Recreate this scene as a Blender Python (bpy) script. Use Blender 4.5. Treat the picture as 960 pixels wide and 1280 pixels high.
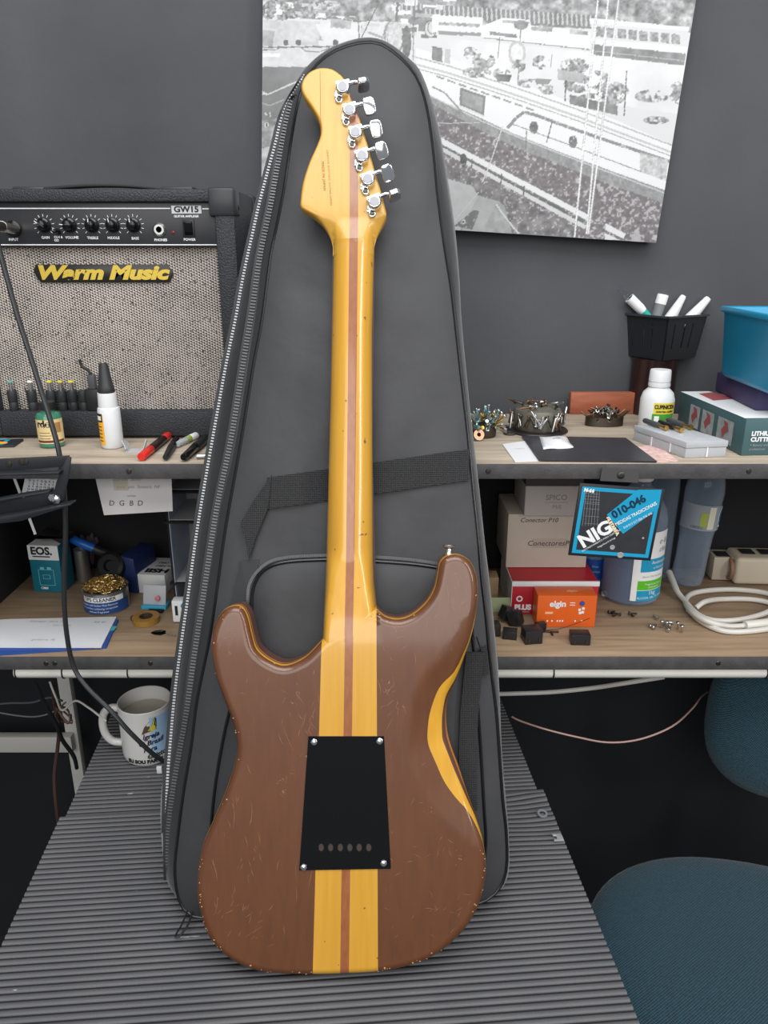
import bpy, bmesh, math, random
import numpy as np
from mathutils import Vector, Matrix, Euler
from mathutils.geometry import delaunay_2d_cdt

for o in list(bpy.data.objects):
    bpy.data.objects.remove(o, do_unlink=True)
SC = bpy.context.scene
COL = SC.collection
R = math.radians
rnd = random.Random(7)

# ------------------------------------------------------------------ camera
TH = R(18.9); FPX = 961.0
SN, CS = math.sin(TH), math.cos(TH)
TABLE = 0.66                       # top of the ribbed mat on the bench
CZ = TABLE + 0.5047*CS + 0.878*SN + 0.0006
cam_d = bpy.data.cameras.new('camera'); cam = bpy.data.objects.new('camera', cam_d)
COL.objects.link(cam)
cam.location = (0, 0, CZ); cam.rotation_euler = (math.pi/2-TH, 0, 0)
cam_d.sensor_fit = 'HORIZONTAL'; cam_d.sensor_width = 36.0; cam_d.lens = 36.0*FPX/960.0
cam_d.clip_start = 0.02
SC.camera = cam
SC.view_settings.view_transform = 'Standard'; SC.view_settings.look = 'None'
SC.view_settings.gamma = 1.0; SC.view_settings.use_curve_mapping = False
SC.view_settings.exposure = 0.0

# ------------------------------------------------------------------ light
wd = bpy.data.worlds.new('room_light'); SC.world = wd; wd.use_nodes = True
wd.node_tree.nodes['Background'].inputs[0].default_value = (0.86, 0.93, 1.0, 1)
wd.node_tree.nodes['Background'].inputs[1].default_value = 0.26
def area(name, loc, target, sx, sy, power, color):
    l = bpy.data.lights.new(name, 'AREA'); l.shape = 'RECTANGLE'; l.size = sx; l.size_y = sy
    l.energy = power; l.color = color
    o = bpy.data.objects.new(name, l); COL.objects.link(o); o.location = loc
    o.rotation_euler = (Vector(target)-Vector(loc)).to_track_quat('-Z', 'Y').to_euler()
    return o
area('ceiling_light', (0.0, 0.05, 3.0), (0.0, 0.75, 0.9), 2.0, 1.4, 53, (0.97, 0.985, 1.0))
area('doorway_light', (1.9, -0.75, 2.35), (0.0, 0.85, 1.2), 0.4, 1.5, 26, (1.0, 0.98, 0.96))
area('front_fill_light', (-0.3, -2.3, 2.35), (0.0, 0.9, 1.0), 3.0, 1.7, 58, (1.0, 0.99, 0.97))  # soft fill added behind the camera to brighten the shelves from the front

# ------------------------------------------------------------------ projection helpers (photo pixel -> point on a real plane)
CAM = Vector((0, 0, CZ))
def ray(px, py):
    u = (px-480)/FPX; v = (640-py)/FPX
    return Vector((u, CS+v*SN, -SN+v*CS))
def at_z(px, py, z):
    d = ray(px, py); return CAM + d*((z-CZ)/d.z)
def at_y(px, py, y):
    d = ray(px, py); return CAM + d*(y/d.y)
def zrow(py, y): return at_y(480, py, y).z
def xcol(px, py, y): return at_y(px, py, y).x
def depth_of(p): return (p-CAM).dot(Vector((0, CS, -SN)))

SHELF_Y = 0.965; WALL_Y = 1.30
UP = at_y(480, 579, SHELF_Y).z      # top of the upper shelf
LOW = at_y(480, 820, SHELF_Y).z     # top of the lower shelf
def on_up(px, py): return at_z(px, py, UP)
def on_low(px, py): return at_z(px, py, LOW)

# ------------------------------------------------------------------ colours and materials
def lin(c):
    c = c/255.0
    return c/12.92 if c <= 0.04045 else ((c+0.055)/1.055)**2.4
def rgb(r, g, b): return (lin(r), lin(g), lin(b), 1.0)
MATS = {}
def mat(name, col, rough=0.6, metal=0.0, noise=0.0, nscale=40.0, bump=0.0, bscale=200.0, coat=0.0, trans=0.0,
        ior=1.45, stretch=None, spec=0.5, alpha=1.0, emit=0.0, sheen=0.0):
    if name in MATS: return MATS[name]
    m = bpy.data.materials.new(name); m.use_nodes = True
    nt = m.node_tree; b = nt.nodes['Principled BSDF']
    b.inputs['Base Color'].default_value = col
    b.inputs['Roughness'].default_value = rough; b.inputs['Metallic'].default_value = metal
    b.inputs['Coat Weight'].default_value = coat; b.inputs['Coat Roughness'].default_value = 0.12
    b.inputs['Transmission Weight'].default_value = trans; b.inputs['IOR'].default_value = ior
    b.inputs['Specular IOR Level'].default_value = spec
    b.inputs['Alpha'].default_value = alpha
    b.inputs['Sheen Weight'].default_value = sheen
    if emit: b.inputs['Emission Color'].default_value = col; b.inputs['Emission Strength'].default_value = emit
    if noise or bump:
        tc = nt.nodes.new('ShaderNodeTexCoord'); mp = nt.nodes.new('ShaderNodeMapping')
        nt.links.new(tc.outputs['Object'], mp.inputs['Vector'])
        if stretch: mp.inputs['Scale'].default_value = stretch
    if noise:
        n = nt.nodes.new('ShaderNodeTexNoise'); n.inputs['Scale'].default_value = nscale; n.inputs['Detail'].default_value = 6
        nt.links.new(mp.outputs[0], n.inputs['Vector'])
        rp = nt.nodes.new('ShaderNodeMapRange'); rp.inputs['From Min'].default_value = 0.25; rp.inputs['From Max'].default_value = 0.75
        rp.inputs['To Min'].default_value = 1-noise; rp.inputs['To Max'].default_value = 1+noise
        nt.links.new(n.outputs['Fac'], rp.inputs['Value'])
        mx = nt.nodes.new('ShaderNodeVectorMath'); mx.operation = 'SCALE'; mx.inputs[0].default_value = col[:3]
        nt.links.new(rp.outputs[0], mx.inputs['Scale']); nt.links.new(mx.outputs[0], b.inputs['Base Color'])
    if bump:
        n2 = nt.nodes.new('ShaderNodeTexNoise'); n2.inputs['Scale'].default_value = bscale; n2.inputs['Detail'].default_value = 3
        nt.links.new(mp.outputs[0], n2.inputs['Vector'])
        bp = nt.nodes.new('ShaderNodeBump'); bp.inputs['Strength'].default_value = bump; bp.inputs['Distance'].default_value = 0.002
        nt.links.new(n2.outputs['Fac'], bp.inputs['Height']); nt.links.new(bp.outputs[0], b.inputs['Normal'])
    MATS[name] = m
    return m
def nodes_of(m): return m.node_tree, m.node_tree.nodes['Principled BSDF']
def N(nt, kind, **kw):
    n = nt.nodes.new(kind)
    for k, v in kw.items():
        if hasattr(n, k): setattr(n, k, v)
        else: n.inputs[k].default_value = v
    return n
def math_(nt, op, a, b=None):
    n = nt.nodes.new('ShaderNodeMath'); n.operation = op
    for i, x in enumerate((a, b)):
        if x is None: continue
        if isinstance(x, (int, float)): n.inputs[i].default_value = x
        else: nt.links.new(x, n.inputs[i])
    return n.outputs[0]
def mixc(nt, fac, a, b):
    n = nt.nodes.new('ShaderNodeMix'); n.data_type = 'RGBA'
    if isinstance(fac, (int, float)): n.inputs[0].default_value = fac
    else: nt.links.new(fac, n.inputs[0])
    for i, x in ((6, a), (7, b)):
        if isinstance(x, tuple): n.inputs[i].default_value = x
        else: nt.links.new(x, n.inputs[i])
    return n.outputs[2]

BLACK = mat('black_plastic', rgb(28, 28, 30), 0.45)
BLACKM = mat('black_matte', rgb(22, 22, 24), 0.8)
BLACKG = mat('black_gloss', rgb(12, 12, 13), 0.14, spec=0.5)
WHITE = mat('white_plastic', rgb(225, 226, 226), 0.4)
WHITEP = mat('white_paper', rgb(214, 214, 216), 0.8)
PRINT = mat('black_print', rgb(30, 30, 34), 0.6)
WPRINT = mat('white_print', rgb(232, 232, 232), 0.6)
GPRINT = mat('grey_print', rgb(150, 150, 152), 0.6)
CHROME = mat('chrome', rgb(235, 235, 238), 0.12, 1.0)
STEEL = mat('zinc_steel', rgb(190, 190, 188), 0.3, 1.0)
STEELD = mat('dark_steel', rgb(92, 86, 78), 0.42, 1.0)
BRASS = mat('brass', rgb(205, 165, 85), 0.3, 1.0)
CLEAR = mat('clear_plastic', rgb(238, 244, 250), 0.06, trans=1.0, ior=1.2)
FROST = mat('frosted_plastic', rgb(226, 228, 232), 0.35, trans=0.55, ior=1.3)
PVC = mat('white_pvc', rgb(214, 212, 204), 0.4, noise=0.05, nscale=20)

# ------------------------------------------------------------------ geometry collector
def cr(pts, n=8, closed=False):
    pts = [Vector(p) for p in pts]; L = len(pts); out = []
    rng = range(L if closed else L-1)
    for i in rng:
        if closed: p0, p1, p2, p3 = pts[i-1], pts[i], pts[(i+1) % L], pts[(i+2) % L]
        else: p0, p1, p2, p3 = pts[max(i-1, 0)], pts[i], pts[i+1], pts[min(i+2, L-1)]
        for k in range(n):
            t = k/n
            out.append(0.5*((2*p1)+(p2-p0)*t+(2*p0-5*p1+4*p2-p3)*t*t+(3*p1-p0-3*p2+p3)*t**3))
    if not closed: out.append(pts[-1].copy())
    return out
def resample(pts, n, closed=True):
    P = np.array([tuple(p) for p in pts], float)
    if closed: P = np.vstack([P, P[:1]])
    s = np.r_[0, np.cumsum(np.linalg.norm(np.diff(P, axis=0), axis=1))]
    t = np.linspace(0, s[-1], n+1)[:-1] if closed else np.linspace(0, s[-1], n)
    return np.stack([np.interp(t, s, P[:, k]) for k in range(P.shape[1])], 1)

def rotm(rx=0, ry=0, rz=0): return Euler((rx, ry, rz)).to_matrix().to_4x4()
def TR(loc=(0, 0, 0), rx=0, ry=0, rz=0): return Matrix.Translation(loc) @ rotm(rx, ry, rz)

class MB:
    def __init__(s): s.v = []; s.f = []
    def add(s, vs, fs, M=None):
        o = len(s.v)
        for p in vs:
            p = Vector(p); s.v.append(tuple(M @ p if M is not None else p))
        s.f += [tuple(i+o for i in f) for f in fs]
        return s
    def box(s, c, d, M=None):
        x, y, z = (d[0]/2, d[1]/2, d[2]/2); vs = []
        for k in (-1, 1):
            for j in (-1, 1):
                for i in (-1, 1): vs.append((c[0]+i*x, c[1]+j*y, c[2]+k*z))
        return s.add(vs, [(0, 2, 3, 1), (4, 5, 7, 6), (0, 1, 5, 4), (1, 3, 7, 5), (3, 2, 6, 7), (2, 0, 4, 6)], M)
    def lathe(s, prof, M=None, seg=32, cap=True):
        vs = []; fs = []; n = len(prof)
        for r, z in prof:
            for k in range(seg):
                a = 2*math.pi*k/seg; vs.append((r*math.cos(a), r*math.sin(a), z))
        for i in range(n-1):
            for k in range(seg):
                k2 = (k+1) % seg; fs.append((i*seg+k, i*seg+k2, (i+1)*seg+k2, (i+1)*seg+k))
        if cap:
            if prof[0][0] > 1e-6: fs.append(tuple(range(seg-1, -1, -1)))
            if prof[-1][0] > 1e-6: fs.append(tuple((n-1)*seg+k for k in range(seg)))
        return s.add(vs, fs, M)
    def cyl(s, p0, p1, r0, r1=None, seg=16, cap=True):
        p0 = Vector(p0); p1 = Vector(p1); d = p1-p0
        q = d.to_track_quat('Z', 'Y').to_matrix().to_4x4()
        return s.lathe([(r0, 0), (r0 if r1 is None else r1, d.length)], Matrix.Translation(p0) @ q, seg, cap)
    def tube(s, pts, r, seg=8, smooth=6, closed=False, M=None, rs=None):
        P = cr(pts, smooth, closed) if smooth else [Vector(p) for p in pts]
        n = len(P); vs = []; fs = []
        up = None
        for i in range(n):
            if closed: t = (P[(i+1) % n]-P[i-1])
            else: t = P[min(i+1, n-1)]-P[max(i-1, 0)]
            t.normalize()
            if up is None:
                up = Vector((0, 0, 1)) if abs(t.z) < 0.9 else Vector((1, 0, 0))
            up = (up - t*up.dot(t)); up.normalize()
            sd = t.cross(up)
            rr = r if rs is None else rs(i/(n-1))
            for k in range(seg):
                a = 2*math.pi*k/seg; vs.append(P[i]+(up*math.cos(a)+sd*math.sin(a))*rr)
        for i in range(n if closed else n-1):
            j = (i+1) % n
            for k in range(seg):
                k2 = (k+1) % seg; fs.append((i*seg+k, j*seg+k, j*seg+k2, i*seg+k2))
        if not closed:
            fs.append(tuple(range(seg))); fs.append(tuple((n-1)*seg+k for k in range(seg-1, -1, -1)))
        return s.add(vs, fs, M)
    def prism(s, poly, z0, z1, M=None):
        n = len(poly); a = sum(poly[i][0]*poly[(i+1) % n][1]-poly[(i+1) % n][0]*poly[i][1] for i in range(n))
        if a < 0: poly = poly[::-1]
        vs = [(p[0], p[1], z0) for p in poly]+[(p[0], p[1], z1) for p in poly]
        fs = [tuple(range(n-1, -1, -1)), tuple(range(n, 2*n))]
        fs += [(i, (i+1) % n, n+(i+1) % n, n+i) for i in range(n)]
        return s.add(vs, fs, M)
    def ribbon(s, pts, width_dir, w, t_dir, th):
        """flat strap along pts"""
        wd = Vector(width_dir).normalized()*w/2; td = Vector(t_dir).normalized()*th
        vs = []; n = len(pts)
        for p in pts:
            p = Vector(p); vs += [p-wd, p+wd, p+wd+td, p-wd+td]
        fs = []
        for i in range(n-1):
            for k in range(4):
                k2 = (k+1) % 4; fs.append((i*4+k, i*4+k2, (i+1)*4+k2, (i+1)*4+k))
        fs += [(3, 2, 1, 0), tuple((n-1)*4+k for k in range(4))]
        return s.add(vs, fs)
    def cylpatch(s, r, a0, a1, z0, z1, n=14, M=None, r1=None):
        """a measured from the -y (front) direction, positive to +x"""
        r1 = r if r1 is None else r1
        vs = []
        for i in range(n+1):
            a = a0+(a1-a0)*i/n
            vs += [(r*math.sin(a), -r*math.cos(a), z0), (r1*math.sin(a), -r1*math.cos(a), z1)]
        return s.add(vs, [(2*i, 2*i+2, 2*i+3, 2*i+1) for i in range(n)], M)
    def build(s, name, m, parent=None, smooth=35, bevel=0.0, bseg=2, loc=None, rot=None, kind=None, recalc=True):
        me = bpy.data.meshes.new(name)
        me.from_pydata(s.v, [], s.f)
        if bevel or recalc:
            bm = bmesh.new(); bm.from_mesh(me)
            if bevel:
                bm.normal_update()
                es = [e for e in bm.edges if len(e.link_faces) == 2 and e.calc_face_angle(0) > R(28)]
                bmesh.ops.bevel(bm, geom=es, offset=bevel, segments=bseg, affect='EDGES', profile=0.5, clamp_overlap=True)
            if recalc: bmesh.ops.recalc_face_normals(bm, faces=bm.faces)
            bm.to_mesh(me); bm.free()
        if smooth:
            me.polygons.foreach_set('use_smooth', [True]*len(me.polygons))
            me.set_sharp_from_angle(angle=R(smooth))
        return link(name, me, m, parent, loc, rot, kind)
def link(name, me, m, parent=None, loc=None, rot=None, kind=None):
    if m is not None and not me.materials: me.materials.append(m)
    o = bpy.data.objects.new(name, me); COL.objects.link(o)
    if parent is not None: o.parent = parent
    if loc is not None: o.location = loc
    if rot is not None: o.rotation_euler = rot
    if kind: o['kind'] = kind
    return o
def tag(o, label, cat, group=None):
    o['label'] = label; o['category'] = cat
    if group: o['group'] = group
    return o
def thing(name, label, cat, loc=(0, 0, 0), rot=(0, 0, 0), group=None):
    o = bpy.data.objects.new(name, None); o.empty_display_size = 0.02; COL.objects.link(o)
    o.location = loc; o.rotation_euler = rot if isinstance(rot, tuple) else (0, 0, rot)
    return tag(o, label, cat, group)
def struct(o): o['kind'] = 'structure'; return o

def text_mesh(s, size, shear=0.0, bold=0.0, align='CENTER', space=1.0, sx=1.0):
    cu = bpy.data.curves.new('t', 'FONT'); cu.body = s; cu.size = size; cu.shear = shear; cu.offset = bold
    cu.align_x = align; cu.align_y = 'CENTER'; cu.space_character = space; cu.resolution_u = 3; cu.fill_mode = 'FRONT'
    o = bpy.data.objects.new('t', cu); COL.objects.link(o)
    dg = bpy.context.evaluated_depsgraph_get(); ev = o.evaluated_get(dg)
    tm = ev.to_mesh(); vs = [(v.co.x*sx, v.co.y, v.co.z) for v in tm.vertices]; fs = [tuple(p.vertices) for p in tm.polygons]
    ev.to_mesh_clear(); bpy.data.objects.remove(o, do_unlink=True); bpy.data.curves.remove(cu)
    return vs, fs
def text(name, s, size, M, m, parent=None, **kw):
    """flat lettering in the local xy plane of M (x along the line, y up the letter)"""
    vs, fs = text_mesh(s, size, **kw)
    return MB().add(vs, fs, M).build(name, m, parent, smooth=0, recalc=False)
FRONT = rotm(math.pi/2, 0, 0)       # xy plane -> facing -y
def text_front(name, s, size, x, y, z, m, parent, rz=0, **kw):
    return text(name, s, size, Matrix.Translation((x, y, z)) @ FRONT @ rotm(0, 0, rz), m, parent, **kw)
def text_top(name, s, size, x, y, z, m, parent, rz=0, **kw):
    return text(name, s, size, TR((x, y, z), rz=rz), m, parent, **kw)
def text_cyl(name, s, size, r, a, z, m, parent, tilt=0.0, **kw):
    vs, fs = text_mesh(s, size, **kw)
    out = []
    for (x, y, _) in vs:
        x, y = x*math.cos(tilt)-y*math.sin(tilt), x*math.sin(tilt)+y*math.cos(tilt)
        t = a+x/r; out.append((r*math.sin(t), -r*math.cos(t), z+y))
    return MB().add(out, fs).build(name, m, parent, smooth=0, recalc=False)

def pip(P, poly):
    """points in polygon, numpy"""
    x, y = P[:, 0], P[:, 1]; ins = np.zeros(len(P), bool); n = len(poly)
    for i in range(n):
        x0, y0 = poly[i]; x1, y1 = poly[(i+1) % n]
        if y0 == y1: continue
        c = ((y0 > y) != (y1 > y)) & (x < (x1-x0)*(y-y0)/(y1-y0)+x0)
        ins ^= c
    return ins
def dist_poly(P, poly, closed=True):
    d = np.full(len(P), 1e9); n = len(poly)
    for i in range(n if closed else n-1):
        a = np.array(poly[i][:2]); b = np.array(poly[(i+1) % n][:2]); ab = b-a
        t = np.clip(((P-a)@ab)/max(ab@ab, 1e-18), 0, 1)
        d = np.minimum(d, np.linalg.norm(P-(a+t[:, None]*ab), axis=1))
    return d
def fill_region(outline, rings, step, margin=0.6):
    """triangulate a smooth closed outline (Nx2) with inset rings and a jittered grid inside; returns verts2d, tris"""
    o = np.array(outline, float)
    a = np.sum(o[:, 0]*np.roll(o[:, 1], -1)-np.roll(o[:, 0], -1)*o[:, 1])
    if a < 0: o = o[::-1].copy()
    tan = np.roll(o, -1, 0)-np.roll(o, 1, 0); tan /= np.linalg.norm(tan, axis=1)[:, None]+1e-12
    nor = np.stack([-tan[:, 1], tan[:, 0]], 1)
    n = len(o); V = []; E = []
    last = o
    for k, r in enumerate(rings):
        ring = o+nor*r
        if k > 0:
            keep = (dist_poly(ring, o) > r*0.93) & pip(ring, o)
            V += [tuple(p) for p in ring[keep]]
        else:
            V += [tuple(p) for p in ring]; E += [(i, (i+1) % n) for i in range(n)]
    x0, y0 = o.min(0); x1, y1 = o.max(0)
    g = []
    ny = int((y1-y0)/(step*0.866))+1
    for j in range(ny+1):
        for i in range(int((x1-x0)/step)+2):
            g.append((x0+(i+(j % 2)*0.5)*step, y0+j*step*0.866))
    g = np.array(g); ok = pip(g, o); g = g[ok]
    g = g[dist_poly(g, o) > rings[-1]+step*margin]
    V += [tuple(p) for p in g]
    vs, es, fs, *_ = delaunay_2d_cdt([Vector(v) for v in V], E, [], 1, 1e-7)
    return np.array([tuple(v) for v in vs]), [tuple(f) for f in fs], o
def mesh_np(name, V, F, m, parent=None, smooth=None, kind=None):
    me = bpy.data.meshes.new(name); me.from_pydata([tuple(v) for v in V], [], F); me.update()
    if smooth:
        me.polygons.foreach_set('use_smooth', [True]*len(me.polygons)); me.set_sharp_from_angle(angle=R(smooth))
    return link(name, me, m, parent, kind=kind)

# ================================================================== the setting
def cloth_mat(name, col, rough, nz):
    m = mat(name, col, rough, noise=nz, nscale=5.0, bump=0.25, bscale=60)
    return m
WALLM = cloth_mat('charcoal_wall_cloth', rgb(72, 73, 76), 0.8, 0.16)
FLOORM = cloth_mat('black_floor_cloth', rgb(32, 32, 34), 0.9, 0.2)
def wavy_wall():
    nx, nz = 90, 60; vs = []; fs = []
    for j in range(nz+1):
        for i in range(nx+1):
            x = -1.9+3.8*i/nx; z = 2.7*j/nz
            y = WALL_Y+0.004*math.sin(x*9+0.7*math.sin(z*3))+0.003*math.sin(x*23+z*4)
            vs.append((x, max(y, WALL_Y-0.002)+0.004, z))
    for j in range(nz):
        for i in range(nx):
            a = j*(nx+1)+i; fs.append((a, a+1, a+nx+2, a+nx+1))
    n = len(vs)
    vs += [(-1.9, WALL_Y+0.06, 0), (1.9, WALL_Y+0.06, 0), (1.9, WALL_Y+0.06, 2.7), (-1.9, WALL_Y+0.06, 2.7)]
    fs.append((n, n+3, n+2, n+1))
    return MB().add(vs, fs).build('wall_back', WALLM, smooth=80, recalc=False)
struct(wavy_wall())
fl = MB(); fl.box((0, 0.2, -0.01), (3.8, 2.4, 0.02)); struct(fl.build('floor', FLOORM))
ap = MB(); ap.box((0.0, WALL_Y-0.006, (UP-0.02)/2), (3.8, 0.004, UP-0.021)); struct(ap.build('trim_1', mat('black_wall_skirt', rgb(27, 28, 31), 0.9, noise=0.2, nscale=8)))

# ------------------------------------------------------------------ shelves
def wood_mat(name, c1, c2, rough=0.6, scale=(1, 12, 12), ns=6.0):
    m = bpy.data.materials.new(name); m.use_nodes = True; nt, b = nodes_of(m)
    tc = N(nt, 'ShaderNodeTexCoord'); mp = N(nt, 'ShaderNodeMapping'); mp.inputs['Scale'].default_value = scale
    nt.links.new(tc.outputs['Object'], mp.inputs[0])
    n = N(nt, 'ShaderNodeTexNoise', Scale=ns, Detail=8, Distortion=0.6); nt.links.new(mp.outputs[0], n.inputs['Vector'])
    cr_ = N(nt, 'ShaderNodeValToRGB'); cr_.color_ramp.elements[0].position = 0.3; cr_.color_ramp.elements[1].position = 0.72
    cr_.color_ramp.elements[0].color = c1; cr_.color_ramp.elements[1].color = c2
    nt.links.new(n.outputs['Fac'], cr_.inputs[0]); nt.links.new(cr_.outputs[0], b.inputs['Base Color'])
    b.inputs['Roughness'].default_value = rough
    bp = N(nt, 'ShaderNodeBump', Strength=0.15, Distance=0.001); nt.links.new(n.outputs['Fac'], bp.inputs['Height']); nt.links.new(bp.outputs[0], b.inputs['Normal'])
    return m
SHWOOD = wood_mat('worn_shelf_wood', rgb(148, 134, 116), rgb(186, 172, 154))
SHWOOD2 = wood_mat('worn_shelf_wood_brown', rgb(128, 106, 82), rgb(162, 138, 112))
STRIP = mat('dark_grey_shelf_edge', rgb(72, 70, 70), 0.55, noise=0.25, nscale=60, bump=0.2, bscale=300)
sh = thing('shelving_unit', 'two long worn wooden shelves with dark grey front edges along the charcoal wall', 'shelf', (0, SHELF_Y, 0))
XL, XR = -0.95, 1.0
for zt, wm in ((UP, SHWOOD), (LOW, SHWOOD2)):
    b = MB(); b.box(((XL+XR)/2, (WALL_Y-SHELF_Y-0.018)/2, zt-0.009), (XR-XL, WALL_Y-SHELF_Y-0.018, 0.018)); b.build('shelf_board', wm, sh, bevel=0.001)
    b = MB(); b.box(((XL+XR)/2, -0.0016, zt-0.0105), (XR-XL, 0.003, 0.020)); st = b.build('front_edge', STRIP, sh, bevel=0.0008)
    for px in (20, 32, 162, 610, 935):
        p = at_y(px, 588, SHELF_Y); k = MB(); k.lathe([(0.0036, 0), (0.003, 0.001), (0.0008, 0.0012)], TR((p.x, -0.0031, zt-0.010), rx=math.pi/2), 10)
        k.build('edge_screw', STEELD, st)
b = MB(); b.box((-0.632, 0.165, (LOW+UP)/2-0.01), (0.016, 0.315, UP-LOW-0.021)); b.build('side_panel', mat('black_panel', rgb(20, 20, 22), 0.8), sh)
for xx in (-0.93, 0.98):
    b = MB(); b.box((xx, 0.30, UP/2-0.01), (0.03, 0.03, UP-0.021)); b.build('post', BLACKM, sh)

# white conduit pipe under the lower shelf
pz = LOW-0.0185-0.0118; py_ = SHELF_Y+0.012
xl = xcol(22, 846, py_)
pp = thing('conduit_pipe', 'white plastic pipe with black ties running under the lower shelf edge', 'pipe', (xl, py_, pz))
MB().cyl((0, 0, 0), (XR-xl, 0, 0), 0.0105, seg=24).build('pipe', PVC, pp)
for px in (24, 82, 163, 690, 954):
    x = xcol(px, 846, py_)-xl
    m_ = MB(); m_.tube([(x, 0.0111*math.cos(a), 0.0111*math.sin(a)) for a in [k*math.pi/8 for k in range(16)]], 0.0011, 6, 0, True)
    m_.build('cable_tie', BLACK, pp)

# ------------------------------------------------------------------ bench and ribbed mats
YAW = R(4.5)
bench_o = at_z(640, 1100, TABLE); 
Rr = at_z(800, 1280, TABLE); Ll = at_z(4, 1176, TABLE)
def bl(p):
    v = Vector((p.x, p.y, 0)); c, s_ = math.cos(-YAW), math.sin(-YAW)
    return (v.x*c-v.y*s_, v.x*s_+v.y*c)
xr_b = bl(Rr)[0]; xl_b = bl(Ll)[0]
BACKY, FRONTY = 1.19, 0.30
seam = bl(at_z(380, 1001, TABLE))[1]
bench = thing('workbench', 'low dark workbench under the ribbed rubber mats', 'table', (0, 0, 0), YAW)
m_ = MB(); m_.box(((xl_b+xr_b)/2, (BACKY+FRONTY)/2, TABLE-0.020), (xr_b-xl_b-0.02, BACKY-FRONTY, 0.024)); m_.build('top', BLACKM, bench, bevel=0.002)
for sx in (xl_b+0.05, xr_b-0.05):
    for sy in (FRONTY+0.05, BACKY-0.05):
        m_ = MB(); m_.box((sx, sy, (TABLE-0.032)/2), (0.045, 0.045, TABLE-0.032)); m_.build('leg', BLACKM, bench)
def mat_rubber():
    m = bpy.data.materials.new('ribbed_rubber'); m.use_nodes = True; nt, b = nodes_of(m)
    tc = N(nt, 'ShaderNodeTexCoord')
    n = N(nt, 'ShaderNodeTexNoise', Scale=9.0, Detail=6); nt.links.new(tc.outputs['Object'], n.inputs['Vector'])
    n2 = N(nt, 'ShaderNodeTexNoise', Scale=420.0, Detail=2); nt.links.new(tc.outputs['Object'], n2.inputs['Vector'])
    c = mixc(nt, n.outputs['Fac'], rgb(72, 72, 75), rgb(98, 97, 99))
    mp = N(nt, 'ShaderNodeMapping'); mp.inputs['Scale'].default_value = (9, 40, 1); nt.links.new(tc.outputs['Object'], mp.inputs[0])
    n3 = N(nt, 'ShaderNodeTexNoise', Scale=2.2, Detail=5); nt.links.new(mp.outputs[0], n3.inputs['Vector'])
    fl_ = math_(nt, 'GREATER_THAN', n3.outputs['Fac'], 0.735)
    c = mixc(nt, fl_, c, rgb(150, 152, 154))
    nt.links.new(c, b.inputs['Base Color']); b.inputs['Roughness'].default_value = 0.55
    bp = N(nt, 'ShaderNodeBump', Strength=0.3, Distance=0.0006); nt.links.new(n2.outputs['Fac'], bp.inputs['Height']); nt.links.new(bp.outputs[0], b.inputs['Normal'])
    return m
RUB = mat_rubber()
GROOVE = mat('rubber_groove', rgb(30, 30, 32), 0.8)
PITCH = 0.0090
def ribbed(name, label, x0, x1, y0, y1, ztop, th, wav):
    """one rubber sheet: rounded ribs along x, notched grooves between them"""
    prof = []                                  # (dy, dz) of one pitch
    h = 0.0020
    for a, z in ((0.00, 0), (0.10, 0), (0.14, 0.55), (0.24, 0.85), (0.45, 1.0), (0.66, 0.92), (0.80, 0.55), (0.86, 0)):
        prof.append((a*PITCH, -h+h*z))
    n = int((y1-y0)/PITCH); nx = 60
    ys = [(y0+k*PITCH+p[0], p[1], i) for k in range(n) for i, p in enumerate(prof)]
    vs = []; fs = []; mi = []
    for (y, dz, i) in ys:
        for q in range(nx+1):
            x = x0+(x1-x0)*q/nx
            lift, sh_ = wav(x, y)
            vs.append((x, y+sh_, ztop+dz+lift))
    for r in range(len(ys)-1):
        for q in range(nx):
            a = r*(nx+1)+q; fs.append((a, a+1, a+nx+2, a+nx+1)); mi.append(1 if ys[r][2] in (0, 7) else 0)
    # skirt
    def strip(idx):
        o = len(vs); 
        for k in idx: vs.append((vs[k][0], vs[k][1], ztop-th))
        for k in range(len(idx)-1): fs.append((idx[k], idx[k+1], o+k+1, o+k)); mi.append(0)
    L = len(ys)
    strip([q for q in range(nx+1)]); strip([(L-1)*(nx+1)+q for q in range(nx+1)])
    strip([r*(nx+1) for r in range(L)]); strip([r*(nx+1)+nx for r in range(L)])
    me = bpy.data.meshes.new(name); me.from_pydata(vs, [], fs); me.materials.append(RUB); me.materials.append(GROOVE)
    me.polygons.foreach_set('material_index', mi)
    bm = bmesh.new(); bm.from_mesh(me); bmesh.ops.recalc_face_normals(bm, faces=bm.faces); bm.to_mesh(me); bm.free()
    me.polygons.foreach_set('use_smooth', [True]*len(me.polygons)); me.set_sharp_from_angle(angle=R(40))
    o = link(name, me, None, None, rot=(0, 0, YAW))
    return tag(o, label, 'mat')
def wav_front(x, y):
    k = max(0, (y-(seam-0.16))/0.16)
    kx = max(0, (x-(xr_b-0.17))/0.17)
    w = 0.0018*k*kx*math.sin(y*150+x*30)
    return (max(w, 0), 0.0045*k*kx*math.sin(x*38+y*30))
ribbed('rubber_mat', 'front grey ribbed rubber mat carrying the guitar, nearer the camera', xl_b, xr_b, FRONTY-0.02, seam, TABLE, 0.0045, wav_front)
ribbed('rubber_mat', 'rear strip of ribbed rubber mat under the white mug', xl_b+0.005, xr_b-0.007, seam-0.03, BACKY, TABLE-0.0047, 0.003, lambda x, y: (0, 0))

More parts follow.
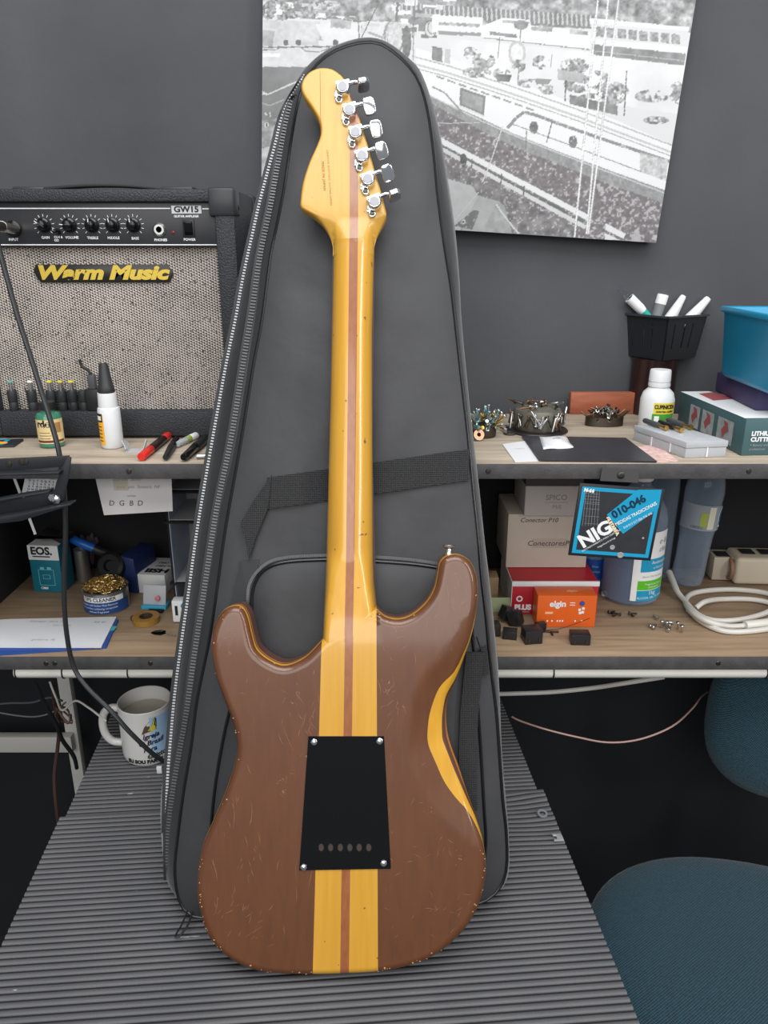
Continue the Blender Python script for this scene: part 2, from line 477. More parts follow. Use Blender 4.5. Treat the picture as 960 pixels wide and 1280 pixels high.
# small things on the mat
p = at_z(678, 1017, TABLE+0.003)
MB().lathe([(0.0045, -0.0012), (0.0072, -0.0012), (0.0076, 0), (0.0072, 0.0012), (0.0045, 0.0012), (0.0041, 0), (0.0045, -0.0012)], None, 24, False).build('washer_ring', mat('grey_rubber', rgb(120, 120, 124), 0.5), loc=p, rot=(0.1, 0.05, 0))
tag(bpy.data.objects['washer_ring'], 'small grey ring lying on the ribbed mat right of the gig bag', 'ring')
p = at_z(697, 1047, TABLE+0.003)
br = MB(); br.prism([(-.007, -.0065), (.007, -.0065), (.007, .0065), (-.006, .0065), (-.0055, .003), (-.002, .003), (-.001, 0), (-.002, -.003), (-.006, -.003)], -0.001, 0.001)
o = br.build('metal_clip', mat('bright_metal_clip', rgb(205, 205, 205), 0.35, 0.6), loc=p, rot=(0, 0.05, 0.1), bevel=0.0003)
tag(o, 'small shiny notched metal clip at the right edge of the mat', 'clip')

# ================================================================== the guitar (leans back against the gig bag)
D0 = 0.835
GO = ((431-480)/FPX*0.845, -0.5047, 0.878)          # camera-frame coordinates of the tail end, the guitar's base
LEAN = (math.pi/2-TH, 0, 0)
def cam2w(x, u, zc): return CAM + Vector((x, u*SN+zc*CS, u*CS-zc*SN))
gt = thing('electric_guitar', 'brown solid body electric guitar with yellow neck stripes, seen from the back', 'guitar', cam2w(*GO), LEAN)
def G(px, py, d):
    zc = D0+d
    return ((px-480)/FPX*zc-GO[0], (640-py)/FPX*zc-GO[1], GO[2]-zc)
def gz(d): return GO[2]-D0-d

# --- materials
def scratch_nodes(nt, tc, base, strength_col, thr=0.006, density=0.56, sc=14.0):
    n = N(nt, 'ShaderNodeTexNoise', Scale=sc, Detail=2.5, Distortion=1.2); nt.links.new(tc.outputs['Object'], n.inputs['Vector'])
    a = math_(nt, 'ABSOLUTE', math_(nt, 'SUBTRACT', n.outputs['Fac'], 0.5)); line = math_(nt, 'LESS_THAN', a, thr)
    n2 = N(nt, 'ShaderNodeTexNoise', Scale=27.0, Detail=3); nt.links.new(tc.outputs['Object'], n2.inputs['Vector'])
    msk = math_(nt, 'GREATER_THAN', n2.outputs['Fac'], density)
    return mixc(nt, math_(nt, 'MULTIPLY', line, msk), base, strength_col)
def body_mat():
    m = bpy.data.materials.new('brown_laminated_body'); m.use_nodes = True; nt, b = nodes_of(m)
    tc = N(nt, 'ShaderNodeTexCoord'); sp = N(nt, 'ShaderNodeSeparateXYZ'); nt.links.new(tc.outputs['Object'], sp.inputs[0])
    mp = N(nt, 'ShaderNodeMapping'); mp.inputs['Scale'].default_value = (9, 1.6, 9); nt.links.new(tc.outputs['Object'], mp.inputs[0])
    n = N(nt, 'ShaderNodeTexNoise', Scale=14, Detail=8, Distortion=0.4); nt.links.new(mp.outputs[0], n.inputs['Vector'])
    nb = N(nt, 'ShaderNodeTexNoise', Scale=7, Detail=3); nt.links.new(tc.outputs['Object'], nb.inputs['Vector'])
    br = mixc(nt, n.outputs['Fac'], rgb(70, 36, 15), rgb(100, 56, 25))
    br = mixc(nt, math_(nt, 'MULTIPLY', nb.outputs['Fac'], 0.5), br, rgb(108, 65, 35))
    br = scratch_nodes(nt, tc, br, rgb(150, 108, 80), 0.004, 0.66, 60)
    dep = math_(nt, 'SUBTRACT', GO[2]-D0, sp.outputs['Z'])           # depth below the flat back
    dk = mixc(nt, n.outputs['Fac'], rgb(74, 40, 28), rgb(98, 58, 42))
    ye = mixc(nt, n.outputs['Fac'], rgb(186, 130, 24), rgb(212, 160, 46))
    def band(lo, hi): return math_(nt, 'MULTIPLY', math_(nt, 'GREATER_THAN', dep, lo), math_(nt, 'LESS_THAN', dep, hi))
    c = mixc(nt, math_(nt, 'GREATER_THAN', dep, 0.0112), br, dk)
    c = mixc(nt, band(0.0062, 0.0112), c, ye)
    c = mixc(nt, band(0.0150, 0.0185), c, rgb(176, 116, 50))
    nt.links.new(c, b.inputs['Base Color']); b.inputs['Roughness'].default_value = 0.42
    b.inputs['Coat Weight'].default_value = 0.55; b.inputs['Coat Roughness'].default_value = 0.09
    return m
def maple_mat(name, c1, c2, rough=0.3, coat=0.6, stretch=(30, 1.5, 30)):
    m = bpy.data.materials.new(name); m.use_nodes = True; nt, b = nodes_of(m)
    tc = N(nt, 'ShaderNodeTexCoord'); mp = N(nt, 'ShaderNodeMapping'); mp.inputs['Scale'].default_value = stretch
    nt.links.new(tc.outputs['Object'], mp.inputs[0])
    n = N(nt, 'ShaderNodeTexNoise', Scale=6, Detail=6, Distortion=0.3); nt.links.new(mp.outputs[0], n.inputs['Vector'])
    n2 = N(nt, 'ShaderNodeTexNoise', Scale=120, Detail=2); nt.links.new(tc.outputs['Object'], n2.inputs['Vector'])
    c = mixc(nt, n.outputs['Fac'], c1, c2)
    c = mixc(nt, math_(nt, 'GREATER_THAN', n2.outputs['Fac'], 0.74), c, rgb(120, 84, 30))
    nt.links.new(c, b.inputs['Base Color']); b.inputs['Roughness'].default_value = rough
    b.inputs['Coat Weight'].default_value = coat; b.inputs['Coat Roughness'].default_value = 0.1
    return m
BODYM = body_mat()
MAPLE = maple_mat('amber_maple', rgb(186, 133, 34), rgb(208, 157, 56))
WALNUT = maple_mat('walnut_stripe', rgb(120, 66, 34), rgb(162, 100, 58), stretch=(40, 12, 40))

BODY_PX = [(403, 799), (392, 811), (379.5, 822), (358, 830.5), (339, 825), (322, 811), (315.5, 791), (311, 772), (305, 760), (296, 756), (283, 760),
    (273, 772), (266, 792), (265, 814), (270.5, 844), (281, 873.6), (292, 903), (297, 931), (293, 957), (281.5, 991), (267, 1024.6), (255, 1053),
    (249, 1082), (247, 1111), (252, 1139.6), (262, 1168), (281.5, 1190), (310, 1206.7), (344, 1213.5), (391.7, 1215), (430, 1214), (473, 1211.5),
    (511.5, 1204), (545, 1190), (574, 1166), (593, 1139.6), (603.5, 1111), (607, 1082), (604, 1053), (597, 1027), (585.7, 996), (575, 962),
    (563, 927), (559, 899), (561, 873.6), (572, 848), (582, 818), (589, 797), (595, 767), (597, 737), (593.5, 713), (585, 699), (572, 692.5), (559, 694),
    (550, 702), (547, 716), (542.7, 735), (533, 752), (516, 767), (499, 773), (482, 770), (470, 760)]
def pl(pts, d): return [G(x, y, d)[:2] for x, y in pts]
crv = [tuple(p)[:2] for p in cr([(x, y, 0) for x, y in BODY_PX], 6)] # open spline, closed by the straight neck joint
oc = resample(pl(crv, 0.010), 560)
# drop nearly coincident points where the outline closes
RR = 0.0085
rings = [RR*(1-math.cos(a)) for a in [R(k) for k in (0, 25, 45, 62, 78, 90)]]+[RR+0.0012]
V2, F2, oc = fill_region(oc, rings, 0.0055)
dist = dist_poly(V2, oc)
t = np.clip(RR-dist, 0, RR)
dep = RR-np.sqrt(np.maximum(RR**2-t**2, 0))
CONT = [(604, 742), (588, 764), (563, 809), (529, 844), (513, 882), (508, 916), (510, 940), (520, 965), (534, 995), (556, 1024), (583, 1048), (612, 1072)]
cont = [tuple(p)[:2] for p in cr([(x, y, 0) for x, y in CONT], 6)]
contl = pl(cont, 0.0)
reg = contl+[(contl[-1][0]+0.3, contl[-1][1]), (contl[0][0]+0.3, contl[0][1])]
sdc = dist_poly(V2, np.array(contl), False)*pip(V2, reg)
bel = np.minimum(0.30*sdc*sdc/(sdc+0.0030), 0.030)
depth = np.minimum(dep+bel, 0.0405)
# the centre of the body starts where the neck's heel runs out
npx = (V2[:, 0]+GO[0])/D0*FPX+480; npy = 640-(V2[:, 1]+GO[1])/D0*FPX
_hy = [690, 699, 730, 760, 780, 800]; _hd = [.021, .0189, .0129, .0059, .0019, 0]
hs = np.interp(npy, _hy, _hd)*np.clip((npx-400)/3, 0, 1)*np.clip((474-npx)/3, 0, 1)
depth = np.maximum(depth, hs*(npy < 850))
V3 = np.c_[V2, gz(0)-depth]
bm = bmesh.new()
bv = [bm.verts.new(tuple(v)) for v in V3]
for f in F2:
    try: bm.faces.new([bv[i] for i in f])
    except ValueError: pass
bm.normal_update()
if sum(f.normal.z for f in bm.faces) < 0: bmesh.ops.reverse_faces(bm, faces=bm.faces)
be = [e for e in bm.edges if e.is_boundary]
zf = gz(0.043)
g = bmesh.ops.extrude_edge_only(bm, edges=be)
nv = [x for x in g['geom'] if isinstance(x, bmesh.types.BMVert)]; ne = [x for x in g['geom'] if isinstance(x, bmesh.types.BMEdge)]
for v in nv: v.co.z = zf
bmesh.ops.triangle_fill(bm, edges=ne, use_beauty=True)
LINES = [((403, 760), (391, 1213)), ((431.6, 760), (425.2, 1213)), ((442, 760), (436.2, 1213)), ((470.5, 760), (472.5, 1213))]
lcs = []
for a, b_ in LINES:
    A = Vector(G(a[0], a[1], 0)); B = Vector(G(b_[0], b_[1], 0)); d = (A-B).normalized()
    nrm = Vector((d.y, -d.x, 0)); lcs.append((A, nrm))
    bmesh.ops.bisect_plane(bm, geom=list(bm.verts)+list(bm.edges)+list(bm.faces), plane_co=A, plane_no=nrm, dist=1e-6)
bmesh.ops.recalc_face_normals(bm, faces=bm.faces)
bm.verts.ensure_lookup_table()
def split_build(bm, classify, defs, parent, smooth=38):
    sets = {k: [] for k in defs}
    for f in bm.faces: sets[classify(f.calc_center_median())].append(f)
    out = {}
    for k, (nm, mt) in defs.items():
        idx = {}; vs = []; fs = []
        for f in sets[k]:
            q = []
            for v in f.verts:
                if v.index not in idx: idx[v.index] = len(vs); vs.append(tuple(v.co))
                q.append(idx[v.index])
            fs.append(tuple(q))
        if not fs: continue
        out[k] = mesh_np(nm, vs, fs, mt, parent, smooth)
    return out
bm.verts.index_update()
def cls(c):
    s_ = [(c-a).dot(n) for a, n in lcs]
    if s_[0] < 0: return 'L'
    if s_[1] < 0: return 'C1'
    if s_[2] < 0: return 'S'
    if s_[3] < 0: return 'C2'
    return 'R'
parts = split_build(bm, cls, {'L': ('body_wing', BODYM), 'C1': ('center_block', MAPLE), 'S': ('center_stripe', WALNUT), 'C2': ('center_block', MAPLE), 'R': ('body_wing', BODYM)}, gt)
bm.free()
# wear: fine scratches in the lacquer and chips along the rim
_rs = random.Random(21); scr = MB()
def scratch(px, py, L, ang, wd_=0.00032, bend=0.0):
    a = G(px, py, 0); n_ = 6; P = []
    for q in range(n_+1):
        s_ = (q/n_-0.5)*L; P.append((a[0]+s_*math.cos(ang)-bend*s_*s_/max(L, 1e-6)*math.sin(ang), a[1]+s_*math.sin(ang)+bend*s_*s_/max(L, 1e-6)*math.cos(ang)))
    A = np.array(P); 
    if not pip(A, oc).all(): return
    if (dist_poly(A, oc) < RR*0.98).any() or (pip(A, reg)).any(): return
    if any(cls(Vector((x, y, 0))) not in 'LR' for x, y in P): return
    vs = []; 
    for q, (x, y) in enumerate(P):
        w_ = wd_*(1-abs(q/n_-0.5)*1.6)/2; vs += [(x-w_*math.sin(ang), y+w_*math.cos(ang), gz(-0.00012)), (x+w_*math.sin(ang), y-w_*math.cos(ang), gz(-0.00012))]
    scr.add(vs, [(2*q, 2*q+1, 2*q+3, 2*q+2) for q in range(n_)])
for cx, cy, sx, sy, n_, L0, L1, a0, a1 in ((385, 905, 14, 22, 26, .004, .016, 50, 130), (490, 868, 22, 40, 26, .004, .02, 10, 120), (562, 742, 22, 28, 34, .003, .012, 20, 150), (300, 1060, 22, 50, 26, .003, .014, 60, 120),
        (300, 1150, 30, 25, 26, .003, .012, 20, 80), (340, 1010, 60, 90, 22, .006, .03, 70, 115), (540, 1100, 40, 60, 24, .003, .012, 0, 180), (560, 1150, 25, 18, 18, .003, .009, 20, 70), (330, 850, 60, 30, 16, .003, .012, 0, 180), (300, 800, 18, 28, 14, .003, .008, 0, 180), (520, 1020, 40, 60, 12, .004, .015, 0, 180)):
    for q in range(n_): scratch(_rs.gauss(cx, sx), _rs.gauss(cy, sy), _rs.uniform(L0, L1), R(_rs.uniform(a0, a1)), _rs.uniform(.00014, .00034), _rs.uniform(-.35, .35))
scr.build('scratches', mat('scratched_lacquer', rgb(162, 118, 90), 0.6), gt, smooth=0, kind='stuff', recalc=False)
chips = MB()
for q in range(170):
    k = _rs.randrange(len(oc)); p_ = oc[k]
    px_ = (p_[0]+GO[0])/D0*FPX+480; py_2 = 640-(p_[1]+GO[1])/D0*FPX
    if py_2 < 1060 and _rs.random() < 0.75: continue
    if cls(Vector((p_[0], p_[1], 0))) not in 'LR': continue
    c_ = np.mean(oc, 0); d_ = c_-p_; d_ /= np.linalg.norm(d_); ins = _rs.uniform(0.001, 0.007); x, y = p_+d_*ins
    dd_ = dist_poly(np.array([[x, y]]), oc)[0]
    if pip(np.array([[x, y]]), reg)[0]: continue
    dz = RR-math.sqrt(max(RR**2-(RR-min(dd_, RR))**2, 0)); z = gz(dz)+0.0002; s_ = _rs.uniform(0.0004, 0.0011)
    chips.add([(x-s_, y, z), (x, y-s_*0.8, z), (x+s_*1.2, y, z), (x+s_*0.2, y+s_, z)], [(0, 1, 2, 3)])
chips.build('rim_chips', mat('bare_wood_chip', rgb(186, 140, 96), 0.7), gt, smooth=0, kind='stuff', recalc=False)
parts['S']['label'] = 'brown walnut stripe down the middle of the body'

# --- neck: rounded back, thickening into the body
NECK = [(296, 414.5, 468.5, .0262), (306, 416.3, 467.7, .0262), (340, 415.6, 466.6, .0258), (415, 414, 465, .0250), (502, 412, 465, .0240), (612, 409, 465.5, .0228), (699, 406.5, 466, .0185),
        (730, 405.3, 467, .0125), (760, 403.6, 470.4, .0055), (780, 402.7, 470.8, .0015), (800, 402, 471, .0000), (818, 401.4, 471, .0006), (836, 401, 471.2, .0012)]
def neck_row(py):
    ys = [n[0] for n in NECK]
    return tuple(float(np.interp(py, ys, [n[k] for n in NECK])) for k in (1, 2, 3))
def neck_depth(s, py):
    l, r, db = neck_row(py)
    flat = min(max((py-690)/110, 0), 1); p = 2.1+9*flat
    s = min(abs(s), 1.0)
    return db+(0.0445-db)*(1-(1-s**p)**(1/(1.9+1.5*flat)))
bm = bmesh.new(); rows = []
PYS = list(np.linspace(300, 836, 90)); NS = 40
for py in PYS:
    l, r, db = neck_row(py); row = []
    for k in range(NS+1):
        s_ = math.sin((k/NS-0.5)*math.pi)
        d = neck_depth(s_, py)
        zc_px = (l+r)/2+s_*(r-l)/2
        x, y, z = G(zc_px, py, db+0.006); z = gz(d)
        row.append(bm.verts.new((x, y, z)))
    rows.append(row)
for i in range(len(rows)-1):
    for k in range(NS): bm.faces.new((rows[i][k], rows[i][k+1], rows[i+1][k+1], rows[i+1][k]))
# fretboard side (towards the bag)
for i in range(len(rows)-1):
    pass
NL = [((436.8, 300), (431.6, 760)), ((447.6, 300), (442, 760))]
nl = []
for a, b_ in NL:
    A = Vector(G(a[0], a[1], .031)); B = Vector(G(b_[0], b_[1], .012)); A.z = B.z = 0; d = (A-B).normalized(); nrm = Vector((d.y, -d.x, 0)); nl.append((A, nrm))
    bmesh.ops.bisect_plane(bm, geom=list(bm.verts)+list(bm.edges)+list(bm.faces), plane_co=A, plane_no=nrm, dist=1e-6)
bmesh.ops.recalc_face_normals(bm, faces=bm.faces)
bm.faces.ensure_lookup_table()
if sum(f.normal.z for f in bm.faces) < 0: bmesh.ops.reverse_faces(bm, faces=bm.faces)
bm.verts.index_update()
def clsn(c):
    s_ = [(Vector((c.x, c.y, 0))-a).dot(n) for a, n in nl]
    return 'L' if s_[0] < 0 else ('S' if s_[1] < 0 else 'R')
pn = split_build(bm, clsn, {'L': ('neck_half', MAPLE), 'S': ('neck_stripe', WALNUT), 'R': ('neck_half', MAPLE)}, gt, 60)
bm.free()
pn['S']['label'] = 'brown stripe along the back of the neck'
fb = MB(); vs = []; 
for py in (300, 560, 790):
    l, r, db = neck_row(py)
    a = G(l, py, db+.006); c = G(r, py, db+.006)
    vs += [(a[0], a[1], gz(.0445)), (c[0], c[1], gz(.0445)), (c[0], c[1], gz(.0505)), (a[0], a[1], gz(.0505))]
fs = [(3, 2, 1, 0), (8, 9, 10, 11)]
for i in range(2):
    for k in range(4): fs.append((i*4+k, i*4+(k+1) % 4, i*4+4+(k+1) % 4, i*4+4+k))
fb.add(vs, fs).build('fingerboard', mat('rosewood', rgb(58, 36, 26), 0.5), gt)

# --- headstock
HEAD = [(415.5, 318), (415.5, 306), (412, 294), (404, 281), (392, 270), (380, 263), (376, 259), (375.8, 250), (379, 228), (387, 203), (396, 183), (401, 167), (398.6, 151), (390.6, 136.5), (380.7, 122),
        (376.7, 111), (379, 100.6), (387, 91), (399.6, 86), (414, 87), (424.7, 93.4), (432, 102), (437, 117), (446, 138), (453.5, 161.7), (460.7, 185), (468, 212), (475, 235),
        (482, 262), (482.8, 271), (477, 283), (471, 294), (468, 306), (467.6, 318)]
HD = 0.0325
hc = [tuple(p)[:2] for p in cr([(x, y, 0) for x, y in HEAD], 5)]
hl = resample(pl(hc, HD+0.003), 300)
V2, F2, ho = fill_region(hl, [0, 0.0006, 0.0016, 0.0028], 0.0032)
dist = dist_poly(V2, ho); rr = 0.0028
t = np.clip(rr-dist, 0, rr); dep = rr-np.sqrt(np.maximum(rr**2-t**2, 0))
zs = []
for (x, y), dp in zip(V2, dep):
    zc = D0+HD; px = (x+GO[0])/zc*FPX+480; py = 640-(y+GO[1])/zc*FPX
    line = 262+max(0, min((px-376)/46, 1))*14 if px < 440 else 276-max(0, min((px-440)/42, 1))*8
    k = min(max((py-line)/26, 0), 1)
    l, r, db = neck_row(max(py, 306)); s_ = (px-(l+r)/2)/((r-l)/2)
    nd = neck_depth(s_*0.985, 306) if abs(s_) < 1 else 0.043+0.003*min(abs(s_)-1, 1)
    d = (HD+dp)*(1-k)+max(nd, 0)*k
    zs.append(gz(d))
bm = bmesh.new(); bv = [bm.verts.new((x, y, z)) for (x, y), z in zip(V2, zs)]
for f in F2:
    try: bm.faces.new([bv[i] for i in f])
    except ValueError: pass
bm.normal_update()
if sum(f.normal.z for f in bm.faces) < 0: bmesh.ops.reverse_faces(bm, faces=bm.faces)
g = bmesh.ops.extrude_edge_only(bm, edges=[e for e in bm.edges if e.is_boundary])
nv = [x for x in g['geom'] if isinstance(x, bmesh.types.BMVert)]; ne = [x for x in g['geom'] if isinstance(x, bmesh.types.BMEdge)]
for v in nv: v.co.z = gz(0.0475)
bmesh.ops.triangle_fill(bm, edges=ne, use_beauty=True)
hls = []
for a, b_ in [((437.2, 100), (437.0, 300)), ((447.8, 100), (447.7, 300))]:
    A = Vector(G(a[0], a[1], HD)); B = Vector(G(b_[0], b_[1], HD)); A.z = B.z = 0; d = (A-B).normalized(); nrm = Vector((d.y, -d.x, 0)); hls.append((A, nrm))
    bmesh.ops.bisect_plane(bm, geom=list(bm.verts)+list(bm.edges)+list(bm.faces), plane_co=A, plane_no=nrm, dist=1e-6)
bmesh.ops.recalc_face_normals(bm, faces=bm.faces); bm.verts.index_update()
HMAP = maple_mat('amber_headstock_maple', rgb(184, 134, 40), rgb(204, 158, 62), 0.42, 0.4)
def clsh(c):
    s_ = [(Vector((c.x, c.y, 0))-a).dot(n) for a, n in hls]
    return 'L' if s_[0] < 0 else ('S' if s_[1] < 0 else 'R')
ph = split_build(bm, clsh, {'L': ('headstock', HMAP), 'S': ('headstock_stripe', WALNUT), 'R': ('headstock', HMAP)}, gt, 50)
bm.free()
# seam line and tiny serial lettering on the headstock
m_ = MB(); a = G(400, 88, HD-.0001); c = G(401, 166, HD-.0001)
m_.tube([a, c], 0.00022, 4, 0); m_.build('seam_line', mat('seam_brown', rgb(150, 96, 30), 0.6), gt)
a = Vector(G(404.5, 220, HD-.0002)); text('serial_lettering', 'MADE IN JAPAN', 0.0043, Matrix.Translation(a) @ rotm(0, 0, R(-86)), mat('faded_print', rgb(120, 84, 30), 0.6), gt, space=1.1)
a = Vector(G(411.5, 222, HD-.0002)); text('serial_lettering', 'CRAFTED ELECTRIC GUITAR SERIES', 0.0030, Matrix.Translation(a) @ rotm(0, 0, R(-86)), MATS['faded_print'], gt, space=1.35)

# --- tuning machines
TUN = [((428.7, 114), (454, 105.5), 78), ((437, 142), (461.6, 132.5), 8), ((444.5, 170), (470, 161), 14), ((452.6, 199), (477, 188), 22), ((459.8, 228), (484.4, 216), 30), ((468, 256), (493, 244), 84)]
for (cx, cy), (bx, by), roll in TUN:
    h = 0.0105
    c0 = Vector(G(cx, cy, HD)); top = c0+Vector((0, 0, h))
    b0 = Vector(G(bx, by, HD-0.006)); b0.z = c0.z+0.0055
    d = (b0-c0); d.z = 0; d.normalize(); side = Vector((-d.y, d.x, 0))
    m_ = MB()
    m_.lathe([(0.0074, 0.0), (0.0076, 0.0012), (0.0076, h-0.0015), (0.0064, h), (0.0, h)], Matrix.Translation(c0), 28)
    # arm housing from the gear case to the head's edge
    q = Matrix(((d.x, side.x, 0, c0.x), (d.y, side.y, 0, c0.y), (0, 0, 1, c0.z), (0, 0, 0, 1)))
    m_.box((0.001, 0.0052, 0.0044), (0.0155, 0.0052, 0.0088), q)
    m_.cyl(q @ Vector((0.004, 0.0048, 0.0052)), q @ Vector((0.0165, 0.0048, 0.0052)), 0.0027, 0.0023, 14)
    # fixing ear
    e = q @ Vector((-0.0062, -0.0092, 0)); m_.lathe([(0.0044, 0), (0.0044, 0.0022), (0.0036, 0.003), (0, 0.003)], Matrix.Translation(e), 18)
    m_.box((-0.0042, -0.0052, 0.0012), (0.0062, 0.0085, 0.0024), q @ rotm(0, 0, -0.5))
    tm = m_.build('tuning_machine', CHROME, gt, 40, bevel=0.0004)
    s_ = MB(); s_.lathe([(0.0026, 0), (0.0028, 0.0008), (0.0018, 0.0014), (0, 0.0014)], Matrix.Translation(e+Vector((0, 0, 0.003))), 14); s_.build('fixing_screw', STEELD, tm)
    s_ = MB(); s_.lathe([(0.0055, 0), (0.0052, 0.0004), (0, 0.0004)], Matrix.Translation(c0+Vector((0, 0, h))), 24); s_.build('cap', mat('brushed_cap', rgb(158, 158, 164), 0.55, 0.1), tm)
    p0 = q @ Vector((0.0165, 0.0048, 0.0052)); p1 = Vector((b0.x, b0.y, p0.z))
    ln = (p1-p0).length
    s_ = MB(); s_.cyl(p0, p1, 0.0019, seg=12); s_.build('shaft', CHROME, tm)
    # kidney button
    ky = [(-0.0062, -0.0078), (-0.0045, -0.0094), (0.0035, -0.0094), (0.0066, -0.0066), (0.0072, 0), (0.0066, 0.0066), (0.0035, 0.0094), (-0.0045, 0.0094), (-0.0062, 0.0078), (-0.0068, 0.003), (-0.0068, -0.003)]
    Mb = Matrix.Translation(p1) @ Matrix(((d.x, side.x, 0, 0), (d.y, side.y, 0, 0), (0, 0, 1, 0), (0, 0, 0, 1))) @ rotm(R(roll), 0, 0)
    s_ = MB(); s_.prism(ky, -0.003, 0.003, Mb); s_.build('button', CHROME, tm, 50, bevel=0.0016, bseg=3)

# --- back plate
PL = [G(385.4, 920.5, -.0012), G(480, 920.5, -.0012), G(488.5, 1086, -.0012), (G(374, 1088, -.0012))]
pw = PL[0][2]
plate = MB()
slots = []
for px in (401.5, 413.3, 425.4, 437.3, 449, 461): slots.append(G(px, 1059.5, -.0012))
# plate with six real slots: triangulate with holes
ov = [Vector(p[:2]) for p in PL]; E = [(0, 1), (1, 2), (2, 3), (3, 0)]; holes = []
for s_ in slots:
    h = [(s_[0]+0.0030*math.cos(a)*(1), s_[1]+0.0044*math.sin(a)) for a in [2*math.pi*k/14 for k in range(14)]]
    o_ = len(ov); ov += [Vector(q) for q in h]; E += [(o_+k, o_+(k+1) % 14) for k in range(14)]; holes.append(h)
vs, es, fs, *_ = delaunay_2d_cdt(ov, E, [], 1, 1e-7)
keep = []
for f in fs:
    c = sum((vs[i] for i in f), Vector((0, 0)))/len(f)
    if not any((c[0]-s_[0])**2/0.0030**2+(c[1]-s_[1])**2/0.0044**2 < 0.9 for s_ in slots): keep.append(tuple(f))
bm = bmesh.new(); bv = [bm.verts.new((v[0], v[1], pw)) for v in vs]
for f in keep: bm.faces.new([bv[i] for i in f])
bm.normal_update()
if sum(f.normal.z for f in bm.faces) < 0: bmesh.ops.reverse_faces(bm, faces=bm.faces)
g = bmesh.ops.extrude_edge_only(bm, edges=[e for e in bm.edges if e.is_boundary])
for v in [x for x in g['geom'] if isinstance(x, bmesh.types.BMVert)]: v.co.z -= 0.0011
loose = [v for v in bm.verts if not v.link_faces]; bmesh.ops.delete(bm, geom=loose, context='VERTS')
bmesh.ops.recalc_face_normals(bm, faces=bm.faces)
me = bpy.data.meshes.new('back_plate'); bm.to_mesh(me); bm.free()
PLM = mat('black_gloss_plate', rgb(10, 10, 11), 0.13, bump=0.01, bscale=40)
bp_ = link('back_plate', me, PLM, gt); bp_['label'] = 'glossy black tapered cover plate'
for s_ in slots:
    MB().box((s_[0], s_[1], pw-0.00095), (0.0062, 0.009, 0.0003)).build('string_slot', mat('slot_dark', rgb(58, 48, 40), 0.6), bp_)
for (px, py) in ((392.5, 927.5), (474.5, 926.5), (479.5, 1079), (379.5, 1084)):
    c = Vector(G(px, py, -.0012)); k = MB(); k.lathe([(0.0036, 0), (0.0034, 0.0008), (0.002, 0.0016), (0, 0.0018)], Matrix.Translation(c), 18); k.build('plate_screw', CHROME, bp_)
# --- strap buttons
def strap_button(px, py, d, ang):
    c = Vector(G(px, py, d)); dv = Vector((math.sin(ang), math.cos(ang), 0))
    q = dv.to_track_quat('Z', 'Y').to_matrix().to_4x4()
    k = MB(); k.lathe([(0.0052, -0.002), (0.0050, 0.001), (0.0036, 0.003), (0.0034, 0.0065), (0.0066, 0.0085), (0.0070, 0.0100), (0.0060, 0.0112), (0, 0.0115)], Matrix.Translation(c) @ q, 24)
    k.build('strap_button', mat('nickel', rgb(206, 202, 190), 0.25, 1.0), gt)
strap_button(561, 693.5, 0.020, 0.02)
c = Vector(G(430, 1214, 0.020)); c.y = 0.0012
k = MB(); k.lathe([(0.0062, -0.001), (0.0060, 0.0010), (0.0034, 0.0026), (0, 0.003)], Matrix.Translation(c) @ rotm(math.pi/2, 0, 0), 20); k.build('strap_button', MATS['nickel'], gt)

# ================================================================== the gig bag
BZ = 0.918
bx0 = (425-480)/FPX*BZ
def tab_u(zc): return (zc*SN-(CZ-TABLE))/CS            # height of the bench top in the camera frame
BO = (bx0, tab_u(0.985), 0.985)
bag = thing('gig_bag', 'black padded nylon guitar gig bag standing upright behind the guitar', 'gig bag', cam2w(*BO), LEAN)
def Bp(px, py, zc):
    x = (px-480)/FPX*zc; u = max((640-py)/FPX*zc, tab_u(zc)+0.0012)
    return (x-BO[0], u-BO[1], BO[2]-zc)
FPTS = [(463, 53), (480, 57.4), (505, 76.6), (523.6, 102), (535, 141), (542, 192), (547.5, 248), (556, 310), (564, 360.6), (568.6, 400), (577, 475), (585, 546), (591, 610), (598, 677), (601, 716),
        (607, 769), (610.7, 810), (615, 847.5), (619.6, 885), (622.8, 922), (628, 998), (632.5, 1038), (633, 1085), (623, 1112), (601.7, 1128), (560, 1137), (500, 1142), (425, 1146), (340, 1148), (280, 1148), (252, 1147), (235, 1141.5), (223, 1122),
        (218.7, 1086), (223, 1040.6), (230, 987.5), (239, 934), (245, 885), (251, 852), (262, 799), (272, 733), (280, 674), (288, 626), (300, 560), (309, 505), (318, 450), (328, 397), (338, 321), (346, 282), (356, 231), (364, 175), (371.5, 133), (380, 105), (395, 82), (415, 66), (440, 56)]
SPTS = [(463, 50.5), (486, 57), (511, 75), (526, 90.6), (539, 124), (550, 166.5), (560, 225.6), (568.6, 284.7), (574, 344), (577, 400), (584, 475), (591.5, 546), (599, 610), (606, 677), (610.7, 716),
        (617, 775), (620.5, 810), (623, 840), (625.5, 890), (627.5, 943), (633, 1006.5), (635.5, 1040), (636, 1080), (630, 1102), (610, 1112), (560, 1114), (500, 1115), (425, 1115), (340, 1115), (280, 1115), (232, 1113), (213, 1104), (206, 1086), (202.5, 1056.5),
        (200.6, 1019), (202, 987), (207, 955), (213, 915), (218, 865), (224.5, 807), (234, 741), (243, 674), (251, 624), (262, 560), (271, 510), (281, 455), (293, 397), (302.6, 344), (315, 287.5), (324, 248), (340.6, 189), (353, 138), (372, 100), (388, 81), (412, 64), (440, 53.5)]
NB = 360
FZ, SZ, KZ = BZ, 0.957, 0.985
def dense(pts): return [tuple(p)[:2] for p in cr([(x, y, 0) for x, y in pts], 6, True)]
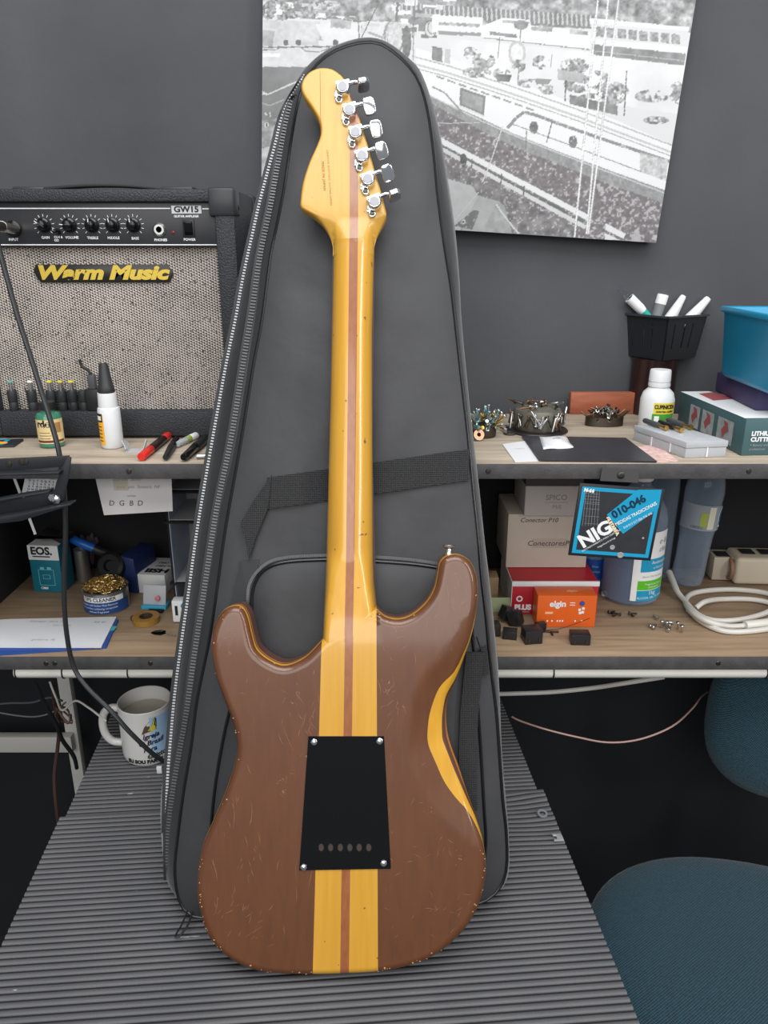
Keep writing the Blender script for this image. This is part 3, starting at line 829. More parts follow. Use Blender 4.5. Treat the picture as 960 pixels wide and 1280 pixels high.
Fl = resample([Bp(x, y, FZ) for x, y in dense(FPTS)], NB)
Sl = resample([Bp(x, y, SZ) for x, y in dense(SPTS)], NB)
# match points of the silhouette ring to the front ring by relative position
Kl = Sl.copy(); cen = Kl[:, :2].mean(0); Kl[:, :2] = cen+(Kl[:, :2]-cen)*np.array([0.965, 0.993]); Kl[:, 2] = 0.0
Kl[:, 1] = np.maximum(Kl[:, 1], 0.0015)
def bag_fabric(name, c1, c2, rough=0.62):
    m = bpy.data.materials.new(name); m.use_nodes = True; nt, b = nodes_of(m)
    tc = N(nt, 'ShaderNodeTexCoord')
    n = N(nt, 'ShaderNodeTexNoise', Scale=7.0, Detail=5); nt.links.new(tc.outputs['Object'], n.inputs['Vector'])
    n2 = N(nt, 'ShaderNodeTexNoise', Scale=900.0, Detail=1); nt.links.new(tc.outputs['Object'], n2.inputs['Vector'])
    nt.links.new(mixc(nt, n.outputs['Fac'], c1, c2), b.inputs['Base Color'])
    b.inputs['Roughness'].default_value = rough; b.inputs['Sheen Weight'].default_value = 0.25; b.inputs['Sheen Roughness'].default_value = 0.4
    n3 = N(nt, 'ShaderNodeTexNoise', Scale=16.0, Detail=3); nt.links.new(tc.outputs['Object'], n3.inputs['Vector'])
    b1 = N(nt, 'ShaderNodeBump', Strength=0.18, Distance=0.0006); nt.links.new(n2.outputs['Fac'], b1.inputs['Height'])
    b2 = N(nt, 'ShaderNodeBump', Strength=0.35, Distance=0.006); nt.links.new(n3.outputs['Fac'], b2.inputs['Height']); nt.links.new(b1.outputs[0], b2.inputs['Normal'])
    nt.links.new(b2.outputs[0], b.inputs['Normal'])
    return m
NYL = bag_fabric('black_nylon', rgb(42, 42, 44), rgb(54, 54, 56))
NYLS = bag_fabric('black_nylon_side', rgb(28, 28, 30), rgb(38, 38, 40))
PIPE = mat('black_piping', rgb(20, 20, 22), 0.25)
def webbing(name, c, ax=(1, 1)):
    m = bpy.data.materials.new(name); m.use_nodes = True; nt, b = nodes_of(m)
    tc = N(nt, 'ShaderNodeTexCoord'); sp = N(nt, 'ShaderNodeSeparateXYZ'); nt.links.new(tc.outputs['Object'], sp.inputs[0])
    sx = math_(nt, 'SINE', math_(nt, 'MULTIPLY', math_(nt, 'ADD', sp.outputs['X'], sp.outputs['Y']), 1900.0))
    sy = math_(nt, 'SINE', math_(nt, 'MULTIPLY', math_(nt, 'SUBTRACT', sp.outputs['X'], sp.outputs['Y']), 1900.0))
    w = math_(nt, 'MULTIPLY', sx, sy)
    f = math_(nt, 'ADD', math_(nt, 'MULTIPLY', w, 0.5), 0.5)
    nt.links.new(mixc(nt, f, rgb(c-16, c-16, c-15), rgb(c+22, c+22, c+23)), b.inputs['Base Color']); b.inputs['Roughness'].default_value = 0.7
    bp = N(nt, 'ShaderNodeBump', Strength=0.8, Distance=0.001); nt.links.new(w, bp.inputs['Height']); nt.links.new(bp.outputs[0], b.inputs['Normal'])
    return m
WEB = webbing('black_webbing', 40)
V2, F2, fo = fill_region(Fl[:, :2], [0, 0.006, 0.014], 0.011)
dist = dist_poly(V2, fo)
puff = 0.012*(1-np.exp(-dist/0.025))
wr = 0.0022*np.sin(V2[:, 0]*31+V2[:, 1]*13)*np.sin(V2[:, 1]*21+1.0)*(1-np.exp(-dist/0.03))
wr += 0.0016*np.sin(V2[:, 0]*70-V2[:, 1]*44)*np.sin(V2[:, 1]*9)*(1-np.exp(-dist/0.03))
wr += 0.0012*np.sin(V2[:, 1]*95+V2[:, 0]*26+2*np.sin(V2[:, 0]*12))*np.exp(-((V2[:, 0]+0.02)/0.16)**2)*(np.sin(V2[:, 1]*6)**2)*(1-np.exp(-dist/0.05))
zfr = BO[2]-FZ
BV = np.c_[V2, zfr+puff+wr]
mesh_np('front_panel', BV, F2, NYL, bag, 80)
def bag_front(px, py, lift=0.0):
    """point on the puffed front panel"""
    p = Bp(px, py, FZ-0.008); q = np.array([[p[0], p[1]]]); d = dist_poly(q, fo)[0]
    w_ = 0.0022*math.sin(p[0]*31+p[1]*13)*math.sin(p[1]*21+1.0)*(1-math.exp(-d/0.03))+0.0016*math.sin(p[0]*70-p[1]*44)*math.sin(p[1]*9)*(1-math.exp(-d/0.03))
    return (p[0], p[1], zfr+0.012*(1-math.exp(-d/0.025))+w_+lift)
# gusset and back
vs = []; fs = []
a = np.sum(Fl[:, 0]*np.roll(Fl[:, 1], -1)-np.roll(Fl[:, 0], -1)*Fl[:, 1])
RN = [Fl, Fl*0.8+Sl*0.2, Fl*0.45+Sl*0.55, Sl, Sl*0.5+Kl*0.5, Kl]
RN[1][:, :2] += (Sl-Fl)[:, :2]*0.12; RN[2][:, :2] += (Sl-Fl)[:, :2]*0.18
for ring in RN: vs += [tuple(p) for p in ring]
for r_ in range(len(RN)-1):
    for k in range(NB):
        k2 = (k+1) % NB; fs.append((r_*NB+k, r_*NB+k2, (r_+1)*NB+k2, (r_+1)*NB+k))
fs.append(tuple((len(RN)-1)*NB+k for k in range(NB)))
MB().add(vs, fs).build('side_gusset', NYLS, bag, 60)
# piping around the front panel
m_ = MB(); m_.tube([tuple(p) for p in Fl[::2]], 0.0021, 8, 0, True); m_.build('piping', PIPE, bag)
# zippers on the left gusset
ZIP1 = [(371, 118), (362, 136), (349, 197), (338, 259), (325, 321), (315, 390), (305, 450), (296, 508), (287, 560), (273, 626), (265.5, 671), (255, 741), (243, 820), (233, 892), (224.5, 940), (215.5, 993), (210.5, 1046), (211, 1099)]
ZIP2 = [(381, 95), (356, 138), (342, 189), (326, 248), (317, 287.5), (304.6, 344), (295, 397), (283, 455), (273, 510), (264, 560), (253, 624), (245, 674), (236, 741), (226.5, 807), (219, 865), (213.5, 925), (209.5, 979), (208, 1040)]
def ring_z(px, py):
    """height of the gusset at this pixel, between front ring and silhouette ring"""
    xf = np.interp(py, [p[1] for p in LFT], [p[0] for p in LFT]); xs = np.interp(py, [p[1] for p in LST], [p[0] for p in LST])
    k = min(max((xf-px)/max(xf-xs, 1), 0), 1)
    return FZ+(SZ-FZ)*k
LFT = sorted([p for p in FPTS if p[0] < 440 and p[1] < 1130], key=lambda q: q[1]); LST = sorted([p for p in SPTS if p[0] < 440 and p[1] < 1110], key=lambda q: q[1])
def zipper(pts, toothw, mtape, mtooth):
    P = [Bp(x, y, ring_z(x, y)-0.0098) for x, y in [tuple(p)[:2] for p in cr([(a_, b_, 0) for a_, b_ in pts], 5)]]
    P = resample(P, 262, False)
    n = len(P); m_ = MB(); tape = []
    for i in range(n):
        t_ = Vector(P[min(i+1, n-1)]-P[max(i-1, 0)]).normalized()
        sd = Vector((-t_.y, t_.x, 0)).normalized(); up = Vector((0, 0, 1)); p = Vector(P[i])
        M = Matrix(((sd.x, t_.x, up.x, p.x), (sd.y, t_.y, up.y, p.y), (sd.z, t_.z, up.z, p.z), (0, 0, 0, 1)))
        m_.box((0, 0, 0.0008), (toothw, 0.0018, 0.0016), M)
        tape.append(p)
    tp = MB(); tp.ribbon(tape, (1, 0.25, 0), 0.013, (0, 0, -1), 0.001); zt = tp.build('zipper_tape', mtape, bag)
    m_.build('zipper_teeth', mtooth, zt, smooth=0, kind='stuff', recalc=False)
    return P
ZT = mat('zip_teeth_black', rgb(86, 86, 88), 0.3); ZT2 = mat('zip_teeth_grey', rgb(176, 178, 180), 0.3)
zipper(ZIP1, 0.0062, NYLS, ZT); zipper(ZIP2, 0.0034, NYLS, ZT2)
# pull tab at the bottom left
a = Bp(236, 1140, FZ-0.004); b_ = Bp(226, 1168, FZ-0.02)
m_ = MB(); m_.tube([(a[0]-.002, a[1], a[2]), (a[0]-.006, a[1]-.010, a[2]+.012), (a[0]-.010, a[1]-.016, a[2]+.022), (a[0]-.006, a[1]-.017, a[2]+.023), (a[0]+.002, a[1]-.009, a[2]+.012), (a[0]+.004, a[1], a[2])], 0.0011, 6, 4)
m_.build('zipper_pull', BLACK, bag)
# webbing handle straps on the front panel
def band(pts, w_px, wdir, name, lift=0.002):
    P = [bag_front(x, y, lift) for x, y in pts]
    m_ = MB(); m_.ribbon(P, wdir, w_px/FPX*0.91, (0, 0, 1), 0.002); return m_.build(name, WEB, bag)
sp_ = band([(587-252*k/24, 581+36*k/24) for k in range(25)], 39, (0.0, 1, 0), 'webbing_strap')
def poly_patch(name, pts, m, parent, lift, fn=bag_front, th=0.002):
    P = [Vector(fn(x, y, lift)) for x, y in pts]; n = len(P)
    c = sum(P, Vector())/n
    vs = [tuple(p) for p in P]+[tuple(p-Vector((0, 0, th))) for p in P]
    fs = [tuple(range(n))]+[tuple(range(2*n-1, n-1, -1))]+[(i, (i+1) % n, n+(i+1) % n, n+i) for i in range(n)]
    return MB().add(vs, fs).build(name, m, parent)
poly_patch('strap_fold', [(341, 594), (337, 634), (321, 672), (312, 700), (308, 672), (301, 654), (318, 626)], WEB, bag, 0.0065)
poly_patch('strap_anchor', [(301, 700), (324, 698), (316, 765), (285, 770)], NYLS, bag, 0.003)
# front pocket with its piped zip
PK = [(316, 790), (315.5, 768), (318, 733), (332, 711.5), (358, 702), (405, 699), (440, 699), (469, 701), (510, 704), (546, 709), (570, 716), (584, 735), (590, 790), (598, 900), (604, 1000), (606, 1060), (590, 1085), (500, 1098), (400, 1100), (300, 1095), (268, 1075), (268, 1000), (285, 900), (305, 840)]
pk = [tuple(p)[:2] for p in cr([(x, y, 0) for x, y in PK], 4, True)]
pkl = resample([bag_front(x, y, 0) for x, y in pk], 170)
V2, F2, po = fill_region(pkl[:, :2], [0, 0.003, 0.008], 0.012)
def fzv(P): return zfr+0.012*(1-np.exp(-dist_poly(np.array(P)[:, :2], fo)/0.025))
dd = dist_poly(V2, po)
zz = fzv(V2)+0.003+0.009*(1-np.exp(-dd/0.010))
pc = mesh_np('front_pocket', np.c_[V2, np.minimum(zz, BO[2]-0.8795)], F2, NYL, bag, 70)
m_ = MB(); m_.tube([(p[0], p[1], z_+0.0045) for p, z_ in zip(pkl, fzv(pkl))], 0.0020, 8, 0, True); m_.build('pocket_piping', PIPE, pc)
top = [(x, y-5.5) for x, y in PK[3:10]]
P = resample([bag_front(x, y, 0.004) for x, y in [tuple(p)[:2] for p in cr([(311.5, 770, 0), (312.5, 731, 0)]+[(x-1, y, 0) for x, y in top], 6)]], 150, False)
m_ = MB()
for i in range(len(P)):
    t_ = Vector(P[min(i+1, len(P)-1)]-P[max(i-1, 0)]).normalized(); sd = Vector((-t_.y, t_.x, 0)).normalized(); p = Vector(P[i])
    m_.box((0, 0, 0), (0.0035, 0.0012, 0.0014), Matrix(((sd.x, t_.x, 0, p.x), (sd.y, t_.y, 0, p.y), (sd.z, t_.z, 1, p.z), (0, 0, 0, 1))))
m_.build('pocket_zipper', ZT, pc, smooth=0, kind='stuff', recalc=False)
# shoulder strap end low on the right
sh_pts = [(592, 812), (588, 850), (584, 890), (583, 930), (583, 970), (583, 1005)]
P = [bag_front(x, y, 0.016) for x, y in sh_pts]
for q in range(len(P)): P[q] = (P[q][0], P[q][1], min(P[q][2], BO[2]-0.885))
m_ = MB(); m_.ribbon(P, (1, 0, 0), 0.021, (0, 0, 1), 0.003); m_.build('shoulder_strap', WEB, bag)
poly_patch('strap_patch', [(592, 818), (608, 806), (611, 843), (592, 845)], WEB, bag, 0.007)
a = bag_front(593, 795, 0.008); c = bag_front(598, 818, 0.008)
m_ = MB(); m_.tube([(a[0]-.003, a[1], a[2]), (c[0]-.004, c[1], c[2]), (c[0], c[1]-.004, c[2]), (c[0]+.004, c[1], c[2]), (a[0]+.002, a[1], a[2])], 0.0011, 6, 4); m_.build('zipper_pull', BLACK, bag)

# ================================================================== the canvas print on the wall
def paint():
    X0, Y0, W, H = 300, -90, 600, 420; S = 2
    yy, xx = np.mgrid[0:H*S, 0:W*S]; PX = X0+xx/S; PY = Y0+yy/S
    img = np.full((H*S, W*S), 0.90); tint = np.zeros_like(img)
    rs = np.random.RandomState(3)
    def fbm(scale, seed, oct_=4):
        r = np.random.RandomState(seed); out = np.zeros_like(img); amp = 1.0; tot = 0
        for o in range(oct_):
            n = max(2, int(W/scale*2**o)); m = max(2, int(H/scale*2**o)); g = r.rand(m+2, n+2)
            gx = xx/(W*S)*n; gy = yy/(H*S)*m; ix = gx.astype(int); iy = gy.astype(int); fx = gx-ix; fy = gy-iy
            fx = fx*fx*(3-2*fx); fy = fy*fy*(3-2*fy)
            v = (g[iy, ix]*(1-fx)+g[iy, ix+1]*fx)*(1-fy)+(g[iy+1, ix]*(1-fx)+g[iy+1, ix+1]*fx)*fy
            out += v*amp; tot += amp; amp *= 0.6
        return out/tot
    n1 = fbm(40, 1); n2 = fbm(8, 2, 3); n3 = fbm(3.2, 5, 2)
    def mask(poly):
        x = [p[0] for p in poly]; y = [p[1] for p in poly]
        m = np.zeros(img.shape, bool)
        i0, i1 = int(max((min(y)-Y0)*S-1, 0)), int(min((max(y)-Y0)*S+2, H*S)); j0, j1 = int(max((min(x)-X0)*S-1, 0)), int(min((max(x)-X0)*S+2, W*S))
        if i1 <= i0 or j1 <= j0: return m
        P = np.c_[PX[i0:i1, j0:j1].ravel(), PY[i0:i1, j0:j1].ravel()]
        m[i0:i1, j0:j1] = pip(P, poly).reshape(i1-i0, j1-j0); return m
    def poly(pts, v, nz=0.0, src=None, tn=0.0):
        m = mask(pts); img[m] = v+(0 if nz == 0 else nz*((src if src is not None else n2)[m]-0.5)*2); tint[m] = tn
    def line(pts, w, v, tn=0.0):
        for (a, b_) in zip(pts[:-1], pts[1:]):
            a = np.array(a, float); b2 = np.array(b_, float); d = b2-a; L = max(np.hypot(*d), 1e-6); n = np.array([-d[1], d[0]])/L*w/2
            poly([tuple(a+n), tuple(b2+n), tuple(b2-n), tuple(a-n)], v, tn=tn)
    def ell(cx, cy, rx, ry, v, nz=0.0, src=None, soft=False):
        m = ((PX-cx)/rx)**2+((PY-cy)/ry)**2 < 1
        if soft: m &= n2 > 0.42
        img[m] = v+(0 if nz == 0 else nz*((src if src is not None else n3)[m]-0.5)*2); tint[m] = 0
    # far bank: trees above, pale water below
    poly([(290, -95), (910, -95), (910, 42), (290, 20)], 0.66, 0.30, n2)
    poly([(560, 48), (900, 80), (900, 150), (560, 100)], 0.93, 0.05, n1)
    # palisade on the far bank
    poly([(500, 3), (745, 19), (745, 36), (500, 18)], 0.55, 0.05)
    for k in range(42):
        x = 502+k*5.9; y = 3+(x-500)*0.066; line([(x, y), (x+0.6, y+15)], 2.3, 0.80)
    # houses, masts and moored boats at top left
    for k in range(90):
        x = rs.uniform(325, 560); y = rs.uniform(-10, 44); w = rs.uniform(5, 26); h = rs.uniform(2, 9)
        poly([(x, y), (x+w, y+1), (x+w, y+h), (x, y+h)], rs.choice([0.95, 0.9, 0.62, 0.75, 0.85, 0.55]), 0.06)
    ell(345, 14, 18, 16, 0.6, 0.3, soft=True); ell(395, 12, 22, 10, 0.66, 0.3, soft=True); ell(372, 8, 10, 14, 0.58, 0.3, soft=True)
    poly([(327, 24), (400, 27), (398, 57), (340, 57), (327, 50)], 0.84, 0.06); poly([(327, 38), (344, 38), (340, 58), (327, 58)], 0.70, 0.1)
    poly([(394, 30), (452, 30), (446, 52), (405, 54)], 0.92, 0.03); poly([(413, 22), (440, 24), (438, 36), (413, 34)], 0.74, 0.1)
    for x in (357, 373, 419): ell(x, 53, 3.5, 4, 0.42)
    line([(452, 46), (474, 2)], 1.3, 0.45); line([(414, 22), (438, 25)], 1.2, 0.5); line([(449, 58), (447, 12)], 1.4, 0.55); line([(460, 40), (490, 52)], 3, 0.7)
    line([(497, 2), (494, 40)], 3, 0.5); line([(519, 0), (515, 46)], 1, 0.5)
    # white stern with its line, dark hull under it
    poly([(326, 58), (420, 58), (430, 72), (440, 85), (326, 83)], 0.87, 0.03); line([(326, 59), (420, 58)], 1.8, 0.5)
    line([(326, 62), (345, 62), (352, 58)], 1.5, 0.52); line([(375, 58), (382, 64), (398, 65), (412, 60)], 1.3, 0.5)
    poly([(326, 66), (350, 67), (349, 71), (326, 71)], 0.96)
    poly([(326, 83), (440, 84), (440, 210), (326, 210)], 0.52, 0.07, n1)
    poly([(326, 150), (440, 140), (440, 230), (326, 240)], 0.60, 0.22, n2)
    poly([(326, 185), (400, 175), (400, 260), (326, 280)], 0.80, 0.15, n2)
    line([(326, 114), (334, 118), (382, 97)], 1.8, 0.85); line([(326, 128), (337, 132), (355, 124)], 1.1, 0.72); line([(326, 118), (334, 117)], 1.4, 0.9)
    ell(333, 156, 3, 3, 0.85); ell(333, 156, 1.5, 1.6, 0.3); line([(331, 141), (334, 144)], 1.5, 0.85); line([(337, 140), (338, 146)], 1.5, 0.85)
    # rope coils on the bollard
    for k in range(9):
        a0 = rs.uniform(-4, 4); ell(490+a0, 48+rs.uniform(-3, 3), 10, 20, 0.62)
        ell(490+a0, 48+rs.uniform(-3, 3), 9.2, 19, 0.84, 0.1)
    ell(508, 52, 6, 20, 0.5, 0.15)
    for (cx, cy, r) in ((538, 36, 8), (540, 34, 6)):
        ell(cx, cy, r, r+3, 0.5); ell(cx, cy, r-1.2, r+1.6, 0.86)
    line([(516, 76), (517, 22)], 1.2, 0.55)
    # row of moored white boats
    poly([(540, 18), (603, 22), (603, 34), (540, 30)], 0.95); poly([(548, 27), (600, 30), (600, 34), (548, 31)], 0.68, 0.15)
    poly([(540, 30), (602, 34), (604, 42), (540, 40)], 0.93); poly([(548, 38), (602, 41), (600, 45), (548, 43)], 0.62)
    poly([(598, 34), (628, 22), (662, 25), (664, 32), (738, 40), (738, 62), (604, 48)], 0.95, 0.02)
    poly([(628, 24), (662, 27), (662, 30), (628, 28)], 0.62, 0.2); poly([(664, 33), (690, 34), (690, 40), (664, 38)], 0.72, 0.2)
    poly([(712, 36), (735, 39), (735, 44), (712, 42)], 0.74, 0.2)
    line([(604, 47), (738, 62)], 1.4, 0.62); poly([(612, 39), (646, 43), (646, 47.5), (612, 43)], 0.60, 0.1)
    line([(624.5, 45), (622, 72)], 1.2, 0.52); line([(651, 30), (647, 106)], 1.5, 0.62); ell(651, 31, 9, 6, 0.6, 0.1); line([(690, 67), (688, 84)], 1.1, 0.6)
    for r0, v in ((1.0, 0.80), (0.72, 0.93)): ell(646, 66, 11*r0, 16*r0, v, 0.05)
    # river boat at right
    poly([(737, 22), (862, 34), (860, 40), (737, 30)], 0.95); poly([(738, 29), (860, 38), (858, 57), (740, 48)], 0.90)
    for k in range(8):
        x = 745+k*13.5; y = 33+k*1.3; poly([(x, y), (x+10.5, y+1), (x+10.5, y+13), (x, y+12)], 0.66, 0.18, n3)
    poly([(738, 48), (860, 58), (857, 70), (740, 56)], 0.94); poly([(740, 55), (857, 67), (855, 82), (740, 68)], 0.60, 0.08); line([(740, 63), (856, 76)], 1.2, 0.75)
    # barge cabin
    poly([(520, 60), (560, 72), (640, 100), (700, 122), (770, 150), (850, 185), (835, 245), (760, 225), (690, 198), (600, 150), (535, 118), (520, 100)], 0.955, 0.012, n1)
    for o_, w_, v in ((0, 1.6, 0.72), (9, 2.6, 0.80), (14, 1.2, 0.66)): line([(515, 70+o_), (560, 82+o_), (640, 108+o_), (720, 136+o_), (852, 186+o_)], w_, v)
    for k in range(9):
        x = 545+k*14; y = 95+k*4.9; line([(x, y), (x+10, y+3.5)], 2.2, 0.62)
    poly([(540, 57), (553, 60), (553, 78), (540, 75)], 0.55, 0.1); poly([(556, 61), (563, 62), (562, 80), (555, 78)], 0.80)
    poly([(575, 109), (607, 120), (604.6, 144), (574, 131)], 0.55); poly([(578, 113), (604, 122), (602, 140), (577, 129)], 0.66, 0.08)
    line([(572, 132), (606, 146)], 2.4, 0.9)
    # gunwale and hull
    poly([(515, 108), (545, 126), (600, 156), (640, 168), (690, 192), (760, 220), (838, 246), (822, 310), (545, 310), (500, 200)], 0.50, 0.13, n3, 0.06)
    poly([(525, 114), (600, 147), (640, 166), (700, 190), (760, 212), (838, 240), (836, 256), (760, 230), (700, 206), (640, 182), (600, 162), (530, 124)], 0.62, 0.10, n3)
    line([(527, 114), (600, 150), (640, 168), (700, 192), (836, 243)], 1.4, 0.85)
    for cx, cy in ((667, 159), (716, 177)): ell(cx, cy, 5.2, 8, 0.5, 0.12)
    line([(634, 160), (645, 147), (655, 140), (668, 143), (700, 155), (760, 176), (838, 202)], 4.0, 0.58); line([(641, 155), (720, 184), (800, 214), (836, 226)], 1.2, 0.55)
    line([(690, 152), (683, 178)], 1.5, 0.45); line([(658, 163), (657, 186)], 1.3, 0.5); line([(588, 152), (556, 116), (540, 108)], 2, 0.6)
    poly([(800, 190), (835, 200), (832, 226), (800, 214)], 0.80, 0.15, n3)
    # mooring poles along the hull
    line([(548, 174), (735, 272)], 7.0, 0.93, 0); line([(548, 181.5), (735, 280)], 3.2, 0.42); line([(550, 185), (732, 284)], 5.2, 0.86)
    for (x, y) in ((627, 217), (655, 232), (590, 198)): line([(x, y), (x-1, y+12)], 1.5, 0.38)
    line([(628, 158), (612, 205), (601, 231)], 1.3, 0.85); line([(545, 154), (600, 153)], 0.9, 0.8); ell(579, 200, 4.5, 8, 0.35, 0.1)
    # dark water and dinghies at the bottom
    poly([(520, 200), (560, 208), (640, 245), (720, 285), (720, 320), (520, 320)], 0.50, 0.16, n2, 0.03)
    poly([(555, 222), (590, 232), (598, 245), (575, 288), (540, 290), (540, 230)], 0.78, 0.08, n1); poly([(598, 244), (625, 252), (622, 292), (575, 290)], 0.72, 0.06, n1)
    poly([(592, 262), (599, 264), (590, 287), (568, 282)], 0.45); ell(579, 277, 3, 3, 0.8); ell(579, 277, 1.3, 1.3, 0.2)
    poly([(622, 252), (630, 256), (640, 292), (600, 292)], 0.66, 0.06)
    line([(620, 255), (632, 272), (648, 292)], 2.0, 0.85); line([(560, 285), (598, 240)], 1.2, 0.8)
    poly([(757, 279), (782, 292), (779, 298), (757, 287)], 0.92); poly([(756, 291), (775, 300), (756, 300)], 0.9); ell(795, 300, 6, 9, 0.72)
    m = (PY > 200) & (PY < 310) & (PX > 745) & (PX < 840) & (n3 > 0.62) & (img < 0.62); img[m] += 0.18
    m = (n3 > 0.70) & (img < 0.60) & (PX > 540) & (PY > 140); img[m] += 0.2
    # potted plants on the roof
    for cx, cy, rx, ry in ((588, 66, 9, 8), (604, 76, 15, 10), (596, 90, 18, 7), (627, 92, 11, 7), (648, 82, 9, 8), (662, 104, 16, 6), (676, 78, 11, 9), (684, 112, 12, 6), (718, 82, 18, 10), (722, 104, 18, 12), (748, 100, 15, 12), (766, 116, 20, 14), (745, 126, 28, 10), (815, 120, 22, 8), (846, 116, 10, 14), (820, 150, 16, 5)):
        ell(cx, cy, rx, ry, 0.66, 0.34, n3, soft=True)
    poly([(619, 92), (640, 93), (637, 102), (621, 101)], 0.52, 0.1); poly([(668, 98), (690, 99), (684, 106), (670, 105)], 0.62); poly([(697, 86), (730, 92), (728, 104), (697, 99)], 0.74, 0.06)
    poly([(712, 118), (772, 132), (772, 144), (712, 130)], 0.56, 0.1)
    line([(707, 100), (706, 126)], 1.5, 0.35); line([(783, 88), (780, 145)], 1.4, 0.45)
    # ropes hanging in front
    for a, b_ in (((747, -90), (718, 296)), ((760, -90), (733, 292)), ((773, -90), (735, 292))):
        line([(a[0]+(a[0]-b_[0])*90/296*0, a[1]+90), b_], 2.4, 0.72); line([(a[0], a[1]+90), b_], 1.5, 0.98)
        line([(a[0]+9, -90), (a[0], 0)], 1.5, 0.98)
    # faded print, with lens haze painted in as lifted blacks
    img2 = np.clip(0.13+0.73*np.clip(img, 0, 1)**1.3+0.05*(n2-0.5)*(img < 0.9), 0, 0.86)
    return img2, tint, X0, Y0, S
img, tint, PX0, PY0, PS = paint()
CA = at_y(327, 285, WALL_Y-0.022)
bl_c = at_y(326.5, 272, WALL_Y-0.022); br_c = at_y(820, 303.5, WALL_Y-0.022)
wv = br_c-bl_c; CW = math.hypot(wv.x, wv.z); ang = math.atan2(wv.z, wv.x); CHH = 0.50
cv = thing('canvas_print', 'black and white harbour canvas print of moored boats on the charcoal wall', 'picture', bl_c, (0, -ang, 0))
CT = 0.020
m_ = MB(); m_.box((CW/2, CT/2+0.0004, CHH/2), (CW, CT-0.0006, CHH)); m_.build('stretcher', mat('canvas_edge', rgb(150, 150, 150), 0.8), cv)
nx, nz = 560, 420; vs = []; fs = []
Mw = Matrix.Translation(bl_c) @ rotm(0, -ang, 0)
lx = np.linspace(0, CW, nx+1); lz = np.linspace(0, CHH, nz+1); gx, gz_ = np.meshgrid(lx, lz)
wx = bl_c.x+gx*math.cos(ang)-gz_*math.sin(ang); wz = bl_c.z+gx*math.sin(ang)+gz_*math.cos(ang); wy = bl_c.y
rz = wz-CZ; zcc = wy*CS-rz*SN; uu = wx/zcc; vv = (wy*SN+rz*CS)/zcc
ppx = 480+uu*FPX; ppy = 640-vv*FPX
ii = np.clip(((ppy-PY0)*PS), 0, img.shape[0]-1).astype(int); jj = np.clip(((ppx-PX0)*PS), 0, img.shape[1]-1).astype(int)
val = img[ii, jj].ravel(); tn = tint[ii, jj].ravel()
lv = np.where(val <= 0.04045, val/12.92, ((val+0.055)/1.055)**2.4)
me = bpy.data.meshes.new('print')
co = np.c_[gx.ravel(), np.zeros(gx.size), gz_.ravel()]
q = (np.arange(nz)[:, None]*(nx+1)+np.arange(nx)[None, :]).ravel()
faces = np.c_[q, q+1, q+nx+2, q+nx+1]
me.vertices.add(len(co)); me.vertices.foreach_set('co', co.ravel())
me.loops.add(faces.size); me.loops.foreach_set('vertex_index', faces.ravel().astype(np.int32))
me.polygons.add(len(faces)); me.polygons.foreach_set('loop_start', (np.arange(len(faces))*4).astype(np.int32))
me.update(); me.validate()
at_ = me.color_attributes.new('ink', 'FLOAT_COLOR', 'POINT')
cc = np.c_[lv*(1+tn*0.6), lv*(1-tn*0.6), lv*(1-tn*0.1), np.ones_like(lv)]
at_.data.foreach_set('color', cc.ravel().astype(np.float32))
pm = bpy.data.materials.new('canvas_ink'); pm.use_nodes = True; nt, b = nodes_of(pm)
an = N(nt, 'ShaderNodeVertexColor'); an.layer_name = 'ink'; nt.links.new(an.outputs[0], b.inputs['Base Color']); b.inputs['Roughness'].default_value = 0.5
link('print', me, pm, cv)

# ================================================================== amplifier
AY = 1.100
AXR = xcol(292, 250, AY); AXL = AXR-0.385; AH = zrow(236, AY)-UP-0.004; AW = AXR-AXL; AD = 0.185
amp = thing('guitar_amplifier', 'black guitar amplifier with silver woven grille and gold nameplate on upper shelf', 'amplifier', ((AXL+AXR)/2, AY, UP))
TOLEX = mat('black_tolex', rgb(44, 46, 50), 0.5, bump=0.9, bscale=420)
def al(px, py, dy=0.0):
    p = at_y(px, py, AY+dy); return (p.x-(AXL+AXR)/2, dy, p.z-UP)
ft = 0.004; hw = AW/2; fr = 0.027; frt = 0.016; frb = al(100, 514)[2]-ft
m_ = MB(); 
for sx in (-1, 1): m_.box((sx*(hw-fr/2), AD/2, ft+AH/2), (fr, AD, AH))
m_.box((0, AD/2, ft+AH-frt/2), (AW-2*fr+0.002, AD, frt)); m_.box((0, AD/2, ft+frb/2), (AW-2*fr+0.002, AD, frb)); m_.box((0, AD-0.008, ft+AH/2), (AW-2*fr+.002, 0.014, AH-0.03))
m_.build('cabinet', TOLEX, amp, bevel=0.003)
for sx in (-1, 1):
    for sy in (0.02, AD-0.02): MB().lathe([(0.010, 0), (0.012, ft)], Matrix.Translation((sx*(hw-0.03), sy, 0)), 16).build('foot', BLACK, amp)
RC = 0.017
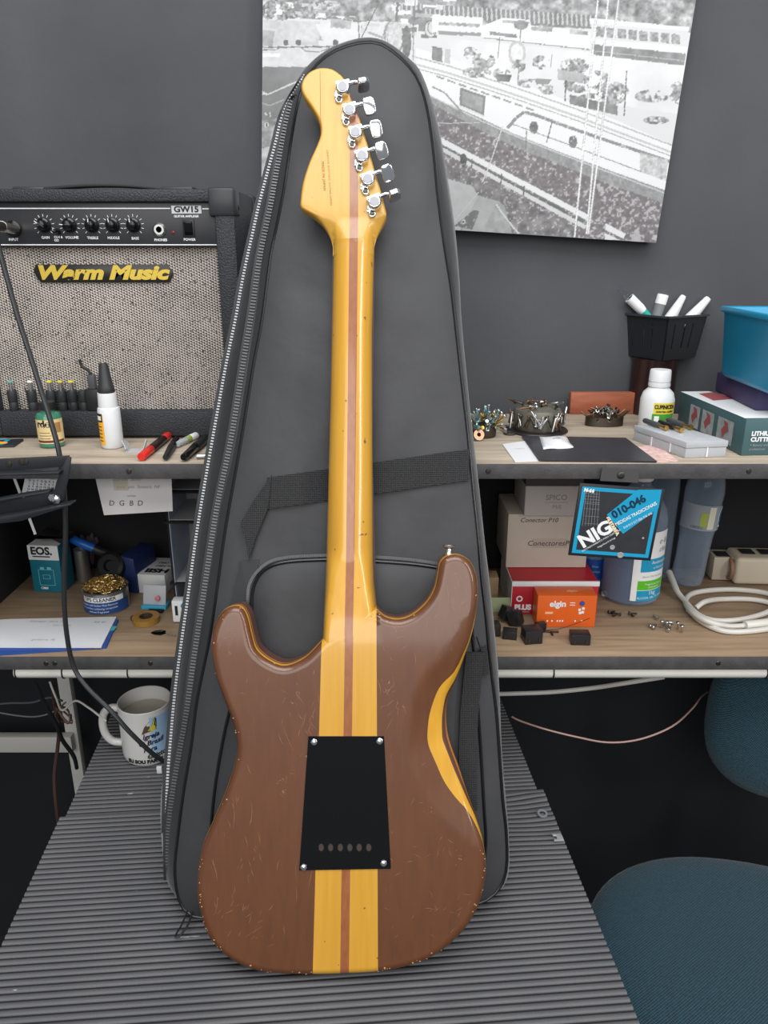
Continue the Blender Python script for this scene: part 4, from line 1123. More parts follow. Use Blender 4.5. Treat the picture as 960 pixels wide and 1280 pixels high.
def grille_mat():
    m = bpy.data.materials.new('silver_grille_cloth'); m.use_nodes = True; nt, b = nodes_of(m)
    tc = N(nt, 'ShaderNodeTexCoord'); sp = N(nt, 'ShaderNodeSeparateXYZ'); nt.links.new(tc.outputs['Object'], sp.inputs[0])
    k = 2*math.pi/0.0037
    sx = math_(nt, 'SINE', math_(nt, 'MULTIPLY', sp.outputs['X'], k)); sz = math_(nt, 'SINE', math_(nt, 'MULTIPLY', sp.outputs['Z'], k))
    sx2 = math_(nt, 'SINE', math_(nt, 'MULTIPLY', sp.outputs['X'], k/2)); 
    sg = math_(nt, 'SIGN', sx2)
    w = math_(nt, 'ADD', math_(nt, 'MULTIPLY', sx, 0.8), math_(nt, 'MULTIPLY', sz, sg))
    n = N(nt, 'ShaderNodeTexNoise', Scale=26, Detail=5); nt.links.new(tc.outputs['Object'], n.inputs['Vector'])
    n2 = N(nt, 'ShaderNodeTexNoise', Scale=320, Detail=1); nt.links.new(tc.outputs['Object'], n2.inputs['Vector'])
    f = math_(nt, 'GREATER_THAN', w, math_(nt, 'ADD', math_(nt, 'MULTIPLY', n.outputs['Fac'], 1.6), -1.15))
    c = mixc(nt, f, rgb(46, 42, 40), rgb(184, 174, 164))
    c = mixc(nt, math_(nt, 'GREATER_THAN', n2.outputs['Fac'], 0.68), c, rgb(60, 54, 52))
    nt.links.new(c, b.inputs['Base Color']); b.inputs['Roughness'].default_value = 0.6
    bp = N(nt, 'ShaderNodeBump', Strength=0.5, Distance=0.001); nt.links.new(w, bp.inputs['Height']); nt.links.new(bp.outputs[0], b.inputs['Normal'])
    return m
gz0 = frb+ft-0.002; gz1 = al(100, 308, RC)[2]; pz1 = ft+AH-frt
m_ = MB(); m_.box((0, RC+0.003, (gz0+gz1)/2), (AW-2*fr+0.001, 0.006, gz1-gz0)); gr = m_.build('grille', grille_mat(), amp)
PANY = 0.008
pnz0 = al(100, 309, PANY)[2]
m_ = MB(); m_.box((0, PANY+0.012, (pnz0+pz1)/2), (AW-2*fr+0.001, 0.024, pz1-pnz0)); pan = m_.build('control_panel', mat('panel_black', rgb(42, 42, 45), 0.4, noise=0.1), amp, bevel=0.001)
def pn(px, py): return al(px, py, PANY-0.0004)
for row in (260.5, 306):
    a = pn(-20, row); c = pn(213 if row < 300 else 273, row+1.2 if row > 300 else row+1.5)
    x0 = -hw+fr+0.002; m_ = MB(); m_.box(((x0+c[0])/2, PANY-0.0004, a[2]), (c[0]-x0, 0.0005, 0.0013)); m_.build('trim_line', WPRINT, pan)
a = pn(253, 261); c = pn(271, 261); m_ = MB(); m_.box(((a[0]+c[0])/2, PANY-0.0004, a[2]), (c[0]-a[0], 0.0005, 0.0013)); m_.build('trim_line', WPRINT, pan)
def ptxt(s_, px, py, size, m, **kw):
    p = pn(px, py); return text_front('lettering', s_, size, p[0], PANY-0.0006, p[2], m, pan, **kw)
for s_, px, py in (('INPUT', 17, 299.5), ('GAIN', 57, 297), ('VOLUME', 90, 297), ('TREBLE', 116, 297.5), ('MIDDLE', 142, 297.5), ('BASS', 169, 298), ('PHONES', 201, 300), ('POWER', 237, 299.5), ('CLN &', 73, 296.5), ('OD', 71, 300.5)):
    ptxt(s_, px, py, 0.0046 if len(s_) > 3 and '&' not in s_ else 0.0040, WPRINT, bold=0.00012)
p0 = pn(214, 257); p1 = pn(252, 267)
m_ = MB(); m_.box(((p0[0]+p1[0])/2, PANY-0.0005, (p0[2]+p1[2])/2), (p1[0]-p0[0], 0.0008, p0[2]-p1[2])); m_.build('model_plate', mat('silver_plate', rgb(196, 196, 198), 0.4), pan)
p = pn(233, 262); text_front('lettering', 'GW15', 0.0105, p[0], PANY-0.0011, p[2], PRINT, pan, bold=0.0004, sx=1.15)
ptxt('GUITAR AMPLIFIER', 233, 270.5, 0.0040, WPRINT, bold=0.0001)
def knob(px, py, r, ang, scale=True):
    p = pn(px, py); M = Matrix.Translation((p[0], PANY, p[2])) @ rotm(math.pi/2, 0, 0) @ rotm(0, 0, ang)
    m_ = MB(); m_.lathe([(r, 0), (r*1.0, 0.004), (r*0.72, 0.005), (r*0.62, 0.013), (r*0.55, 0.014), (0, 0.014)], M, 20)
    m_.box((0, r*0.1, 0.010), (r*0.30, r*1.55, 0.011), M)
    k = m_.build('knob', BLACKG, pan, bevel=0.0004)
    s_ = MB(); s_.box((0, r*0.62, 0.0158), (r*0.10, r*0.5, 0.0006), M); s_.build('pointer', WPRINT, k)
    if scale:
        t = MB(); Mt = Matrix.Translation((p[0], PANY-0.0003, p[2])) @ rotm(math.pi/2, 0, 0)
        for q in range(11):
            a = R(225-27*q); t.box((0, 0, 0), (0.0032, 0.0006, 0.0004), Mt @ rotm(0, 0, a) @ Matrix.Translation((r*1.35, 0, 0)))
        t.build('dial_marks', WPRINT, k, smooth=0)
for px, an in ((55, 0.9), (87, 1.5), (115, -0.1), (141, 0.1), (167, 0.1)): knob(px, 281.5, 0.0092, an)
knob(72.5, 289.5, 0.0036, 0.3, False)
p = pn(199.5, 287); M = Matrix.Translation((p[0], PANY, p[2])) @ rotm(math.pi/2, 0, 0)
m_ = MB(); m_.lathe([(0.0088, 0), (0.0088, 0.002), (0.0066, 0.0045), (0.004, 0.0045), (0.0032, 0.001)], M, 24, False); j = m_.build('headphone_jack', STEEL, pan)
MB().lathe([(0.0034, 0.0012), (0, 0.0012)], M, 16).build('socket_hole', BLACKM, j)
p = pn(216.5, 290.5); MB().lathe([(0.0021, 0), (0.0020, 0.0012), (0, 0.002)], Matrix.Translation((p[0], PANY, p[2])) @ rotm(math.pi/2, 0, 0), 14).build('indicator_lamp', mat('red_lamp', rgb(120, 36, 40), 0.3), pan)
p = pn(236, 285.5); m_ = MB(); m_.box((p[0], PANY-0.0008, p[2]), (0.0160, 0.0025, 0.0225)); sw = m_.build('power_switch', BLACK, pan, bevel=0.0006)
m_ = MB(); m_.box((0, 0, 0), (0.0112, 0.005, 0.0170), TR((p[0], PANY-0.0024, p[2]), rx=R(12))); m_.build('rocker', BLACKG, sw, bevel=0.0008)
p = pn(17, 286); M = Matrix.Translation((p[0], PANY, p[2])) @ rotm(math.pi/2, 0, 0); MB().lathe([(0.0105, 0), (0.0105, 0.003), (0.006, 0.004), (0.0, 0.004)], M, 24).build('input_jack', BLACKG, pan)
# nameplate
q0 = al(41, 330.5, RC-0.003); q1 = al(217, 353, RC-0.003)
bw = q1[0]-q0[0]; bh = q0[2]-q1[2]; cx = (q0[0]+q1[0])/2; cz = (q0[2]+q1[2])/2
ch = bh*0.42; bp_ = [(-bw/2+ch*0.7, -bh/2), (bw/2-ch*0.6, -bh/2), (bw/2, -bh*0.1), (bw/2, bh*0.12), (bw/2-ch*0.7, bh/2), (-bw/2+ch*0.3, bh/2), (-bw/2, bh*0.12), (-bw/2+0.002, -bh*0.12)]
Mf = Matrix.Translation((cx, RC-0.0002, cz)) @ FRONT
m_ = MB(); m_.prism(bp_, 0, 0.003, Mf); nm = m_.build('nameplate', mat('nameplate_black', rgb(34, 32, 30), 0.35), amp, bevel=0.0008)
nm['label'] = 'dark nameplate with gold italic letters'
GOLD = mat('gold_letters', rgb(214, 184, 74), 0.35, 0.4)
for s_, px in (('Warm', 86), ('Music', 172)):
    p = al(px, 341.5, RC-0.0035); text('lettering', s_, 0.0245, Matrix.Translation((p[0], RC-0.0035, p[2])) @ FRONT, GOLD, nm, shear=0.28, bold=0.0013, sx=1.42)
# corner protectors on top, and the carrying handle
for sx in (-1, 1):
    for sy, dirn in ((0.0, 1), (AD, -1)):
        m_ = MB(); c = 0.035; o_ = 0.0010
        m_.box((sx*(hw-c/2+o_), sy+dirn*(0.008-o_), ft+AH-c/2+o_), (c, 0.018, c)); m_.box((sx*(hw-0.008+o_), sy+dirn*(c/2-o_), ft+AH-c/2+o_), (0.018, c, c)); m_.box((sx*(hw-c/2+o_), sy+dirn*(c/2-o_), ft+AH-0.008+o_), (c, c, 0.018))
        cp = m_.build('corner_protector', mat('corner_plastic', rgb(46, 48, 51), 0.4), amp, bevel=0.0035)
        k = MB(); k.lathe([(0.004, 0), (0.003, 0.0015), (0, 0.002)], TR((sx*(hw+o_+0.0005), sy+dirn*0.024, ft+AH-0.022), ry=sx*math.pi/2), 12); k.build('corner_screw', STEELD, cp)
hx0 = al(40, 230, 0.09)[0]; hx1 = al(224, 232, 0.09)[0]
hd = MB(); hd.ribbon([(hx0+(hx1-hx0)*k/16, 0.09, ft+AH+0.0012+0.007*math.sin(math.pi*k/16)) for k in range(17)], (0, 1, 0), 0.026, (0, 0, 1), 0.004); hd = hd.build('handle', BLACK, amp, bevel=0.0008)
for x in (hx0, hx1): MB().box((x, 0.09, ft+AH+0.004), (0.045, 0.032, 0.008)).build('handle_cap', mat('corner_plastic', rgb(50, 52, 55), 0.35), hd, bevel=0.002)

# plug tips standing on the amplifier's front lip
lipz = UP+ft+frb
TIPC = [((18, 511), (88, 168, 150)), ((42, 511), (226, 226, 222)), ((66, 511), (214, 200, 60)), ((79.5, 511), (214, 196, 60)), ((93, 511), (220, 204, 66)), ((106, 511), None)]
TXT = ['green tipped black power plug at the left end of the row on the amplifier lip', 'white tipped black power plug standing second on the amplifier lip', 'yellow tipped black power plug just right of the hanging cable on the amplifier lip', 'yellow tipped black power plug in the middle of three yellow tips', 'yellow tipped black power plug furthest right of three yellow tips', 'black power plug with no coloured tip standing beside the glue bottle nozzle']
for k, ((px, py), c) in enumerate(TIPC):
    p = at_y(px, py, AY+0.0088); t = thing('power_plug', TXT[k], 'plug', (p.x, AY+0.0088, lipz+0.0003), group='power plug tips on the amplifier lip')
    tl = R(4) if k == 0 else 0
    m_ = MB(); m_.lathe([(0.0062, 0), (0.0066, 0.001), (0.0066, 0.0105), (0.0061, 0.0115), (0.0068, 0.0125), (0.0070, 0.026), (0.0062, 0.0285), (0, 0.0285)], None, 20); m_.build('grip', mat('plug_black', rgb(40, 42, 44), 0.5), t)
    if c:
        MB().lathe([(0.0026, 0.0283), (0.0026, 0.040)], None, 14).build('barrel', STEEL, t)
        MB().lathe([(0.0040, 0.040), (0.0040, 0.0418), (0.0022, 0.0424), (0, 0.0424)], None, 14).build('tip_ring', mat('tip_%d' % k, rgb(*c), 0.5), t)
p = at_y(119, 511, AY+0.0080); t = thing('angled_plug', 'black right-angle plug block behind the glue bottle on the amplifier lip', 'plug', (p.x, AY+0.0082, lipz+0.0003))
MB().box((0, 0, 0.0155), (0.0190, 0.0145, 0.031)).build('block', BLACK, t, bevel=0.001)
MB().box((0.0005, 0, 0.041), (0.0095, 0.010, 0.020)).build('stem', mat('plug_grey', rgb(70, 72, 76), 0.5), t, bevel=0.0008)
MB().tube([(0, 0, 0.050), (-0.004, 0, 0.058), (-0.012, 0, 0.0635), (-0.0135, 0, 0.073)], 0.0022, 8, 5).build('hook_arm', BLACK, t)

# ================================================================== cable and lamp arm at the left
CBL = mat('black_cable', rgb(40, 41, 43), 0.4)
ip = at_y(17, 286, AY-0.012)
jp = thing('instrument_cable', 'long black instrument cable hanging from the amplifier input jack', 'cable', ip)
def rel(px, py, y): return tuple(at_y(px, py, y)-ip)
a = rel(19, 287, AY+0.004); b_ = rel(2, 283, AY-0.055); c = rel(-8, 285, AY-0.085)
MB().cyl(a, b_, 0.0062, 0.0066, 20).build('plug_sleeve', mat('nickel', rgb(206, 202, 190), 0.25, 1.0), jp)
MB().cyl(b_, c, 0.0062, 0.0042, 16).build('strain_relief', BLACK, jp)
MB().tube([c, rel(-4, 300, AY-0.10), rel(8, 345, AY-0.105), rel(22, 395, AY-0.115), rel(38, 445, AY-0.13), rel(52, 490, 0.955), rel(63, 525, 0.945), rel(73, 562, 0.936), rel(79, 600, 0.932), rel(82, 660, 0.93), rel(80, 720, 0.93), rel(82, 780, 0.93), rel(91, 830, 0.93), rel(108, 858, 0.92), rel(138, 888, 0.905), rel(165, 918, 0.898), rel(196, 946, 0.905), rel(225, 962, 0.93)], 0.0033, 10, 8).build('cord', CBL, jp)

LM = mat('black_sheet_metal', rgb(46, 48, 52), 0.4, 0.3)
la_y = 0.915
la = thing('lamp_arm', 'black folded sheet metal arm with chrome pivot bolt at left of shelves', 'lamp arm', at_y(73, 622, la_y))
lo = at_y(73, 622, la_y)
def lr(px, py): p = at_y(px, py, la_y)-lo; return (p.x, p.z)
def plate_xz(name, pts, y0, y1, m, parent, bevel=0.0006):
    M = rotm(math.pi/2, 0, 0)   # local xy -> x,z ; z -> -y
    return MB().prism([lr(*p) for p in pts], -y1, -y0, M).build(name, m, parent, bevel=bevel)
plate_xz('upper_arm', [(-60, 580), (0, 573.5), (87, 569.5), (83, 583), (0, 590), (-60, 594)], 0, 0.002, LM, la)
plate_xz('upper_arm_flange', [(-60, 592), (0, 588.5), (80, 586), (79, 590), (0, 591), (-60, 597)], -0.014, 0.0, LM, la)
plate_xz('elbow_link', [(84, 570), (90, 571), (88, 590), (80, 625), (70, 628), (67, 618), (72, 600)], -0.003, -0.0005, LM, la)
plate_xz('lower_arm', [(-60, 628), (0, 622), (28, 622.5), (66, 611.5), (72, 618), (68, 629), (34, 638), (0, 643), (-60, 650)], 0.001, 0.003, LM, la)
plate_xz('lower_arm_flange', [(-60, 648), (0, 642), (33, 637), (95, 624.5), (95, 626.5), (34, 646), (0, 650), (-60, 658)], -0.016, 0.001, LM, la)
plate_xz('lower_arm_lip', [(-60, 627), (0, 621.5), (28, 616), (66, 610.5), (66, 612.5), (28, 619), (0, 624.5), (-60, 630)], -0.012, 0.002, LM, la)
m_ = MB(); m_.cyl((0, 0.006, 0), (0, -0.007, 0), 0.0036, seg=16); m_.lathe([(0.0058, 0), (0.0054, 0.002), (0.003, 0.0038), (0, 0.004)], TR((0, -0.007, 0), rx=math.pi/2), 18); m_.lathe([(0.0052, 0), (0.0052, 0.002)], TR((-0.006, -0.002, 0.001), rx=math.pi/2), 6)
m_.build('pivot_bolt', CHROME, la)
for px, py in ((11, 580), (27, 577.5), (32, 577)):
    q = lr(px, py); MB().lathe([(0.0038, 0), (0.0034, 0.001), (0.001, 0.0012)], TR((q[0], 0, q[1]), rx=math.pi/2), 12).build('arm_screw', STEELD, la)

# white strip hanging behind the arm
a = at_y(14, 588, 0.985); c = at_y(44, 668, 1.03)
o = MB().ribbon([tuple(Vector((0, 0, 0))), tuple(c-a)], (1, 0, 0.3), 0.0036, (0, 1, 0), 0.0012).build('white_strip', WHITE, loc=a)
tag(o, 'thin white plastic strip hanging diagonally behind the black lamp arm', 'strip')

# ================================================================== upper shelf, left
def face_text(parent, s_, size, x, y, z, m, **kw): return text_front('lettering', s_, size, x, y, z, m, parent, **kw)
# small green glass bottle
p = on_up(60, 561)
t = thing('glass_bottle', 'small green glass bottle with cream label and dark cap beside the cable', 'bottle', (p.x, p.y+0.016, UP), R(20))
MB().lathe([(0.0, 0.0006), (0.0155, 0.0006), (0.0172, 0.003), (0.0172, 0.044), (0.0150, 0.0475), (0.0095, 0.0495), (0.0095, 0.053), (0, 0.053)], None, 32).build('glass', mat('green_glass', rgb(58, 120, 96), 0.12, coat=0.3), t)
MB().cylpatch(0.01735, -1.4, 1.4, 0.007, 0.0405, 24).build('label_sheet', mat('cream_label', rgb(214, 190, 138), 0.6, noise=0.1, nscale=300), t)
text_cyl('lettering', 'rdo', 0.0135, 0.0175, -0.45, 0.0345, PRINT, t, bold=0.0006)
for k, w_ in enumerate((0.9, 1.0, 0.9)): MB().cylpatch(0.0175, -0.9, -0.9+w_, 0.022-k*0.004, 0.0228-k*0.004, 8).build('print_line', mat('brown_print', rgb(96, 66, 40), 0.6), t)
MB().cylpatch(0.0175, -1.2, 1.2, 0.0085, 0.0118, 12).build('print_band', mat('red_brown_print', rgb(96, 52, 40), 0.6), t)
MB().cylpatch(0.01755, 0.35, 0.95, 0.022, 0.036, 8).build('print_seal', mat('tan_print', rgb(160, 120, 70), 0.6), t)
MB().lathe([(0.0108, 0.0525), (0.0112, 0.054), (0.0108, 0.063), (0, 0.0632)], None, 24).build('cap', BLACK, t)
# glue bottle
p = on_up(137, 562)
t = thing('glue_bottle', 'white glue bottle with tall black nozzle cap standing before the amplifier', 'bottle', (p.x, p.y+0.014, UP), R(4))
MB().lathe([(0, 0.0005), (0.0135, 0.0005), (0.0152, 0.003), (0.0152, 0.053), (0.0142, 0.0565), (0.0120, 0.0575), (0, 0.0575)], None, 32).build('bottle_body', mat('milky_plastic', rgb(218, 220, 222), 0.3), t)
MB().lathe([(0.0125, 0.0572), (0.0130, 0.059), (0.0122, 0.077), (0, 0.077)], None, 28).build('collar', WHITE, t)
MB().lathe([(0.0108, 0.0768), (0.0112, 0.078), (0.0105, 0.086), (0.0098, 0.087), (0.0062, 0.114), (0.0050, 0.1165), (0, 0.117)], None, 24).build('nozzle_cap', mat('black_cap', rgb(44, 44, 46), 0.5), t)
MB().cylpatch(0.01535, -1.5, -0.35, 0.006, 0.049, 14).build('label_sheet', mat('yellow_label', rgb(238, 172, 40), 0.5), t)
MB().cylpatch(0.0154, -1.5, -0.42, 0.038, 0.050, 12).build('label_band', PRINT, t)
MB().cylpatch(0.01545, -1.4, -0.55, 0.0405, 0.0465, 8).build('label_patch', WPRINT, t)
for k in range(5): MB().cylpatch(0.0154, -1.25+0.0*k, -0.55, 0.011+k*0.005, 0.0125+k*0.005, 6).build('print_line', mat('brown_print', rgb(96, 66, 40), 0.6), t)
# blue pouch and cyan-edged card at the left edge
p = on_up(0, 556)
o = MB().box((0, 0, 0.0016), (0.075, 0.040, 0.003), TR((-0.012, 0.0, 0.0002), rz=0.10)).build('string_card', mat('dark_card', rgb(34, 38, 44), 0.5), loc=(p.x, p.y, UP), bevel=0.0004)
tag(o, 'flat dark card with cyan border lying under the blue pouch', 'card')
CY = mat('cyan_print', rgb(36, 150, 186), 0.45)
for c, d in (((0.0185, 0, 0.0034), (0.006, 0.036, 0.0003)), ((-0.012, -0.0165, 0.0034), (0.066, 0.004, 0.0003)), ((-0.012, 0.0165, 0.0034), (0.066, 0.004, 0.0003))):
    MB().box(c, d, TR((-0.012, 0, 0.0002), rz=0.10)).build('border', CY, o)
MB().lathe([(0.013, 0.0034), (0.013, 0.0038), (0, 0.0038)], Matrix.Translation((0.0, -0.004, 0)) @ Matrix.Diagonal((1, 0.6, 1, 1)), 20).build('yellow_mark', mat('yellow_label', rgb(238, 172, 40), 0.5), o)
p2 = on_up(-4, 540)
vs, fs = [], []
m_ = MB(); m_.lathe([(0.0, 0.0), (0.022, 0.001), (0.0245, 0.008), (0.019, 0.019), (0.008, 0.024), (0, 0.0248)], Matrix.Diagonal((1.0, 0.62, 1, 1)), 24)
o = m_.build('fabric_pouch', mat('blue_fabric', rgb(40, 84, 150), 0.6, bump=0.4, bscale=120), loc=(p2.x, p2.y+0.012, UP+0.0042)); tag(o, 'small blue fabric pouch at the left end of the upper shelf', 'pouch')
# clear tray
p = on_up(168, 566)
t = thing('plastic_tray', 'small clear folded plastic tray between glue bottle and red marker', 'tray', (p.x, p.y+0.008, UP), R(8))
MB().box((0, 0, 0.0012), (0.026, 0.016, 0.0016)).build('base', FROST, t)
for sx in (-1, 1): MB().box((0, 0, 0), (0.0012, 0.024, 0.013), TR((sx*0.0125, 0.003, 0.0085), ry=sx*0.35, rx=-0.3)).build('side_wall', FROST, t)
# pens
def pen(label, a, b_, r, segs, group='pens on the upper shelf'):
    A = on_up(*a); B = on_up(*b_); A.z = B.z = UP+r+0.0004
    t = thing('marker_pen', label, 'pen', (A.x, A.y, UP), group=group)
    d = B-A; L = d.length
    q = Matrix.Translation((0, 0, r+0.0004)) @ d.to_track_quat('Z', 'Y').to_matrix().to_4x4()
    for nm, f0, f1, m, r0, r1 in segs:
        MB().lathe([(r*r0*0.9, f0*L), (r*r0, f0*L+0.001), (r*r1, f1*L-0.001), (r*r1*0.9, f1*L)], q, 16).build(nm, m, t)
RED = mat('red_plastic', rgb(206, 44, 36), 0.35); 
pen('black marker pen with red cap and red end lying on shelf front', (177, 577), (211, 549), 0.0058, [('cap', 0, 0.33, RED, 0.95, 1.0), ('barrel', 0.33, 0.8, mat('dark_red_black', rgb(44, 26, 26), 0.35), 1, 1), ('end_plug', 0.8, 1.0, RED, 1.0, 0.9)])
pen('black ballpoint pen right beside the red marker', (207, 577), (221, 553), 0.0050, [('barrel', 0, 0.55, BLACK, 0.7, 1.05), ('cap', 0.55, 1.0, BLACKG, 1, 0.9)])
pen('thick black marker with pocket clip next to the gig bag', (230, 578), (258, 553), 0.0062, [('barrel', 0, 0.5, BLACKG, 0.75, 1.0), ('cap', 0.5, 1.0, BLACK, 1.05, 1.0)])
pen('pale marker with green stripe lying behind the black pens', (222, 560), (246, 548), 0.0048, [('barrel', 0, 0.5, FROST, 0.8, 1.0), ('stripe', 0.5, 0.65, mat('lime', rgb(150, 170, 60), 0.5), 1, 1), ('cap', 0.65, 1, WHITE, 1, 1)])
pen('slim silver pen just visible against the gig bag', (246, 574), (268, 573), 0.0034, [('barrel', 0, 0.8, STEEL, 1, 1), ('tip', 0.8, 1.0, STEELD, 1, 0.5)])

# papers hung behind the upper shelf edge
def sheet(name, label, cat, px4, y, m, th=0.0006, curl=0.0):
    P = [at_y(px, py, y) for px, py in px4]; o0 = P[3]
    vs = [tuple(p-o0) for p in P]; vs += [(v[0], v[1]+th, v[2]) for v in vs]
    o = MB().add(vs, [(0, 3, 2, 1), (4, 5, 6, 7), (0, 1, 5, 4), (1, 2, 6, 5), (2, 3, 7, 6), (3, 0, 4, 7)]).build(name, m, loc=o0)
    return tag(o, label, cat), o0
cal, c0 = sheet('calendar_page', 'white calendar page hanging under the upper shelf behind the lamp arm', 'calendar', [(33, 589), (74.5, 590), (70, 620), (26, 622)], 1.0, WHITEP)
def sh_text(o, o0, s_, px, py, y, size, m, **kw):
    p = at_y(px, py, y)-o0; return text_front('lettering', s_, size, p.x, -0.0005, p.z, m, o, **kw)
GREYT = mat('calendar_ink', rgb(70, 70, 74), 0.7)
sh_text(cal, c0, 'ABRIL', 41, 595, 1.0, 0.0052, GREYT, bold=0.0002); sh_text(cal, c0, '2023', 67, 598.5, 1.0, 0.0040, GREYT)
dn = 1
for r_ in range(5):
    for k in range(7):
        if r_ == 0: s_ = 'DSTQQSS'[k]
        else: s_ = str(dn); dn += 1
        sh_text(cal, c0, s_, 37.5+k*4.9-r_*0.6, 600.5+r_*3.6+k*0.35, 1.0, 0.0036, GREYT, bold=0.00012)
nt_, n0 = sheet('note_sheet', 'white sheet with handwritten letters hanging under the upper shelf', 'paper', [(117, 588), (214, 589), (216, 639), (130, 644)], 1.005, mat('note_paper', rgb(206, 202, 200), 0.8))
INK = mat('pen_ink', rgb(60, 56, 60), 0.7); INKF = mat('faded_ink', rgb(150, 142, 140), 0.7)
for s_, px in (('D', 139.5), ('G', 152), ('B', 164), ('D', 175)): sh_text(nt_, n0, s_, px, 629, 1.005, 0.0105, INK, shear=0.15)
sh_text(nt_, n0, 'Cordas  Bom', 158, 599, 1.005, 0.0070, INKF, shear=0.3); sh_text(nt_, n0, 'tons  em  Sonora  Nf', 172, 608.5, 1.005, 0.0068, INKF, shear=0.3)
sh_text(nt_, n0, 'notas', 164, 619.5, 1.005, 0.0058, INKF, shear=0.3)
p = at_y(151, 606, 1.005)-n0; MB().box((p.x, -0.0003, p.z), (0.020, 0.0002, 0.016)).build('tape_stain', mat('tape_stain', rgb(186, 178, 160), 0.6), nt_)

# ================================================================== lower shelf, left
def base_box(name, label, cat, px, py, w, d, h, m, rz=0.0, plane=LOW, bevel=0.0008, group=None):
    """box whose front-bottom centre sits at pixel (px,py) on the plane"""
    p = at_z(px, py, plane)
    t = thing(name, label, cat, (p.x, p.y, plane+0.0002), rz, group)
    b = MB().box((0, d/2, h/2), (w, d, h)).build('carton', m, t, bevel=bevel)
    return t, b
# EOS carton
t, b = base_box('carton_box', 'white and teal carton marked EOS standing at the left of the lower shelf', 'box', 61.5, 740, 0.052, 0.040, 0.083, mat('teal_card', rgb(22, 108, 126), 0.5), R(-5))
WC = mat('white_card', rgb(222, 222, 222), 0.6)
MB().box((0, -0.0003, 0.0705), (0.0522, 0.0006, 0.0250)).build('white_panel', WC, t); MB().box((0, 0.02, 0.0832), (0.0518, 0.0398, 0.0006)).build('top_flap', WC, t)
face_text(t, 'EOS.', 0.0185, -0.003, -0.0008, 0.0735, PRINT, bold=0.0008); MB().box((-0.004, -0.0008, 0.0640), (0.030, 0.0003, 0.0022)).build('stripe', mat('teal_dark', rgb(30, 70, 86), 0.5), t)
TL = mat('pale_teal_print', rgb(120, 190, 200), 0.5)
for c, d in (((0, 0, 0.0405), (0.026, 0.0004, 0.0007)), ((0, 0, 0.0125), (0.026, 0.0004, 0.0007)), ((-0.013, 0, 0.0265), (0.0007, 0.0004, 0.028)), ((0.013, 0, 0.0265), (0.0007, 0.0004, 0.028)), ((-0.006, 0, 0.043), (0.007, 0.0004, 0.004)), ((0.006, 0, 0.043), (0.007, 0.0004, 0.004)), ((0, 0, 0.0240), (0.012, 0.0004, 0.0006)), ((0, 0, 0.0310), (0.012, 0.0004, 0.0006)), ((-0.006, 0, 0.0275), (0.0006, 0.0004, 0.0076)), ((0.006, 0, 0.0275), (0.0006, 0.0004, 0.0076))):
    MB().box((c[0], -0.0003, c[2]), d).build('bag_outline', TL, t)
face_text(t, 'CBBS', 0.0055, -0.006, -0.0008, 0.0072, WPRINT, bold=0.0002)
pb = t.location
o = MB().prism([(-0.024, 0), (0.028, 0), (0.026, -0.010), (-0.004, 0.007), (-0.014, 0.009)], -0.018, 0.018, FRONT).build('wedge', BLACKM, loc=(pb.x+0.010, pb.y+0.020, pb.z+0.0936+0.0004), bevel=0.0008)
o.location.z = pb.z+0.0838+0.0102; tag(o, 'black plastic wedge lying on top of the EOS carton', 'wedge')
# narrow white strip box and dark box behind
t, b = base_box('carton_box', 'narrow white carton standing behind the EOS carton', 'box', 56.5, 705, 0.0175, 0.02, 0.115, WC, R(-6))
t, b = base_box('carton_box', 'dark brown slim carton behind the black cable above the EOS carton', 'box', 76, 706, 0.030, 0.022, 0.118, mat('brown_card', rgb(58, 44, 40), 0.6), 0)
face_text(t, 'Café', 0.006, 0.002, -0.0004, 0.100, GPRINT)
# blue tool handle, silver can
p = on_low(103, 730)
o = MB().lathe([(0.0, 0.0005), (0.0115, 0.0005), (0.0122, 0.002), (0.0118, 0.058), (0.0124, 0.060), (0.0105, 0.0605), (0.0100, 0.052), (0, 0.052)], None, 24).build('metal_cup', mat('aluminium', rgb(176, 174, 170), 0.35, 0.9), loc=(p.x, p.y+0.012, LOW+0.0004)); tag(o, 'slim silver metal cup standing behind the brass wool tin', 'cup')
cx, cy = p.x, p.y+0.012
t = thing('pliers_tool', 'blue handled tool resting on the silver cup', 'tool', (cx, cy, LOW+0.062))
MB().tube([(-0.018, 0.004, 0.019), (-0.004, 0, 0.012), (0.010, -0.002, 0.0065), (0.024, -0.002, 0.0)], 0.0075, 12, 6).build('handle', mat('bright_blue_plastic', rgb(26, 92, 176), 0.35), t)
MB().tube([(0.023, -0.002, 0.0005), (0.034, 0.0, -0.006), (0.046, 0.004, -0.012)], 0.0085, 12, 6).build('grip_end', BLACK, t)
p = on_low(112, 712)
m_ = MB()
for k in range(14):
    a = k*2.4; m_.tube([(0, 0, 0), (0.006*math.cos(a), 0.006*math.sin(a), 0.012), (0.013*math.cos(a+0.6), 0.010*math.sin(a+0.6), 0.010+0.010*rnd.random())], 0.0022, 6, 4)
o = m_.build('cloth_scrap', mat('mauve_cloth', rgb(110, 92, 104), 0.8), loc=(p.x, p.y+0.02, LOW+0.001)); tag(o, 'crumpled mauve cloth scrap behind the blue handled tool', 'cloth'); o.location.z = LOW+0.001
o.scale = (1.3, 1.3, 3.6)
